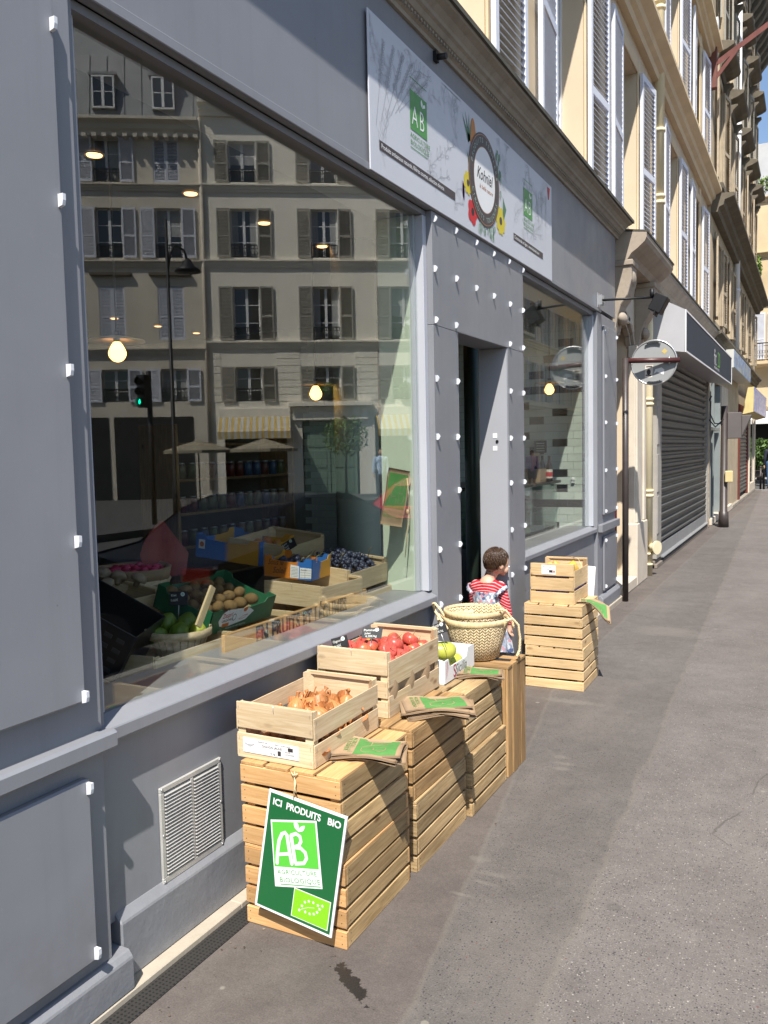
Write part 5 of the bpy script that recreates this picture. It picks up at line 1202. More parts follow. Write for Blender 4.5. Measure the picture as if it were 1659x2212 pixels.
# ------------------------------------------------------------------ crates
def slat_crate(label, x0, x1, y0, y1, z0, z1, mat, n=4, mode='h', group=None, top=True, jit=.004, sidemat=None):
    t = thing('wooden_crate', label, 'crate', ((x0 + x1) / 2, (y0 + y1) / 2, z0), group=group)
    sidemat = sidemat or mat; th = .014; r = random.Random(int(y0 * 1000) + int(z0 * 100)); gap = .013
    H = z1 - z0 - (.012 if top else 0); sh = (H - gap * (n - 1)) / n
    j = lambda: r.uniform(-jit, jit)
    def jr(ax): return Matrix.Rotation(r.uniform(-.006, .006), 3, ax)
    if mode == 'h':
        for (ya, yb) in ((y0, y0 + th), (y1 - th, y1)):
            mb = MB()
            for k in range(n): z = z0 + k * (sh + gap); mb.box(x0 + j() * .4, x1 + j() * .4, ya, yb, z, z + sh, rot=jr('Y'))
            mb.build('end_slats', mat, t, bevel=.0014)
        for (xa, xb) in ((x0, x0 + th), (x1 - th, x1)):
            mb = MB()
            for k in range(n): z = z0 + k * (sh + gap); mb.box(xa, xb, y0 + th + .001, y1 - th - .001, z + j() * .6, z + sh + j() * .3, rot=jr('X'))
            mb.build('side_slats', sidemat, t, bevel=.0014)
        for xa in (x0 + th + .001, x1 - th - .031):
            for ya in (y0 + th + .001, y1 - th - .031):
                mb = MB(); mb.box(xa, xa + .03, ya, ya + .03, z0 + .002, z1 - .016); mb.build('corner_post', mat, t)
        if top:
            mb = MB(); nb = 4; bw = (x1 - x0 - .012 * (nb - 1)) / nb
            for k in range(nb): x = x0 + k * (bw + .012); mb.box(x, x + bw, y0 + .002, y1 - .002, z1 - .0115, z1, rot=jr('Z'))
            mb.build('base_boards', mat, t, bevel=.0014)
        mb = MB()
        for k in range(n):
            z = z0 + k * (sh + gap) + sh / 2
            for dz in (-.014, .014):
                for xx in (x0 + .016, x1 - .016): mb.cyl((xx, y0 + .001, z + dz), (xx, y0 - .0008, z + dz), .0016, n=6)
                for yy in (y0 + .03, y1 - .03): mb.cyl((x1 - .001, yy, z + dz), (x1 + .0008, yy, z + dz), .0016, n=6)
        mb.build('nails', IRON, t)
        t.rotation_euler = (0, 0, R(r.uniform(-.9, .9)))
    else:   # crate stood on end: boards upright
        n = 4; W = y1 - y0; bw = (W - .006 * (n - 1)) / n
        mb = MB()
        for k in range(n): y = y0 + k * (bw + .006); mb.box(x1 - th, x1 + j() * .5, y, y + bw, z0, z1 - .015 + j(), rot=jr('X'))
        mb.build('side_slats', sidemat, t, bevel=.0014)
        mb = MB()
        for k in range(n): y = y0 + k * (bw + .006); mb.box(x0, x0 + th, y, y + bw, z0, z1 - .015)
        mb.build('side_slats', sidemat, t, bevel=.0014)
        mb = MB()
        for k in range(n): y = y0 + k * (bw + .006); mb.box(x0 - .002, x1 + .002, y, y + bw, z1 - .0145, z1 + j() * .5)
        mb.build('end_slats', mat, t, bevel=.0014)
        mb = MB(); mb.box(x0 + .015, x1 - .015, y0 + .001, y0 + .012, z0, z1 - .016); mb.box(x0 + .015, x1 - .015, y1 - .012, y1 - .001, z0, z1 - .016); mb.build('base_boards', mat, t)
    return t
GC = 'slatted wooden crates stacked along the shopfront'
slat_crate('new orange pine crate on the pavement behind the leaning organic board', .093, .486, 2.206, 2.692, .001, .281, W_NEW, group=GC, sidemat=wood('shaded_side_pine', (.34, .215, .095), (.58, .41, .205), .65, .9, True, .25))  # darker pine copy for the sides, their shade put into the colour
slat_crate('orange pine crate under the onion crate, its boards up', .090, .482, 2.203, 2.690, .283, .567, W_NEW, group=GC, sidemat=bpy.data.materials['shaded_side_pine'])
slat_crate('bottom crate of the second column, brown weathered boards', .10, .484, 2.748, 3.262, .001, .277, W_OLD, group=GC)
slat_crate('dark brown weathered crate under the apple crate', .085, .478, 2.742, 3.268, .279, .555, W_DK, group=GC)
slat_crate('bottom crate of the third column, greyish knotty boards, sticking out', .11, .502, 3.285, 3.745, .001, .272, W_OLD, group=GC)
slat_crate('grey weathered crate under the white mango box', .09, .482, 3.280, 3.735, .274, .546, W_OLD, group=GC)
slat_crate('brown crate stood on end with upright boards, under the straw baskets', .11, .505, 3.77, 4.04, .001, .552, W_DK, mode='v', group=GC)
slat_crate('pale new pine crate standing on the pavement right of the child', .088, .481, 5.34, 5.785, .001, .281, W_PALE, group=GC)
slat_crate('pale new pine crate stacked right of the child, under the label crate', .085, .478, 5.338, 5.78, .283, .566, W_PALE, group=GC)
def veneer_crate(label, w_, l, h_end, h_side, loc, rot=(0, 0, 0), ends=None, sides=None, mat=W_POP, group=None, name='fruit_crate', th=.006):
    t = thing(name, label, 'crate', loc, group=group, rot=rot); th2 = .004; r = random.Random(int(loc[1] * 997))
    ends = ends or [(0, h_end)]; sides = sides or [(0, h_side)]; W = w_ / 2; Lh = l / 2
    for s_ in (-1, 1):
        mb = MB()
        for a, b in ends: mb.box(-W, W, s_ * Lh - th / 2, s_ * Lh + th / 2, a, b, rot=Matrix.Rotation(r.uniform(-.004, .004), 3, 'Y'))
        mb.build('end_panel', mat, t, world=False, bevel=.0008)
        mb = MB(); top = max(b for a, b in ends); mb.box(-W + .012, W - .012, s_ * (Lh - .009) - .004, s_ * (Lh - .009) + .004, top - .012, top - .0005); mb.build('top_batten', mat, t, world=False)
        mb = MB()
        for a, b in sides: mb.box(s_ * W + (0 if s_ < 0 else 0) - th2 / 2 + s_ * .003, s_ * W + th2 / 2 + s_ * .003, -Lh + .001, Lh - .001, a + r.uniform(0, .004), b + r.uniform(-.004, 0), rot=Matrix.Rotation(r.uniform(-.006, .006), 3, 'X'))
        mb.build('side_panel', mat, t, world=False, bevel=.0008)
    for sx in (-1, 1):
        for sy in (-1, 1):
            mb = MB(); c = .032
            p = [(sx * (W - .001), sy * (Lh - .004)), (sx * (W - c), sy * (Lh - .004)), (sx * (W - .001), sy * (Lh - c))]
            mb.poly(p if sx * sy > 0 else p[::-1], (0, 0, max(h_end, h_side) - .004), (1, 0, 0), (0, 1, 0), thick=max(h_end, h_side) - .006); mb.build('corner_post', mat, t, world=False)
    mb = MB()
    for k in range(5): mb.box(-W + .005 + k * (2 * W - .01) / 5, -W + (k + 1) * (2 * W - .01) / 5, -Lh + .004, Lh - .004, .002, .006)
    mb.build('base_boards', mat, t, world=False)
    mb = MB()
    for a, b in ends:
        for sx in (-1, 1):
            for f in (.22, .78): z = a + (b - a) * f; mb.beam((sx * (W - .008), -Lh - th / 2 - .0006, z - .006), (sx * (W - .0085), -Lh - th / 2 - .0006, z + .006), .0011, .0011)
    for a, b in sides:
        for sy in (-1, 1):
            for f in (.22, .78): z = a + (b - a) * f; mb.beam((W + .006, sy * (Lh - .012), z - .006), (W + .006, sy * (Lh - .012) + .001, z + .006), .0011, .0011)
    mb.tube([(.0, -Lh + .004, h_end + .001), (.0, -Lh - th / 2 - .001, h_end + .001), (.001, -Lh - th / 2 - .001, h_end - .025)], .0009, 5)
    mb.build('wire_staples', METAL, t, world=False)
    return t
def place(name, me, loc, rot, label, cat, group, scale=None):
    o = link(name, me, None, loc=loc); o.rotation_euler = rot
    if scale: o.scale = scale
    return tag(o, label, cat, group)
RV = random.Random(11)
rot3 = lambda a=3.14: (RV.uniform(-a, a), RV.uniform(-a, a), RV.uniform(-3.14, 3.14))
# onion crate
veneer_crate('open pale crate of onions with a paper label, on the first crate column', .305, .447, .192, .165, (.212, 2.458, .569), ends=[(0, .085), (.103, .192)], sides=[(.0, .078), (.092, .168)])
LB = [WHITE, INKD, LINEG]
mb = MB(); a0 = (.085, 2.229, .590)
mb.poly([(0, .0), (.226, .0), (.226, .048), (0, .052)], a0, (1, 0, 0), (0, 0, 1), 0, .0, thick=.0006)
for k, (x, y_, s_, tx) in enumerate(((.078, .026, .011, 'OIGNON JAUNE'), (.11, .006, .010, '10 kg'), (.17, .012, .007, 'CATEGORIE 2'), (.17, .020, .006, 'FRANCE'), (.062, .040, .006, 'FERME DU VAL'), (.13, .040, .005, 'AGRICULTURE BIOLOGIQUE'))): mb.text(tx, s_, (x, y_), a0, (1, 0, 0), (0, 0, 1), 1, .0008)
mb.poly([(.183, .026), (.203, .026), (.203, .038), (.183, .038)], a0, (1, 0, 0), (0, 0, 1), 1, .0008); mb.poly([(.142, .006), (.155, .006), (.155, .022), (.142, .022)], a0, (1, 0, 0), (0, 0, 1), 1, .0008)
for k in range(7): mb.line([(.012 + .003 * k, .018), (.008 + .006 * k, .034)], .0009, a0, (1, 0, 0), (0, 0, 1), 2, .0008)
mb.disc((.028, .032), .020, .007, a0, (1, 0, 0), (0, 0, 1), 2, .0006); mb.disc((.028, .034), .018, .005, a0, (1, 0, 0), (0, 0, 1), 0, .0009)
mb.line([(.056, .004), (.056, .048)], .0009, a0, (1, 0, 0), (0, 0, 1), 2, .0008); mb.line([(.136, .003), (.136, .047)], .0009, a0, (1, 0, 0), (0, 0, 1), 2, .0008)
tag(mb.build('crate_label', LB), 'white paper onion label stapled to the front of the onion crate', 'label')
def onion_mat():
    m, nt, N, L, P = base_mat('onion_skin'); g = ocoord(N)
    s = N.new('ShaderNodeSeparateXYZ'); L.new(g, s.inputs[0]); a = mth(N, L, 'ARCTAN2', s.outputs[1], s.outputs[0])
    cv = N.new('ShaderNodeCombineXYZ'); L.new(mth(N, L, 'MULTIPLY', a, 4.0), cv.inputs[0]); L.new(mth(N, L, 'MULTIPLY', s.outputs[2], 12), cv.inputs[1])
    n = nz(N, L, cv.outputs[0], 3, 5, .6)
    oi = N.new('ShaderNodeObjectInfo')
    c = mixc(N, L, rng(N, L, n, .35, .65, 0, 1), (.36, .12, .035), (.62, .29, .11))
    c = mixc(N, L, 1.0, c, grey(N, L, rng(N, L, oi.outputs['Random'], 0, 1, .7, 1.15)), 'MULTIPLY')
    L.new(c, P.inputs['Base Color']); P.inputs['Roughness'].default_value = .38; return m
ONM = onion_mat()
def onion_mesh(seed):
    r = random.Random(seed); mb = MB()
    mb.ell((0, 0, .03), (.033, .033, .028), 18, 12, fn=lambda u, q: V(q.x * (1 + .05 * math.sin(5 * math.atan2(u.y, u.x) + seed)), q.y * (1 + .05 * math.sin(5 * math.atan2(u.y, u.x) + seed)), q.z + (.010 * max(0, u.z) ** 6)))
    mb.lathe([(.012, .054), (.006, .066), (.005, .078), (.009, .088)], (0, 0, 0), 8, wob=.3)
    for k in range(4):
        a = r.uniform(0, 6.28); R0 = .033
        pts = [V(R0 * math.cos(a + i * .25) * (1 + .1 * j), R0 * math.sin(a + i * .25) * (1 + .1 * j), .035 + j * .014 + .004 * r.random()) for j in range(3) for i in range(4)]
        mb.add(pts, [(j * 4 + i, j * 4 + i + 1, j * 4 + i + 5, j * 4 + i + 4) for j in range(2) for i in range(3)])
    return mb.mesh('onion', ONM)
oms = [onion_mesh(s_) for s_ in (1, 2, 3)]
k = 0
for lay, (zz, nx, ny) in enumerate(((.576, 4, 6), (.617, 4, 6), (.648, 3, 4))):
    for i in range(nx):
        for j in range(ny):
            if lay == 2 and RV.random() < .55: continue
            x = .212 + (i - (nx - 1) / 2) * .068 + RV.uniform(-.006, .006); y_ = 2.458 + (j - (ny - 1) / 2) * .069 + RV.uniform(-.006, .006) + (.03 if lay == 2 else 0)
            place('onion', oms[k % 3], (x, y_, zz + RV.uniform(-.004, .006)), (RV.uniform(-.7, .7), RV.uniform(-.7, .7), RV.uniform(0, 6)), 'yellow onion with papery orange skin lying in the labelled open crate', 'onion', 'onions in the front crate', (.98,) * 3); k += 1
# apple crate
veneer_crate('tall pale crate of red apples lined with brown paper, on the second crate column', .318, .49, .262, .222, (.175, 3.075, .557), ends=[(.0, .065), (.078, .145), (.168, .262)], sides=[(0, .088), (.118, .222)])
mb = MB(); mb.box(.03, .32, 2.85, 3.30, .570, .70); mb.box(.026, .324, 2.846, 3.304, .66, .745)
mb2 = MB(); g = 14
for (side) in (0,):
    vs = []; fs = []
    for i in range(g + 1):
        for j in range(5):
            yy = 2.85 + .45 * i / g; zz = .60 + .12 * j / 4
            vs.append(V(.327 + .012 * math.sin(i * 1.3) * math.sin(j * .8) + .006, yy, zz))
    for i in range(g):
        for j in range(4): fs.append((i * 5 + j, i * 5 + j + 1, (i + 1) * 5 + j + 1, (i + 1) * 5 + j))
    mb.smooth = True; mb.add(vs, fs); mb.smooth = False
tag(mb.build('paper_liner', KRAFT), 'crumpled brown paper lining the apple crate, bulging between its slats', 'paper')
def apple_mat():
    m, nt, N, L, P = base_mat('red_apple_skin'); g = ocoord(N); s = N.new('ShaderNodeSeparateXYZ'); L.new(g, s.inputs[0]); a = mth(N, L, 'ARCTAN2', s.outputs[1], s.outputs[0])
    cv = N.new('ShaderNodeCombineXYZ'); L.new(mth(N, L, 'MULTIPLY', a, 3.0), cv.inputs[0]); L.new(mth(N, L, 'MULTIPLY', s.outputs[2], 8), cv.inputs[1])
    n = nz(N, L, cv.outputs[0], 4, 5, .65); big = nz(N, L, g, 14, 2); oi = N.new('ShaderNodeObjectInfo')
    c = mixc(N, L, rng(N, L, n, .3, .7, 0, 1), (.36, .022, .026), (.60, .13, .085))
    f = mth(N, L, 'MULTIPLY', rng(N, L, big, .5, .62, 0, 1), rng(N, L, oi.outputs['Random'], .2, .9, 0, 1))
    c = mixc(N, L, mth(N, L, 'MULTIPLY', f, .8), c, (.66, .38, .06))
    vo = N.new('ShaderNodeTexVoronoi'); vo.inputs['Scale'].default_value = 260; L.new(g, vo.inputs['Vector'])
    c = mixc(N, L, rng(N, L, vo.outputs['Distance'], .08, .14, .45, 0), c, (.8, .55, .4))
    L.new(c, P.inputs['Base Color']); P.inputs['Roughness'].default_value = .34; P.inputs['Specular IOR Level'].default_value = .4; return m
mb = MB(); mb.ell((0, 0, 0), (.036, .036, .032), 24, 16, fn=lambda u, q: V(q.x * (1 - .10 * (u.z < 0) * -u.z), q.y * (1 - .10 * (u.z < 0) * -u.z), q.z - .012 * max(0, abs(u.z) - .72) / .28 * (1 if u.z > 0 else -1)))
mb.m = 1; mb.tube([(0, 0, .018), (.002, .001, .034), (.006, .002, .042)], .0013, 6)
apm = mb.mesh('apple', [apple_mat(), W_DK])
for lay, (zz, nx, ny) in enumerate(((.742, 4, 6), (.785, 3, 5))):
    for i in range(nx):
        for j in range(ny):
            if lay and ((i * 2 + j) % 3 == 1): continue
            place('apple', apm, (.175 + (i - (nx - 1) / 2) * .070 + RV.uniform(-.004, .004), 3.075 + (j - (ny - 1) / 2) * .074 + RV.uniform(-.006, .006), zz + RV.uniform(-.006, .006) - (.012 if lay and j > 2 else 0)), (RV.uniform(-.8, .8), RV.uniform(-.8, .8), RV.uniform(0, 6)), 'red apple blushed with yellow lying in the paper lined crate', 'apple', 'apples in the paper lined crate', (RV.uniform(1.0, 1.12),) * 3)
# mango box
MX = thing('mango_box', 'white cardboard box lettered Sicilia holding green mangoes', 'box', (.205, 3.56, .547))
mb = MB(); x0, x1, y0, y1, z0, z1 = .085, .345, 3.372, 3.735, .5475, .655
WCARD = mk('white_corrugated_card', (.72, .72, .73), .75, .03, 6)
mb.box(x0, x1, y0, y1, z0, z0 + .004)
mb.poly([(0, 0), (.363, 0), (.363, .108), (.335, .112), (.28, .112), (.265, .075), (.235, .070), (.08, .070), (.055, .078), (.045, .108), (0, .108)], (x1, y0, z0), (0, 1, 0), (0, 0, 1), thick=.005)
mb.poly([(0, 0), (.363, 0), (.363, .108), (0, .108)], (x0 + .005, y0, z0), (0, 1, 0), (0, 0, 1), thick=.005)
for yy in (y0 + .005, y1): mb.box(x0 + .0055, x1 - .0055, yy - .005, yy, z0 + .0045, z1)
mb.build('box', WCARD, MX)
mb = MB(); mb.text('Sicilia', .062, (.115, .022), (x1 + .0012, y0, z0), (0, 1, 0), (0, 0, 1), 0, 0, sx=1.05); mb.line([(.10, .012), (.30, .014)], .002, (x1 + .0012, y0, z0), (0, 1, 0), (0, 0, 1), 1, 0)
for k in range(8): mb.line([(.02 + .002 * k, .10), (.012 + .004 * k, .02 + .006 * k)], .001, (x1 + .0012, y0, z0), (0, 1, 0), (0, 0, 1), 1, 0)
mb.m = 0; mb.text('S', .085, (.095, .012), (x1 + .0014, y0, z0), (0, 1, 0), (0, 0, 1), 2, 0, sx=.9)
mb.build('printing', [mk('olive_print', (.18, .15, .10), .7), mk('thin_red_print', (.45, .1, .12), .7), mk('crimson_print', (.40, .015, .05), .7)], MX)
def fruit_mat(name, a, b, rgh=.35, sc_=9):
    m, nt, N, L, P = base_mat(name); g = ocoord(N); oi = N.new('ShaderNodeObjectInfo')
    c = mixc(N, L, rng(N, L, nz(N, L, g, sc_, 4), .35, .65, 0, 1), a, b)
    c = mixc(N, L, rng(N, L, nz(N, L, g, 90, 3), .62, .72, 0, .35), c, (a[0] * .4, a[1] * .4, a[2] * .3))
    c = mixc(N, L, 1.0, c, grey(N, L, rng(N, L, oi.outputs['Random'], 0, 1, .85, 1.1)), 'MULTIPLY')
    L.new(c, P.inputs['Base Color']); P.inputs['Roughness'].default_value = rgh
    bump(N, L, nz(N, L, g, 300, 2), P, .15, .0008); return m
mgm = MB(); mgm.ell((0, 0, 0), (.060, .043, .041), 24, 16, fn=lambda u, q: V(q.x, q.y * (1 + .10 * u.x), q.z * (1 + .12 * u.x) + .006 * u.x * u.x))
mgm = mgm.mesh('mango', fruit_mat('mango_skin', (.36, .44, .05), (.50, .50, .08)))
for k, (x, y_, z_, rx, ry, rz_, sc_, lb) in enumerate(((.285, 3.49, .672, .1, .1, .7, 1.06, 'big yellow green mango on top of the mango pile'), (.29, 3.415, .602, 0, 0, .3, .92, 'green mango at the near end of the white box'), (.285, 3.60, .600, 0, .1, 1.2, .92, 'green mango below and right of the biggest one'), (.20, 3.46, .655, .2, 0, 1.9, .95, 'green mango at the back of the white box by the price tag'), (.15, 3.60, .612, 0, 0, .4, .95, 'green mango low in the wall side of the white box'), (.155, 3.42, .67, 0, .2, 2.3, .9, 'green mango just showing over the apple crate'))):
    o = place('mango', mgm, (x, y_, z_), (rx, ry, rz_), lb, 'mango', 'mangoes in the white box', (sc_,) * 3)
# price tags
def price_tag(label, loc, rot, lines, w_=.075, h=.052, pin=.08):
    t = thing('price_tag', label, 'price tag', loc, rot=rot)
    mb = MB(); mb.box(-w_ / 2, w_ / 2, -.0012, 0, 0, h); mb.build('slate', SLATE, t, world=False, bevel=.0004)
    mb = MB()
    for i, (tx, s_, x, z_) in enumerate(lines): mb.text(tx, s_, (x, z_), (-w_ / 2, -.0016, 0), (1, 0, 0), (0, 0, 1), 0, 0, sx=.9, ang=.05)
    mb.m = 1; mb.disc((w_ * .72, h * .80), .0085, .0085, (-w_ / 2, -.0015, 0), (1, 0, 0), (0, 0, 1), 1); mb.disc((w_ * .72, h * .80), .0055, .0055, (-w_ / 2, -.002, 0), (1, 0, 0), (0, 0, 1), 2)
    mb.build('chalk_writing', [CHALK, WHITE, mk('mint_dot', (.3, .6, .45), .5)], t, world=False)
    mb = MB(); mb.cyl((0, .001, -pin), (0, .001, h * .5), .0016, n=6); mb.build('pin', METAL, t, world=False)
price_tag('black slate price tag of the apples, tilted back over the crate', (.185, 2.98, .830), (R(-48), 0, R(18)), (('Pommes', .017, .006, .035), ('Juliet', .014, .012, .020), ('4,20€/kg', .015, .016, .005)), .085, .055)
price_tag('black slate price tag of the mangoes beside the straw basket', (.30, 3.44, .765), (R(-12), R(-22), R(12)), (('Mangue', .015, .006, .036), ('Sicile', .014, .006, .022), ('8,90€/kg', .014, .004, .006)), .07, .05)
price_tag('black slate tag poking up behind the near end of the apple crate', (.112, 2.862, .806), (R(-6), R(-16), R(14)), (('Oignons', .014, .005, .030), ('2,90€', .014, .008, .010)), .07, .05)
price_tag('black slate tag hidden low between apples and mangoes', (.26, 3.345, .80), (R(20), R(10), R(-30)), (('Poires', .012, .005, .030),), .05, .04) if 0 else None
# nested straw baskets
def straw():
    m, nt, N, L, P = base_mat('woven_palm_straw'); at_ = N.new('ShaderNodeAttribute'); at_.attribute_name = 'gc'
    s = N.new('ShaderNodeSeparateXYZ'); L.new(at_.outputs['Vector'], s.inputs[0])
    u = mth(N, L, 'MULTIPLY', s.outputs[0], 34 / 6.2832); v = mth(N, L, 'MULTIPLY', s.outputs[1], 62)
    cu = mth(N, L, 'FRACT', u); zig = mth(N, L, 'ABSOLUTE', mth(N, L, 'SUBTRACT', cu, .5))
    t = mth(N, L, 'FRACT', mth(N, L, 'ADD', v, mth(N, L, 'MULTIPLY', zig, 1.6)))
    prof = mth(N, L, 'SUBTRACT', 1.0, mth(N, L, 'POWER', mth(N, L, 'ABSOLUTE', mth(N, L, 'SUBTRACT', mth(N, L, 'MULTIPLY', t, 2.0), 1.0)), 3.0))
    seam = rng(N, L, mth(N, L, 'MINIMUM', zig, mth(N, L, 'SUBTRACT', .5, zig)), 0, .06, 0, 1)
    h = mth(N, L, 'MULTIPLY', prof, mth(N, L, 'ADD', mth(N, L, 'MULTIPLY', seam, .5), .5))
    fib = nz(N, L, vscale(N, L, at_.outputs['Vector'], (60, 400, 1)), 1, 3)
    c = mixc(N, L, rng(N, L, h, .1, .75, 0, 1), (.38, .26, .12), (.84, .66, .40))
    ce = N.new('ShaderNodeTexWhiteNoise'); cv = N.new('ShaderNodeCombineXYZ'); L.new(mth(N, L, 'FLOOR', mth(N, L, 'MULTIPLY', u, 2)), cv.inputs[0]); L.new(mth(N, L, 'FLOOR', mth(N, L, 'ADD', v, mth(N, L, 'MULTIPLY', zig, 1.6))), cv.inputs[1]); L.new(cv.outputs[0], ce.inputs['Vector'])
    c = mixc(N, L, 1.0, c, grey(N, L, rng(N, L, ce.outputs['Value'], 0, 1, .78, 1.12)), 'MULTIPLY')
    L.new(c, P.inputs['Base Color']); P.inputs['Roughness'].default_value = .6
    bump(N, L, mth(N, L, 'ADD', h, mth(N, L, 'MULTIPLY', fib, .25)), P, 1.0, .006); return m
STRAW = straw(); ROPE = mk('straw_rope', (.78, .61, .36), .75, .15, 40, .6, 220, .002)
def rope(mb, pts, r, twist=26):
    # three-strand twist
    P_ = []; n = len(pts)
    fine = []
    for i in range(n - 1):
        for k in range(6): t = k / 6; fine.append(V(*pts[i]).lerp(V(*pts[i + 1]), t))
    fine.append(V(*pts[-1])); L = 0; ref = None
    strands = [[], [], []]
    for i, p in enumerate(fine):
        d = (fine[min(i + 1, len(fine) - 1)] - fine[max(i - 1, 0)]).normalized()
        if ref is None: ref = d.orthogonal().normalized()
        ref = (ref - d * ref.dot(d)).normalized(); b = d.cross(ref)
        if i: L += (fine[i] - fine[i - 1]).length
        for s_ in range(3):
            a = L / r * .9 + s_ * 2.094; strands[s_].append(p + (ref * math.cos(a) + b * math.sin(a)) * r * .55)
    for s_ in strands: mb.tube(s_, r * .62, 6)
def basket(label, c, rb, rt, h, handles):
    t = thing('straw_basket', label, 'basket', c, group=None)
    mb = MB(); mb.lathe([(0, .004), (rb * .9, .0), (rb, .006), (rb + (rt - rb) * .45, h * .4), (rt * .985, h * .82), (rt, h), (rt - .006, h + .003), (rt * .965, h * .8), (rb + (rt - rb) * .4 - .006, h * .4), (rb * .94, .012), (0, .010)], (0, 0, 0), 64, wob=.008); mb.build('woven_body', STRAW, t, world=False)
    mb = MB(); mb.lathe([(rt * .992, h - .026), (rt + .003, h - .024), (rt + .004, h - .004), (rt, h + .002), (rt - .006, h), (rt - .007, h - .012)], (0, 0, 0), 64, wob=.008); mb.build('bound_rim', mk('straw_binding', (.74, .56, .31), .65, .22, 6, 1.0, 8, .004, sc3=(18, 18, .6)), t, world=False)
    for pts in handles:
        mb = MB(); rope(mb, pts, .0062); mb.build('rope_handle', ROPE, t, world=False)
    return t
def arc(cx, cy_, cz, r, a0, a1, ax, n=12, flat=1.0):
    ax = V(*ax).normalized()
    return [(cx + ax.x * r * math.cos(R(a0 + (a1 - a0) * i / n)), cy_ + ax.y * r * math.cos(R(a0 + (a1 - a0) * i / n)), cz + r * flat * math.sin(R(a0 + (a1 - a0) * i / n))) for i in range(n + 1)]
basket('outer straw basket with rope handles standing on the upright crate', (.297, 3.895, .5535), .112, .162, .205,
       [[(-.10, -.135, .16), (-.125, -.145, .20), (-.155, -.13, .228), (-.185, -.09, .232), (-.20, -.04, .215), (-.185, -.005, .19), (-.160, .01, .165)],
        [(.155, -.03, .17), (.175, -.04, .205), (.20, -.03, .215), (.222, -.005, .18), (.226, .01, .11), (.222, .01, .05), (.212, .0, .02)]])
basket('inner straw basket nested inside the outer one, its woven inside showing', (.283, 3.900, .590), .098, .150, .208,
       [[(-.13, -.075, .17), (-.155, -.085, .215), (-.185, -.07, .235), (-.21, -.04, .225), (-.22, 0, .19), (-.205, .01, .15), (-.19, -.01, .12)],
        [(.05, .13, .17), (.055, .135, .20), (.08, .135, .215), (.10, .12, .20), (.12, .09, .17)], [(.13, -.03, .19), (.155, -.04, .222), (.18, -.03, .215), (.20, .0, .17), (.205, .01, .12)]])
mb = MB(); mb.box(.30, .47, 3.86, 4.03, .5525, .5533, rot=Matrix.Rotation(R(8), 3, 'Z')); tag(recentre(mb.build('slate_sheet', SLATE)), 'flat black slate sheet lying under the straw baskets', 'slate')
# paper bags
def bag_mesh(w_, l, prt, droop=None, seed=0, th=.0022):
    r = random.Random(seed); mb = MB(); nx, ny = 10, 14; mb.smooth = True
    ph = r.uniform(0, 6)
    def zf(x, y_): 
        z = .004 * math.sin(x * 24 + ph) * math.sin(y_ * 15 + ph) + .012 * max(0, abs(x) / (w_ / 2) - .55) * math.sin(y_ * 26 + ph) + .012 * max(0, abs(y_) / (l / 2) - .6) * math.sin(x * 30 + ph * 2) 
        if droop: z += droop(x, y_)
        return z
    for s_, off in ((1, th), (-1, 0)):
        vs = [V(-w_ / 2 + w_ * i / nx, -l / 2 + l * j / ny, zf(-w_ / 2 + w_ * i / nx, -l / 2 + l * j / ny) + off) for j in range(ny + 1) for i in range(nx + 1)]
        fs = [(j * (nx + 1) + i, j * (nx + 1) + i + 1, (j + 1) * (nx + 1) + i + 1, (j + 1) * (nx + 1) + i) for j in range(ny) for i in range(nx)]
        mb.add(vs, [f if s_ > 0 else f[::-1] for f in fs])
    b = (nx + 1) * (ny + 1); ed = [i for i in range(nx + 1)] + [(j + 1) * (nx + 1) - 1 for j in range(1, ny + 1)] + [ny * (nx + 1) + i for i in range(nx - 1, -1, -1)] + [j * (nx + 1) for j in range(ny - 1, 0, -1)]
    for a, c in zip(ed, ed[1:] + ed[:1]): mb.f.append([a, c, c + b, a + b]); mb.mi.append(0); mb.sm.append(False)
    if prt:
        def patch(x0, x1, y0, y1, mi, lift, n=6):
            vs = [V(x0 + (x1 - x0) * i / n, y0 + (y1 - y0) * j / n, 0) for j in range(n + 1) for i in range(n + 1)]
            vs = [V(v.x, v.y, zf(v.x, v.y) + th + lift) for v in vs]
            mb.add(vs, [(j * (n + 1) + i, j * (n + 1) + i + 1, (j + 1) * (n + 1) + i + 1, (j + 1) * (n + 1) + i) for j in range(n) for i in range(n)], mi=mi)
        patch(-w_ * .43, w_ * .43, -l * .20, l * .42, 1, .0006, 10)
        for ch, cx in (('A', -.30), ('B', .03)):
            vs, fs = text_geo(ch, -.035, 'LEFT', 1.0)
            o_ = [V(w_ * cx * 1.15 + x * w_ * .62, l * -.13 + y_ * l * .60, 0) for x, y_ in vs]; mb.add([V(v.x, v.y, zf(v.x, v.y) + th + .0013) for v in o_], fs, mi=0)
        for k in range(2):
            for tx, yy in (('AGRICULTURE', -.29), ('BIOLOGIQUE', -.36)):
                vs, fs = text_geo(tx, .0, 'LEFT', 1.0); mb.add([V(-w_ * .43 + x * .0185, l * yy + y_ * .022, zf(-w_ * .43 + x * .0185, l * yy) + th + .0007 + .0002 * k) for x, y_ in vs], fs, mi=1)
    return mb.mesh('paper_bag', [KRAFT, GPRINT])
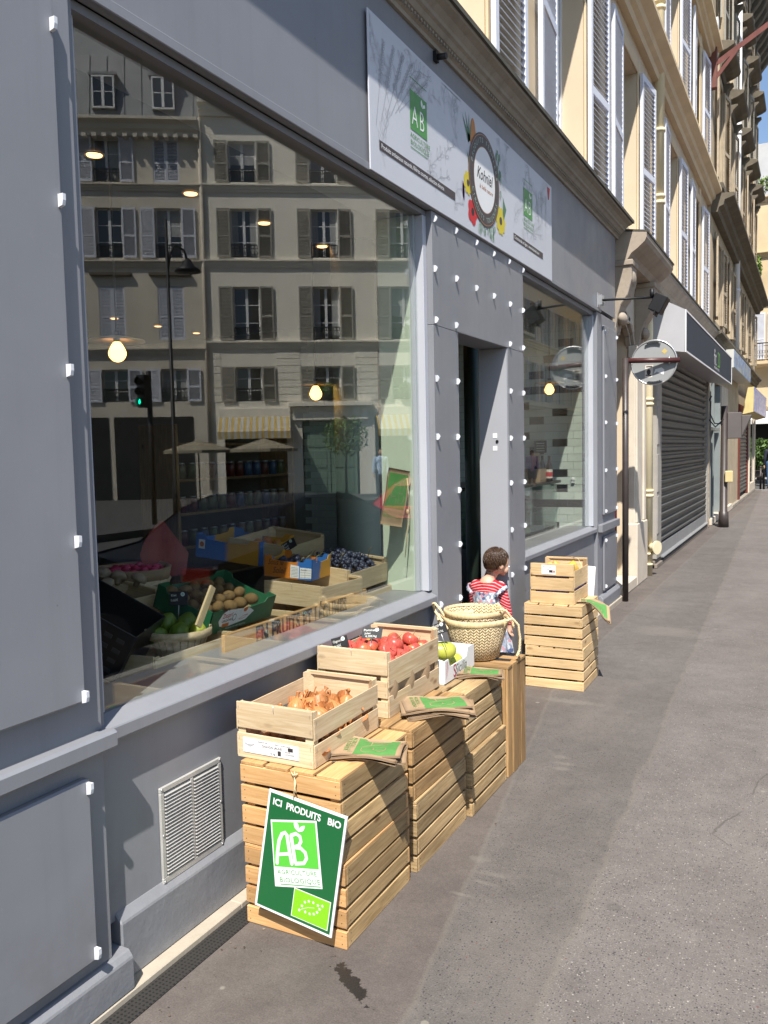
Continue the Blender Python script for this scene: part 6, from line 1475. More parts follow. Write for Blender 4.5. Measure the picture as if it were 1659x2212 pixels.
def bag_stack(n, c, rz_, w_, l, where, droop=None, spread=.012, dr=.10):
    r = random.Random(int(c[1] * 100)); G = 'brown paper bags stacked ' + where
    plain = bag_mesh(w_, l, False, droop, 3); pr = bag_mesh(w_, l, True, droop, 5)
    for k in range(n):
        top = k == n - 1
        o = link('paper_bag', pr if top else plain, None, loc=(c[0] + (0 if top else r.uniform(-spread, spread)), c[1] + (0 if top else r.uniform(-spread, spread) * 1.3), c[2] + k * .0030 + .003)); o.rotation_euler = (0, 0, rz_ + (0 if top else r.uniform(-dr, dr)))
        tag(o, ('green printed brown paper bag on top, ' if top else 'plain brown paper bag in the pile ') + where, 'paper bag', G)
bag_stack(7, (.462, 2.44, .568), R(-72), .165, .235, 'beside the onion crate', lambda x, y_: -1.3 * max(0, x - .03) ** 2, .010, .16)
bag_stack(12, (.470, 2.985, .556), R(-55), .165, .27, 'beside the apple crate', lambda x, y_: -.8 * max(0, x - .02) ** 2 - .5 * max(0, y_ - .05) ** 2, .020, .28)
bag_stack(5, (.425, 3.60, .5475), R(-72), .14, .21, 'under the mango box', None, .012, .1)
bag_stack(3, (.51, 5.50, .568), R(-74), .115, .215, 'over the corner of the far crates', lambda x, y_: -2.6 * max(0, y_ + .04) ** 2 - (x + .04) * .8 * min(1, max(0, (y_ + .03) / .10)), .006, .06)
# upper crate of the far stack
veneer_crate('slatted pale crate with a paper label and purple tray on top of the far crates', .292, .37, .268, .235, (.268, 5.557, .568), ends=[(.0, .076), (.089, .172), (.187, .268)], sides=[(0, .09), (.105, .225)], mat=W_PALE)
mb = MB(); a0 = (.198, 5.367, .765); mb.poly([(0, 0), (.096, -.002), (.096, .060), (0, .062)], a0, (1, 0, 0), (0, 0, 1), 0, 0, thick=.0006)
mb.text('POIRE WILLIAMS', .008, (.006, .045), a0, (1, 0, 0), (0, 0, 1), 1, .0008); mb.text('CAT 1   13 kg', .008, (.006, .030), a0, (1, 0, 0), (0, 0, 1), 1, .0008); mb.text('FRANCE', .006, (.006, .014), a0, (1, 0, 0), (0, 0, 1), 2, .0008)
mb.poly([(.052, .012), (.076, .012), (.076, .028), (.052, .028)], a0, (1, 0, 0), (0, 0, 1), 1, .0008); mb.poly([(.080, .012), (.091, .012), (.091, .026), (.080, .026)], a0, (1, 0, 0), (0, 0, 1), 3, .0008)
tag(mb.build('crate_label', [WHITE, INKD, LINEG, mk('rust_stamp', (.5, .12, .05), .6)]), 'small white pear label stuck on the front of the far top crate', 'label')
PURP = mk('purple_tray_plastic', (.18, .13, .36), .45, .1)
mb = MB(); mb.box(.135, .40, 5.39, 5.72, .58, .59); mb.box(.13, .405, 5.385, 5.39, .58, .665); mb.box(.40, .406, 5.391, 5.72, .58, .672); mb.box(.128, .134, 5.391, 5.72, .58, .665); mb.box(.135, .40, 5.391, 5.72, .745, .752)
tag(recentre(mb.build('purple_tray', PURP)), 'purple plastic tray showing between the slats of the far top crate', 'tray')
prm = MB(); prm.ell((0, 0, 0), (.036, .034, .045), 18, 12, fn=lambda u, q: V(q.x * (1 - .35 * max(0, u.z)), q.y * (1 - .35 * max(0, u.z)), q.z)); prm = prm.mesh('pear', fruit_mat('orange_pear_skin', (.55, .30, .04), (.62, .45, .08)))
for k, (x, y_) in enumerate(((.18, 5.45), (.26, 5.47), (.34, 5.45), (.19, 5.55), (.30, 5.56), (.37, 5.55), (.22, 5.65), (.33, 5.66))): place('pear', prm, (x, y_, .780), rot3(.8), 'orange yellow pear lying in the far top crate', 'pear', 'pears in the far top crate')
mb = MB(); mb.box(.405, .462, 5.755, 5.763, .567, .775, rot=Matrix.Rotation(R(4), 3, 'Y')); tag(recentre(mb.build('white_card', WHITE)), 'blank white card standing upright behind the far top crate', 'card')
mb = MB(); mb.tube([(.30, 5.74, .84), (.36, 5.70, .835), (.41, 5.60, .80), (.42, 5.58, .76)], .0016, 6); tag(recentre(mb.build('string', ROPE)), 'thin string trailing over the rim of the far top crate', 'string')
# leaning organic board ------------------------------------------------
BD = thing('organic_board', 'green and white organic produce board tied to the front crate with string', 'sign board', (.31, 2.18, .10))
bx = V(.29, 0, -.04).normalized(); by = V(.04, .02, .29).normalized(); by = (by - bx * by.dot(bx)).normalized(); BO = V(.160, 2.165, .097)
mb = MB(); mb.poly([(0, 0), (.300, 0), (.300, .402), (0, .402)], BO, bx, by, thick=.005); mb.build('panel', WHITE, BD)
mb = MB(); W3 = [SGREEN, WHITE, LGREEN, INKG, YGREEN]
mb.poly([(.008, .008), (.292, .008), (.292, .394), (.008, .394)], BO, bx, by, 0, .0006)
mb.text('ICI', .0315, (.020, .357), BO, bx, by, 1, .0012, bold=.028, sx=.98); mb.text('PRODUITS', .0315, (.073, .357), BO, bx, by, 1, .0012, bold=.028, sx=.90); mb.text('BIO', .0315, (.232, .357), BO, bx, by, 1, .0012, bold=.028, sx=.98)
mb.poly([(.020, .303), (.070, .090), (.246, .145), (.192, .355)], BO, bx, by, 1, .0010)
mb.poly([(.027, .298), (.0585, .155), (.224, .203), (.188, .347)], BO, bx, by, 2, .0014)
an = math.atan2(.049, .166)
def lp(px, py): return (.0585 + px * math.cos(an) - py * math.sin(an), .155 + px * math.sin(an) + py * math.cos(an))
def stroke(pts, wd, mi=1):
    n = len(pts); left = []; right = []
    for i, p in enumerate(pts):
        a = pts[max(i - 1, 0)]; b = pts[min(i + 1, n - 1)]; dx, dy = b[0] - a[0], b[1] - a[1]; L_ = math.hypot(dx, dy) or 1
        left.append(lp(p[0] - dy / L_ * wd / 2, p[1] + dx / L_ * wd / 2)); right.append(lp(p[0] + dy / L_ * wd / 2, p[1] - dx / L_ * wd / 2))
    for i in range(n - 1): mb.poly([right[i], right[i + 1], left[i + 1], left[i]], BO, bx, by, mi, .0019 + i * .000004)
    for e in (pts[0], pts[-1]): mb.disc(lp(*e), wd / 2, wd / 2, BO, bx, by, mi, .00185, 14)
ws = .0125
stroke([(.012, .012), (.018, .045), (.030, .085), (.045, .108), (.058, .112), (.064, .104), (.066, .06), (.070, .012)], ws); stroke([(.022, .040), (.066, .044)], ws * .85)
stroke([(.084, .014), (.082, .06), (.080, .104)], ws); stroke([(.080, .104), (.100, .110), (.114, .102), (.116, .086), (.106, .072), (.086, .066)], ws * .95); stroke([(.086, .066), (.112, .064), (.128, .050), (.130, .032), (.118, .016), (.084, .013)], ws * .95)
def leafp(cx, cy_, L_, w_, a, mi=1):
    pts = [(L_ * t, w_ * math.sin(t * math.pi) * .5) for t in [k / 8 for k in range(9)]] + [(L_ * t, -w_ * math.sin(t * math.pi) * .5) for t in [k / 8 for k in range(7, 0, -1)]]
    mb.poly([lp(cx + x * math.cos(a) - y_ * math.sin(a), cy_ + x * math.sin(a) + y_ * math.cos(a)) for x, y_ in pts][::-1], BO, bx, by, mi, .0024)
leafp(.112, .116, .040, .018, R(108)); leafp(.112, .116, .034, .015, R(38))
for tx, yy, xx, s_, sx in (('AGRICULTURE', -.0235, .009, .0215, 1.02), ('BIOLOGIQUE', -.049, .014, .0215, 1.16)):
    p = lp(xx, yy); mb.text(tx, s_, p, BO, bx, by, 3, .0018, sx=sx, ang=an, bold=.006, spacing=1.08)
p0, p1 = lp(.016, -.0565), lp(.172, -.0565); mb.line([p0, p1], .003, BO, bx, by, 3, .0018)
mb.poly([(.143, .017), (.283, .018), (.283, .114), (.143, .113)], BO, bx, by, 1, .0012); mb.poly([(.1455, .0195), (.2805, .0205), (.2805, .1115), (.1455, .1105)], BO, bx, by, 4, .0018)
for (cx, cy_) in ((.189, .080), (.203, .088), (.220, .090), (.238, .087), (.254, .091), (.246, .077), (.238, .064), (.227, .054), (.212, .049), (.195, .049), (.172, .047), (.180, .064)):
    mb.poly([(cx + (.0062 if k % 2 == 0 else .0026) * math.sin(k * math.pi / 5), cy_ + (.0062 if k % 2 == 0 else .0026) * math.cos(k * math.pi / 5)) for k in range(10)][::-1], BO, bx, by, 1, .0022)
mb.line([(.170, .044), (.184, .056), (.203, .067), (.226, .074)], .0013, BO, bx, by, 1, .0021)
mb.build('printing', W3, BD)
mb = MB(); mb.tube([(.312, 2.199, .566), (.313, 2.195, .52), (.312, 2.190, .478)], .0018, 6); mb.tube([(.312, 2.196, .545), (.321, 2.190, .535), (.318, 2.188, .515), (.324, 2.188, .50)], .0022, 6); mb.tube([(.300, 2.198, .563), (.312, 2.190, .557), (.326, 2.198, .562)], .0024, 6)
mb.build('string', ROPE, BD)
# ------------------------------------------------------------------ produce display behind the glass
t = thing('display_bench', 'rough wooden bench carrying the produce trays behind the big window', 'bench', (-.6, 3.0, .05))
mb = MB()
for k in range(5): mb.box(-1.15 + k * .2, -.97 + k * .2, 1.9, 4.02, .735, .757)
mb.build('bench_boards', W_DK, t)
mb = MB()
for yy in (2.0, 2.9, 3.9):
    for xx in (-1.1, -.22): mb.box(xx, xx + .04, yy, yy + .04, .05, .7345)
mb.build('bench_legs', W_DK, t)
for i, (yy, lb) in enumerate(((2.05, 'wooden block low behind the glass, under the near produce tray'), (2.55, 'small box board low behind the glass near the middle'))):
    mb = MB(); mb.box(-.20, -.10, yy, yy + .30, .70, .80); tag(recentre(mb.build('wooden_block', W_OLD, bevel=.003)), lb, 'block')
TR = 'produce trays behind the big window'
FULL = dict(mat=W_PLY)
veneer_crate('low wooden tray at the near end of the window display, holding the lime basket', .44, .46, .105, .095, (-.50, 2.44, .770), (0, R(-3), 0), group=TR, **FULL)
veneer_crate('low empty wooden tray in the middle of the window display', .36, .42, .10, .09, (-.44, 2.90, .760), (0, 0, R(2)), group=TR, **FULL)
veneer_crate('low empty wooden tray right of the middle, under the orange box', .36, .40, .12, .11, (-.42, 3.34, .760), (0, 0, R(-2)), group=TR, **FULL)
veneer_crate('low wooden tray at the far end of the window display, under the grape crate', .34, .46, .12, .115, (-.42, 3.80, .760), (0, 0, 0), group=TR, **FULL)
veneer_crate('shallow pale veneer crate propping up the orange box', .33, .36, .105, .10, (-.375, 3.43, .885), (0, R(2), R(-3)), group=TR, mat=W_POP)
veneer_crate('pale crate heaped with dark grapes at the right of the window display', .345, .41, .13, .11, (-.445, 3.80, .905), (R(2), R(5), R(-2)), group=TR, mat=W_POP)
veneer_crate('brown veneer crate of orange fruit behind the grape crate', .36, .40, .13, .12, (-.86, 3.82, 1.02), (R(4), R(6), 0), group=TR, mat=W_PLY)
veneer_crate('brown crate of mushrooms at the dark near end of the display', .42, .40, .16, .15, (-.92, 2.50, .90), (0, R(8), 0), group=TR, mat=W_PLY)
# board lettered EN FRUITS ET LEGUMES
t = thing('lettered_board', 'long weathered board stencilled EN FRUITS ET LEGUMES along the window display', 'board', (-.20, 3.1, .80))
mb = MB(); mb.box(-.212, -.196, 2.50, 3.645, .822, .912); mb.build('plank', W_NEW, t, bevel=.002)
mb = MB(); mb.text('EN FRUITS ET LÉGUMES', .098, (.10, .012), (-.1952, 2.60, .822), (0, 1, 0), (0, 0, 1), 0, .0006, sx=.68, bold=.05, spacing=1.06); mb.build('stencil_lettering', INKD, t)
def grapes(label, c, lx, ly, n, r_, z_amp, seed):
    r = random.Random(seed); mb = MB()
    for k in range(n):
        x, y_ = r.uniform(-lx, lx), r.uniform(-ly, ly); z = z_amp * (1 - (x / lx) ** 4) * (1 - (y_ / ly) ** 4) * r.uniform(.3, 1.05) + .01 * math.sin(x * 40) * math.cos(y_ * 30)
        mb.ell((c[0] + x, c[1] + y_, c[2] + z - .06 * x * 1.4), r_ * r.uniform(.85, 1.15), 8, 6)
    for k in range(8): x, y_ = r.uniform(-lx, lx) * .8, r.uniform(-ly, ly) * .8; mb.tube([(c[0] + x, c[1] + y_, c[2] + z_amp * .6), (c[0] + x + .01, c[1] + y_, c[2] + z_amp * 1.05), (c[0] + x + .02, c[1] + y_ + .01, c[2] + z_amp * 1.2)], .002, 5, mi=1)
    o = mb.build('grapes', [fruit_mat('grape_bloom_' + str(seed), (.018, .02, .045), (.07, .08, .13), .4, 60), mk('vine_stem_%d' % seed, (.2, .18, .06), .7)]); tag(o, label, 'grapes', kind='stuff')
grapes('bunches of dark blue grapes heaped in the pale crate at the right', (-.445, 3.80, .985), .15, .185, 420, .0115, .085, 1)
grapes('dark plums and grapes in the dim orange and blue box', (-.495, 3.470, 1.03), .11, .09, 80, .015, .05, 2)
# printed boxes
def fruit_box(label, w_, l, h, loc, rot, ms, notch=True, extra=None):
    t = thing('printed_box', label, 'box', loc, rot=rot); W, Lh = w_ / 2, l / 2; mb = MB(); th = .004
    def wall(o_, xd, Ln, mi):
        hh = h; p = [(0, 0), (Ln, 0), (Ln, hh), (Ln * .86, hh), (Ln * .82, hh * .82), (Ln * .6, hh * .78), (Ln * .4, hh * .78), (Ln * .18, hh * .82), (Ln * .14, hh), (0, hh)] if notch else [(0, 0), (Ln, 0), (Ln, hh), (0, hh)]
        mb.poly(p, o_, xd, (0, 0, 1), mi, thick=th)
    wall((-W, -Lh, 0), (1, 0, 0), w_, 0); wall((W, Lh, 0), (-1, 0, 0), w_, 0)
    wall((W, -Lh, 0), (0, 1, 0), l, 1); wall((-W, Lh, 0), (0, -1, 0), l, 1)
    mb.box(-W + th, W - th, -Lh + th, Lh - th, 0, th, mi=2); mb.build('box', ms, t, world=False)
    if extra: mb = MB(); extra(mb, W, Lh); mb.build('printing', [INKD, WHITE, mk('print_orange_%s' % label[:6], (.6, .16, .03), .5), mk('print_red_%s' % label[:6], (.5, .02, .03), .5)], t, world=False)
    return t
def fade_mat(name, a, b, ax=0, lo=-.15, hi=.15):
    m, nt, N, L, P = base_mat(name); s = N.new('ShaderNodeSeparateXYZ'); L.new(ocoord(N), s.inputs[0])
    f = rng(N, L, mth(N, L, 'ADD', s.outputs[ax], mth(N, L, 'MULTIPLY', mth(N, L, 'SUBTRACT', nz(N, L, ocoord(N), 12, 4), .5), .06)), lo, hi, 0, 1)
    L.new(mixc(N, L, f, a, b), P.inputs['Base Color']); P.inputs['Roughness'].default_value = .5; return m
ORB = fade_mat('orange_to_blue_print', (.62, .20, .02), (.03, .16, .50), 0, .055, .065); ORR = fade_mat('orange_blue_side_print', (.03, .14, .45), (.60, .30, .03), 1, -.02, .0)
def ex1(mb, W, L_):
    o_ = (-W, -L_ - .0006, 0); X, Z = (1, 0, 0), (0, 0, 1)
    mb.text('Sous le', .040, (.022, .060), o_, X, Z, 0, .0006, sx=.75, ang=.03); mb.text('Soleil', .044, (.050, .020), o_, X, Z, 0, .0006, sx=.75, ang=.03)
    mb.poly([(.148, .006), (.195, .006), (.195, .066), (.148, .070)], o_, X, Z, 1, .0004)
    for k in range(7): mb.line([(.153, .014 + k * .007), (.190, .014 + k * .007)], .0014, o_, X, Z, 0, .0008)
    mb.poly([(.200, .006), (.262, .010), (.262, .060), (.200, .060)], o_, X, Z, 1, .0004); mb.text('FRANCE', .009, (.205, .046), o_, X, Z, 0, .0008)
    for k in range(4): mb.line([(.203, .012 + k * .012), (.26, .014 + k * .012)], .0012, o_, X, Z, 0, .0008)
    mb.line([(.228, .008), (.228, .058)], .0012, o_, X, Z, 0, .0008)
fruit_box('orange and blue cardboard box with black script lettering on the pale veneer crate', .265, .215, .105, (-.495, 3.470, .992), (R(0), R(4), R(6)), [ORB, ORR, CARD], True, ex1)
def ex2(mb, W, L_):
    o_ = (W, L_ - .006, 0); mb.text('Sous le Soleil', .035, (.05, .06), o_, (-1, 0, 0), (0, 0, 1), 0, .001, sx=.9); mb.poly([(.02, .05), (.06, .05), (.06, .1), (.02, .1)], (-W, -L_ - .001, 0), (1, 0, 0), (0, 0, 1), 1, .0004); mb.disc((.04, .075), .014, .014, (-W, -L_ - .001, 0), (1, 0, 0), (0, 0, 1), 2, .0008)
fruit_box('blue fronted cardboard fruit box further back with an orange inside panel', .40, .38, .13, (-1.02, 3.74, 1.03), (R(0), R(6), R(5)), [fade_mat('blue_orange_front', (.03, .16, .5), (.6, .3, .03), 0, -.02, .02), ORR, CARD], True, ex2)
def exk(mb, W, L_):
    o_ = (W + .0006, -L_, 0); X, Z = (0, 1, 0), (0, 0, 1)
    mb.poly([(.05, .055), (.07, .085), (.10, .098), (.25, .082), (.29, .06), (.24, .028), (.12, .020), (.065, .03)], o_, X, Z, 1, .0004)
    mb.text('Zespri', .030, (.073, .063), o_, X, Z, 3, .0008, bold=.01, sx=.85); mb.text('ORGANIC', .0155, (.074, .044), o_, X, Z, 0, .0008, bold=.02)
    for k in range(7): a = .5 + k * .36; mb.line([(.10 + .006 * math.cos(a), .092 + .006 * math.sin(a)), (.10 + .016 * math.cos(a), .092 + .016 * math.sin(a))], .003, o_, X, Z, 0, .0008)
    mb.poly([(.08, .022), (.125, .022), (.125, .038), (.08, .038)], o_, X, Z, 2, .0009); mb.disc((.155, .055), .013, .016, o_, X, Z, 0, .0008); mb.disc((.155, .055), .010, .013, o_, X, Z, 1, .001)
    mb.disc((.225, .078), .014, .010, o_, X, Z, 2, .0008); mb.line([(.19, .04), (.22, .05), (.25, .052), (.23, .04), (.2, .036), (.19, .04)], .002, o_, X, Z, 3, .0008)
    mb.text('PRODUCT OF NEW ZEALAND', .010, (.11, .008), o_, X, Z, 1, .0008)
KB = fruit_box('green kiwi box with a white printed flash, tilted toward the window', .30, .44, .105, (-.50, 2.815, .925), (0, R(20), 0), [mk('kiwi_box_green', (.02, .13, .06), .5), bpy.data.materials['kiwi_box_green'], CARD], True, exk)
kw = MB(); kw.ell((0, 0, 0), (.026, .026, .033), 14, 10); kw = kw.mesh('kiwi', mk('kiwi_fuzz', (.17, .10, .035), .85, .2, 60, .6, 300, .001))
for i in range(4):
    for j in range(5):
        x = -.60 + i * .062; place('kiwi', kw, (x + RV.uniform(-.006, .006), 2.66 + j * .078 + RV.uniform(-.008, .008), .985 - (x + .50) * .36 + RV.uniform(0, .012)), (RV.uniform(1.2, 1.9), RV.uniform(-.5, .5), RV.uniform(0, 6)), 'brown fuzzy kiwi fruit lying in the green box', 'kiwi', 'kiwi fruit in the green box')
def film():
    m, nt, N, L, P = base_mat('clear_plastic_film'); N.remove(P); a = N.new('ShaderNodeBsdfTransparent'); b = N.new('ShaderNodeBsdfGlossy'); b.inputs['Roughness'].default_value = .18
    b.inputs[0].default_value = (.9, .9, .9, 1); n = N.new('ShaderNodeMixShader'); n.inputs[0].default_value = .22; bp = N.new('ShaderNodeBump'); bp.inputs['Strength'].default_value = 1; bp.inputs['Distance'].default_value = .02
    L.new(nz(N, L, ocoord(N), 22, 4), bp.inputs['Height']); L.new(bp.outputs[0], b.inputs['Normal']); L.new(a.outputs[0], n.inputs[1]); L.new(b.outputs[0], n.inputs[2]); L.new(n.outputs[0], N['Material Output'].inputs[0]); return m
mb = MB(); mb.smooth = True; g = 12
vs = [V(-.66 + .20 * i / g, 2.62 + .26 * j / g, 1.06 - .36 * (.20 * i / g - .0) + .012 * math.sin(i * 1.7) * math.cos(j * 2.1)) for i in range(g + 1) for j in range(g + 1)]
mb.add(vs, [(i * (g + 1) + j, i * (g + 1) + j + 1, (i + 1) * (g + 1) + j + 1, (i + 1) * (g + 1) + j) for i in range(g) for j in range(g)]); tag(mb.build('plastic_film', film()), 'crumpled clear plastic film spread over the back kiwis', 'plastic film')
# chip basket with green fruit
t = thing('chip_basket', 'pale round chip-wood basket of green citrus and pears in the near tray', 'basket', (-.42, 2.4975, .843))
mb = MB(); n = 24
for k in range(n):
    a = 2 * math.pi * k / n; a2 = 2 * math.pi * (k + .86) / n
    mb.add([V(r * math.cos(q), r * math.sin(q), z) for (r, z) in ((.080, -.052), (.122, .068)) for q in (a, a2)], [(0, 1, 3, 2)])
mb.lathe([(.0, -.050), (.080, -.050)], (0, 0, 0), 24); mb.build('staves', W_POP, t, world=False)
mb = MB(); mb.lathe([(.121, .050), (.129, .052), (.131, .082), (.123, .083), (.120, .052)], (0, 0, 0), 36); mb.build('rim_band', W_POP, t, world=False)
lm = MB(); lm.ell((0, 0, 0), (.040, .040, .042), 20, 14, fn=lambda u, q: V(q.x, q.y, q.z + .006 * max(0, u.z) ** 8)); lm = lm.mesh('green_citrus', fruit_mat('green_citrus_skin', (.11, .19, .015), (.20, .28, .03), .4, 20))
lm2 = MB(); lm2.ell((0, 0, 0), (.034, .034, .034), 20, 14, fn=lambda u, q: V(q.x * (1 - .2 * max(0, u.z)), q.y * (1 - .2 * max(0, u.z)), q.z * (1.15 if u.z > 0 else 1) + .012 * max(0, u.z) ** 8)); lm2 = lm2.mesh('lemon', fruit_mat('yellow_green_lemon', (.42, .48, .03), (.50, .55, .08), .4, 20))
for (x, y_, z_, lb) in ((-.40, 2.36, .915, 'green citrus fruit low at the left of the chip basket'), (-.335, 2.405, .925, 'green citrus fruit in the centre front of the chip basket'), (-.42, 2.43, .955, 'green citrus fruit at the top back of the chip basket'), (-.36, 2.48, .950, 'green citrus fruit with a pale sticker at the right of the chip basket'), (-.39, 2.52, .92, 'green citrus fruit at the far side of the chip basket')): place('green_citrus', lm, (x - .06, y_ + .0675, z_ - .0186), rot3(.6), lb, 'citrus fruit', 'citrus fruit in the chip basket')
place('lemon', lm2, (-.295, 2.475, .925), (.2, .1, 0), 'small yellow green lemon at the front right of the chip basket', 'lemon', None) if 0 else tag(recentre(link('lemon', lm2, None, loc=(-.358, 2.5425, .906))), 'small yellow green lemon at the front right of the chip basket', 'lemon')
# mushrooms, black plastic crate, radishes, red sheet
mu = MB(); mu.lathe([(0, 0), (.012, 0), (.013, .022), (.032, .024), (.036, .036), (.026, .054), (0, .062)], (0, 0, 0), 16); mu = mu.mesh('mushroom', mk('mushroom_cap', (.30, .22, .15), .7, .2, 30))
for i in range(4):
    for j in range(3): place('mushroom', mu, (-.80 - .1 * i + .03 * j, 2.38 + j * .11, 1.045 + .012 * i + RV.uniform(0, .01)), rot3(.7), 'pale brown mushroom in the dim near crate', 'mushroom', 'mushrooms in the dim near crate')
mb = MB(); q = Matrix.Rotation(R(-24), 3, 'Y') @ Matrix.Rotation(R(20), 3, 'Z')
for a in ((-.17, .17, -.15, -.146, 0, .2), (-.17, .17, .146, .15, 0, .2), (-.17, -.166, -.146, .146, 0, .2), (.166, .17, -.146, .146, 0, .2), (-.17, .17, -.15, .15, 0, .004)): mb.box(*a)
t = thing('plastic_crate', 'shiny black plastic crate tipped on its side in the dark near corner of the window', 'crate', (-.62, 2.23, .88), rot=(R(4), R(30), R(24)))
mb.build('shell', BLACK, t, world=False, bevel=.006)
mb = MB()
for k in range(4):
    for j in range(6): mb.box(-.14 + j * .05, -.11 + j * .05, -.1535, -.1505, .03 + k * .04, .045 + k * .04)
mb.build('perforated_face', mk('dark_grey_plastic', (.05, .055, .06), .35), t, world=False)
t = thing('radish_basket', 'round basket lined with brown paper and full of pink radishes, in the shade', 'basket', (-.98, 2.83, .93))
mb = MB(); mb.lathe([(0, .0), (.13, 0), (.175, .11), (.17, .115), (.125, .01)], (0, 0, 0), 28); mb.build('shell', W_POP, t, world=False)
mb = MB(); mb.smooth = True; mb.lathe([(.12, .02), (.165, .12), (.19, .17), (.17, .165), (.15, .12)], (0, 0, 0), 20, wob=.09); mb.build('paper_liner', KRAFT, t, world=False)
rd = MB(); rd.ell((0, 0, 0), (.020, .020, .022), 12, 8, fn=lambda u, q: V(q.x, q.y, q.z - .02 * max(0, -u.z) ** 6)); rd = rd.mesh('radish', fruit_mat('radish_skin', (.35, .02, .07), (.50, .05, .12), .4))
for k in range(34):
    a = k * 2.4; r_ = .15 * math.sqrt((k + .5) / 34); place('radish', rd, (-.98 + r_ * math.cos(a), 2.83 + r_ * math.sin(a), 1.085 - r_ * .12 + RV.uniform(0, .014)), rot3(1.5), 'small pink radish heaped in the paper lined basket', 'radish', 'radishes in the paper lined basket')
mb = MB(); mb.smooth = True; n = 18
ou = [V(-1.02 + .03 * math.sin(i * .35), 2.93 + .34 * (i / n), 1.02 + .27 * math.sin(math.pi * min(1, .12 + .80 * (i / n) ** .8)) ** .8) for i in range(n + 1)]
ba = [V(-1.02 + .03 * math.sin(i * .35), 2.96 + .28 * (i / n), 1.0) for i in range(n + 1)]
for off in (0, -.004):
    q = [v + V(off, 0, 0) for v in ou + ba]; mb.add(q, [(i, i + 1, n + 2 + i, n + 1 + i) for i in range(n)])
tag(recentre(mb.build('red_sheet', mk('red_plastic_sheet', (.22, .025, .018), .5))), 'curved red plastic sheet standing behind the radish basket', 'sheet')
pc = MB(); pc.ell((0, 0, 0), .028, 14, 10); pc = pc.mesh('peach', fruit_mat('peach_skin', (.5, .15, .03), (.6, .28, .08), .6))
for i in range(4):
    for j in range(3): place('peach', pc, (-.98 + i * .075, 3.72 + j * .09, 1.10 - .012 * i), rot3(1), 'orange peach in the brown crate behind the grapes', 'peach', 'peaches in the brown crate')
price_tag('black price tag standing between the grapes and the peaches', (-.63, 3.62, 1.10), (R(-10), R(-30), R(10)), (('Raisin', .015, .006, .035), ('Muscat', .013, .006, .02), ('5,90€', .014, .01, .005)), .085, .05)
price_tag('dark price tag leaning between the mushrooms and kiwis', (-.47, 2.56, 1.0), (R(-10), 0, R(25)), (('Kiwi', .014, .006, .035), ('0,60€', .014, .006, .015)), .075, .055)
mb = MB(); mb.box(-.30, -.29, 2.50, 2.53, .93, 1.10, rot=Matrix.Rotation(R(-35), 3, 'X')) ; tag(recentre(mb.build('wooden_stick', W_PLY)), 'thin wooden slat leaning across the near crates behind the glass', 'slat')
# hanging paper bag with clip on a string
t = thing('hanging_bag', 'brown paper bag with green print hanging tilted at the right of the big window', 'paper bag', (-.15, 3.90, 1.30), rot=(0, R(0), R(-38)))
bm = bag_mesh(.13, .30, True, None, 8)
o = link('bag_panel', bm, t, loc=(0, 0, .06)); o.rotation_euler = (R(90), R(11), R(90))
mb = MB(); mb.tube([(0, .07, .16), (.01, .075, .05), (.0, .07, -.10), (.0, .05, -.26)], [.003, .002, .004, .002], 6); mb.ell((0, .07, -.02), (.012, .008, .016), 8, 6); mb.build('cord', ROPE, t, world=False)
bag_stack(3, (-.25, 4.0 - .10, .885), R(-10), .12, .16, 'inside the window beside the hanging bag') if 0 else None
mb = MB(); mb.box(-.50, -.12, 3.98, 4.04, .745, .80); tag(recentre(mb.build('sill_plank', W_PLY)), 'pale plank end behind the glass at the far end of the display', 'plank')
# ------------------------------------------------------------------ people
def capsule(mb, a, b, r0, r1, n=14, mi=None):
    a = V(*a); b = V(*b); mb.cyl(a, b, r0, r1, n, mi, cap=True); mb.ell(a, r0, n, 8, mi=mi); mb.ell(b, r1, n, 8, mi=mi)
def chain(mb, pts, rs):
    for i in range(len(pts) - 1): capsule(mb, pts[i], pts[i + 1], rs[i], rs[i + 1])
def skin_obj(name, mb, mat, parent, vox=.006, smooth=4, disp=None):
    o = mb.build(name, mat, parent, world=False)
    m = o.modifiers.new('remesh', 'REMESH'); m.mode = 'VOXEL'; m.voxel_size = vox; m.use_smooth_shade = True
    s = o.modifiers.new('smooth', 'SMOOTH'); s.factor = .5; s.iterations = smooth
    return o
SKIN = mk('child_skin', (.62, .36, .25), .5, .05, 12); 
HAIR = mk('brown_hair', (.050, .025, .013), .36, .25, 10, .3, 60, .002, sc3=(3, 3, 1), tone=.18)
def stripes_red():
    m, nt, N, L, P = base_mat('red_striped_jersey'); a = N.new('ShaderNodeAttribute'); a.attribute_name = 'gc'; s = N.new('ShaderNodeSeparateXYZ'); g = ocoord(N); L.new(g, s.inputs[0])
    w_ = mth(N, L, 'MULTIPLY', mth(N, L, 'SUBTRACT', nz(N, L, g, 9, 2), .5), .012)
    arch = mth(N, L, 'MULTIPLY', mth(N, L, 'POWER', mth(N, L, 'ABSOLUTE', s.outputs[0]), 2.0), -2.2)
    f = mth(N, L, 'FRACT', mth(N, L, 'MULTIPLY', mth(N, L, 'ADD', mth(N, L, 'SUBTRACT', s.outputs[2], arch), w_), 1 / .0185))
    st = rng(N, L, f, .70, .76, 0, 1); 
    L.new(mixc(N, L, st, (.42, .008, .022), (.66, .36, .36)), P.inputs['Base Color']); P.inputs['Roughness'].default_value = .85; bump(N, L, nz(N, L, g, 30, 4), P, .5, .003); return m
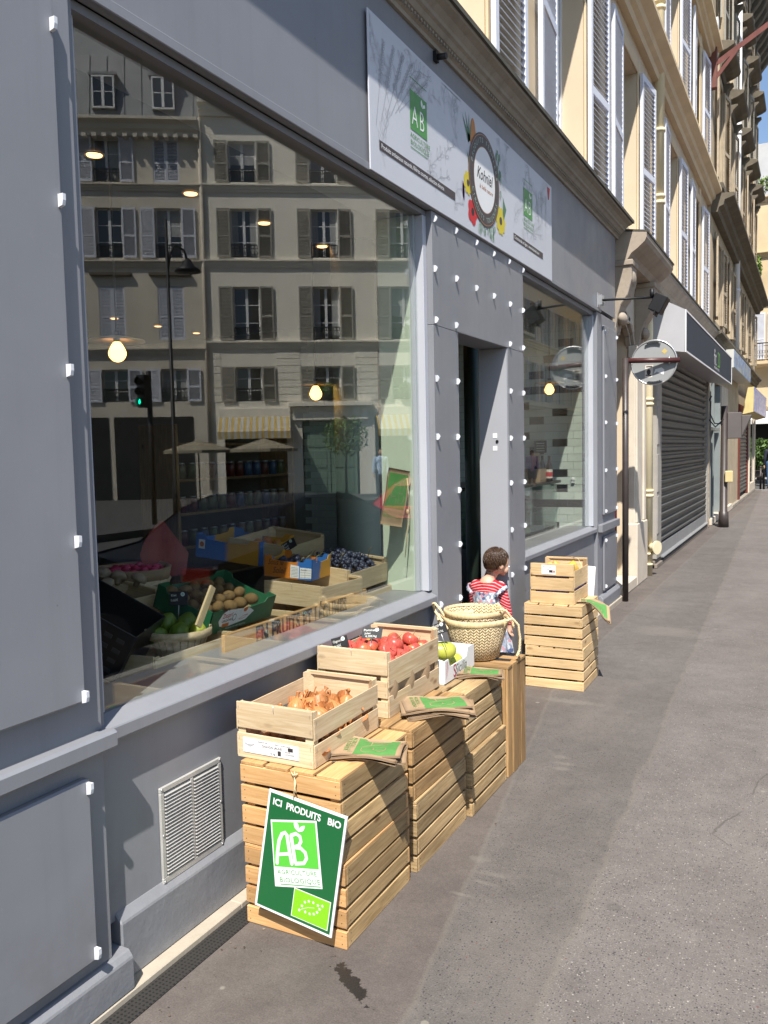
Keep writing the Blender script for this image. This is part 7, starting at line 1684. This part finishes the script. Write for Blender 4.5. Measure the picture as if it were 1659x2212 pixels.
def floral():
    m, nt, N, L, P = base_mat('floral_blue_cotton'); g = ocoord(N)
    a = N.new('ShaderNodeTexVoronoi'); a.inputs['Scale'].default_value = 55; L.new(g, a.inputs['Vector']); cc = N.new('ShaderNodeSeparateColor'); L.new(a.outputs['Color'], cc.inputs[0])
    c = mixc(N, L, rng(N, L, nz(N, L, g, 26, 4), .42, .60, 0, 1), (.20, .24, .33), (.42, .46, .52)); c = mixc(N, L, rng(N, L, cc.outputs[0], .78, .8, 0, 1), c, (.07, .10, .22)); c = mixc(N, L, rng(N, L, cc.outputs[1], .86, .88, 0, 1), c, (.50, .22, .25)); c = mixc(N, L, rng(N, L, cc.outputs[2], .82, .84, 0, 1), c, (.55, .58, .60))
    L.new(c, P.inputs['Base Color']); P.inputs['Roughness'].default_value = .85; bump(N, L, nz(N, L, vscale(N, L, g, (1, 1, .3)), 40, 3), P, .8, .006); return m
CH = thing('child', 'small child with curly brown hair, red striped top and blue floral pinafore, from behind', 'person', (-.105, 5.16, .052)); CH.name = 'person'
# local coordinates: child faces +y and a little +x; z from the ground
mb = MB()
chain(mb, [(0, 0, .40), (0, .005, .50), (0, .0, .60), (0, 0, .655)], [.082, .078, .074, .062])
mb.ell((0, 0, .60), (.098, .064, .10), 18, 12)
chain(mb, [(0, 0, .64), (.012, .008, .70), (.03, .016, .735)], [.045, .036, .036])
for s_ in (-1, 1): chain(mb, [(s_ * .045, 0, .40), (s_ * .05, .005, .22), (s_ * .05, 0, .06)], [.058, .045, .033]); chain(mb, [(s_ * .05, -.01, .03), (s_ * .055, .07, .022)], [.028, .022])
chain(mb, [(.082, -.004, .635), (.112, -.004, .54), (.128, .004, .455), (.140, .006, .40)], [.036, .030, .025, .019])
chain(mb, [(-.082, .004, .635), (-.110, .03, .54), (-.105, .09, .46), (-.09, .13, .44)], [.036, .030, .024, .018])
# head with face
hd = V(.055, .03, .805)
hq = Matrix.Rotation(R(-38), 3, 'Z') @ Matrix.Rotation(R(-18), 3, 'X')
def H_(x, y_, z): return hd + hq @ V(x, y_, z)
mb.ell(hd, (.068, .080, .082), 22, 16, rot=hq)
mb.ell(H_(0, .050, -.035), (.046, .036, .040), 16, 12, rot=hq); mb.ell(H_(0, .066, -.064), (.020, .016, .014), 12, 8, rot=hq)
for s_ in (-1, 1): mb.ell(H_(s_ * .036, .052, -.036), (.024, .024, .026), 12, 8, rot=hq); mb.ell(H_(s_ * .069, -.002, -.022), (.010, .017, .024), 12, 8, rot=hq)
mb.ell(H_(0, .086, -.022), (.010, .012, .011), 10, 8, rot=hq); mb.ell(H_(0, .083, -.046), (.018, .008, .006), 10, 8, rot=hq)
# hands: palm, four unequal fingers and a thumb
def hand(mb, wr, d, side, s=1.0):
    d = V(*d).normalized(); out = V(*side).normalized(); pn = d.cross(out).normalized()
    capsule(mb, wr, wr + d * .030 * s, .015 * s, .017 * s, 12)
    mb.ell(wr + d * .026 * s, .018 * s, 12, 8)
    for k, L_ in enumerate((.030, .034, .032, .025)):
        b = wr + d * .036 * s + out * (.0165 - .011 * k) * s; m = b + d * L_ * .55 * s + pn * .004 * s; e = m + d * L_ * .5 * s + pn * .012 * s
        chain(mb, [b, m, e], [.0062 * s, .0056 * s, .0048 * s])
    b = wr + d * .012 * s + out * .015 * s; chain(mb, [b, b + d * .016 * s + out * .012 * s, b + d * .032 * s + out * .014 * s + pn * .006 * s], [.0075 * s, .0066 * s, .0055 * s])
hand(mb, V(.142, .006, .388), (.10, .02, -1), (0, 1, 0)); hand(mb, V(-.088, .14, .437), (.2, .9, -.2), (0, .2, 1))
skin_obj('body', mb, SKIN, CH, .0042, 2)
mb = MB()
for s_ in (-1, 1):
    mb.ell(H_(s_ * .028, .079, -.010), (.009, .006, .006), 10, 8, rot=hq, mi=0); mb.ell(H_(s_ * .028, .0845, -.010), (.0045, .003, .0045), 8, 6, rot=hq, mi=1)
mb.build('eyes', [WHITE, HAIR], CH, world=False)
mb = MB()
chain(mb, [(0, 0, .48), (0, .003, .55), (0, 0, .645)], [.085, .082, .066]); mb.ell((0, 0, .60), (.106, .072, .105), 18, 12); mb.cyl((0.006, .003, .65), (.010, .006, .690), .058, .046, 16)
chain(mb, [(.082, -.004, .640), (.114, -.004, .54), (.130, .004, .46), (.139, .006, .415)], [.045, .039, .034, .027])
chain(mb, [(-.082, .004, .640), (-.113, .028, .54), (-.107, .085, .465)], [.045, .039, .032])
skin_obj('striped_top', mb, stripes_red(), CH, .005, 3)
mb = MB(); mb.smooth = True
n = 48
def ring(z, rx, ry, amp, k_=9): return [V((rx + amp * math.sin(k_ * a)) * math.cos(a), (ry + amp * math.sin(k_ * a)) * math.sin(a), z) for a in [2 * math.pi * i / n for i in range(n)]]
rings = [ring(.615, .094, .077, .0), ring(.57, .104, .084, .001), ring(.50, .102, .086, .003), ring(.465, .104, .088, .005), ring(.40, .122, .102, .008), ring(.30, .145, .122, .012), ring(.20, .158, .136, .015), ring(.185, .156, .134, .015), ring(.20, .150, .128, .015)]
vs = [v for r_ in rings for v in r_]; mb.add(vs, [(j * n + i, j * n + (i + 1) % n, (j + 1) * n + (i + 1) % n, (j + 1) * n + i) for j in range(len(rings) - 1) for i in range(n)])
FL = floral(); mb.build('pinafore', FL, CH, world=False)
mb = MB(); mb.smooth = True
for s_ in (-1, 1):
    base = [V(s_ * (.060 + .052 * math.sin(t_)), -.078 + .085 * (1 - math.cos(t_)) * .9, .600 + .045 * math.sin(t_)) for t_ in [k * math.pi / 16 for k in range(17)]]
    vs = []
    for i, b in enumerate(base):
        f = .010 * math.sin(i * 2.6)
        vs += [b + V(s_ * .012, -.004, .012), b + V(s_ * (.018 + f * .4), -.008, .006 + f * .6), b + V(s_ * (.026 + f * .7), -.010, -.008 + f * .6)]
    mb.add(vs, [(i * 3 + j, i * 3 + j + 1, (i + 1) * 3 + j + 1, (i + 1) * 3 + j) for i in range(16) for j in range(2)])
o = mb.build('shoulder_frill', FL, CH, world=False); m = o.modifiers.new('thick', 'SOLIDIFY'); m.thickness = .006
# hair: many fine wavy strands combed down from the crown over a full cap
mb = MB()
mb.ell(H_(0, -.016, .014), (.0765, .0815, .0795), 26, 18, rot=hq)
mb.ell(H_(0, -.040, -.028), (.065, .047, .046), 20, 14, rot=hq)
r = random.Random(5)
for k in range(1000):
    th = math.acos(r.uniform(-.58, 1)); ph = r.uniform(0, 6.283)
    if math.sin(ph) > .30 and th > .85: continue
    if th > 1.7 and math.sin(ph) > -.20: continue
    pts = []; am = r.uniform(.02, .06); fr = r.uniform(.8, 1.3); R0 = r.uniform(1.0, 1.03); tn = r.random(); n_ = 7
    for s_ in range(n_):
        t1 = min(th + s_ * .075, 2.35); p1 = ph + .03 * s_ + am * math.sin(s_ * fr + math.floor(ph * 3) * 1.7)
        e = R0 + (.012 * max(0, t1 - 1.7) * s_)
        pts.append(H_(.080 * e * math.sin(t1) * math.cos(p1), -.014 + .085 * e * math.sin(t1) * math.sin(p1), .012 + .084 * e * math.cos(t1)))
    mb.tube(pts, [.0012, .0024, .0027, .0026, .0022, .0016, .0005], 4, tone=tn)
mb.build('hair', HAIR, CH, world=False)
mb = MB()
for s_ in (-1, 1): mb.ell((s_ * .053, .03, .022), (.034, .066, .024), 14, 10)
mb.build('shoes', mk('white_shoes', (.6, .6, .6), .6), CH, world=False)
# adults -------------------------------------------------------------
def adult(label, loc, rz_, top, legs, hair, h=1.68, longhair=False, shorts=False, group=None):
    t = thing('person', label, 'person', loc, rz_); k = h / 1.72
    S = lambda *a: V(*a) * k
    mb = MB(); sk = mk('adult_skin_%d' % int(loc[1]), (.5, .3, .21), .55)
    chain(mb, [S(0, 0, .92), S(0, 0, 1.15), S(0, 0, 1.38)], [.13 * k, .13 * k, .12 * k]); mb.ell(S(0, 0, 1.32), (.19 * k, .12 * k, .16 * k), 16, 10)
    chain(mb, [S(0, 0, 1.42), S(0, .01, 1.52)], [.06 * k, .055 * k]); mb.ell(S(0, .02, 1.61), (.078 * k, .098 * k, .115 * k), 18, 12); mb.ell(S(0, .115, 1.60), (.014 * k, .018 * k, .02 * k), 8, 6)
    for s_ in (-1, 1):
        mb.ell(S(s_ * .078, .01, 1.60), (.012 * k, .02 * k, .03 * k), 8, 6)
        chain(mb, [S(s_ * .09, 0, .92), S(s_ * .10, .05 * s_, .50), S(s_ * .10, -.02 + .10 * s_, .10)], [.10 * k, .065 * k, .045 * k]); chain(mb, [S(s_ * .10, .08 * s_, .05), S(s_ * .11, .16 + .08 * s_, .035)], [.04 * k, .032 * k])
        chain(mb, [S(s_ * .19, 0, 1.40), S(s_ * .24, -.02 * s_, 1.12), S(s_ * .25, .05 - .04 * s_, .88)], [.055 * k, .045 * k, .032 * k]); hand(mb, S(s_ * .25, .055 - .04 * s_, .85), (0, .15, -1), (0, 1, 0), 1.9 * k)
    skin_obj('body', mb, sk, t, .014, 2)
    mb = MB(); chain(mb, [S(0, 0, .90), S(0, 0, 1.12), S(0, 0, 1.38)], [.155 * k, .145 * k, .135 * k]); mb.ell(S(0, 0, 1.32), (.205 * k, .135 * k, .17 * k), 16, 10)
    for s_ in (-1, 1): chain(mb, [S(s_ * .19, 0, 1.40), S(s_ * .24, -.02 * s_, 1.12), S(s_ * .25, .045 - .04 * s_, .91)], [.07 * k, .058 * k, .046 * k])
    skin_obj('jacket', mb, top, t, .016, 2)
    mb = MB()
    for s_ in (-1, 1): chain(mb, [S(s_ * .085, 0, .93), S(s_ * .10, .05 * s_, .50)] + ([] if shorts else [S(s_ * .10, -.02 + .10 * s_, .12)]), [.125 * k, .082 * k if not shorts else .10 * k] + ([] if shorts else [.066 * k]))
    skin_obj('trousers', mb, legs, t, .016, 2)
    mb = MB(); mb.ell(S(0, -.005, 1.645), (.086 * k, .10 * k, .10 * k), 16, 12)
    if longhair: mb.ell(S(0, -.06, 1.54), (.08 * k, .05 * k, .15 * k), 14, 10)
    mb.build('hair', hair, t, world=False)
    mb = MB()
    for s_ in (-1, 1): mb.ell(S(s_ * .105, .07 + .08 * s_, .04), (.05 * k, .13 * k, .045 * k), 12, 8)
    mb.build('shoes', BLACK, t, world=False)
    return t
NAVY = mk('navy_jacket', (.018, .022, .04), .8, .15, 8); JEANS = mk('blue_jeans', (.05, .12, .24), .8, .15, 10)
adult('man in a navy jacket and blue jeans walking away at the far street corner', (.50, 32.9, -.16 + .16), R(8), NAVY, JEANS, mk('grey_hair', (.22, .17, .13), .7), 1.66)
adult('woman in a pink top and denim shorts mirrored in the small window', (9.2, 36.0, -.16), R(160), mk('pink_jumper', (.60, .34, .48), .8), mk('denim_shorts', (.06, .12, .22), .8), HAIR, 1.68, True, True)
adult('person in a light blue shirt mirrored above the hanging paper bag', (11.4, 25.6, 0.0), R(150), mk('light_blue_shirt', (.35, .45, .6), .8), NAVY, HAIR, 1.7)
# small tree mirrored beside the green door
t = thing('street_tree', 'small leafy tree mirrored in front of the green double door', 'tree', (12.9, 25.8, 0))
mb = MB(); mb.tube([(0, 0, -.1), (.03, .02, 1.0), (-.02, .05, 1.8), (.05, 0, 2.4)], [.05, .04, .03, .015], 8)
for a in range(5): mb.tube([(0, .03, 1.4 + a * .18), (.35 * math.cos(a * 1.9), .35 * math.sin(a * 1.9), 1.9 + a * .2)], [.018, .006], 6)
mb.build('trunk', BROWNP, t, world=False); link('crown', leaves_mesh(900, (.85, .8, .75), .07, seed=9, mat=LEAF), t, loc=(0, 0, 2.2))

car((3.6, 3.1, -.16), 0, mk('black_car_paint', (.005, .005, .007), .4, .02, 1, spec=.08), 'black parked car nearest the camera, mirrored low at the left of the big window')

# debris gathered along the foot of the wall
mb = MB(); r = random.Random(21)
for k in range(420):
    y_ = r.uniform(1.4, 17.5); x = .11 + abs(r.gauss(0, .05)) if r.random() < .8 else r.uniform(.1, 1.5)
    a = r.uniform(0, 6.28); l_ = r.uniform(.002, .008); w_ = l_ * r.uniform(.3, .8)
    mb.add([V(x + l_ * math.cos(a), y_ + l_ * math.sin(a), .0035), V(x - w_ * math.sin(a), y_ + w_ * math.cos(a), .006), V(x - l_ * math.cos(a), y_ - l_ * math.sin(a), .0035), V(x + w_ * math.sin(a), y_ - w_ * math.cos(a), .003)], [(0, 1, 2, 3)])
tag(mb.build('debris', mk('dry_debris', (.14, .11, .08), .9, .3, 3, tone=.7)), 'scattered bits of dry debris along the foot of the shop walls', 'debris', kind='stuff')
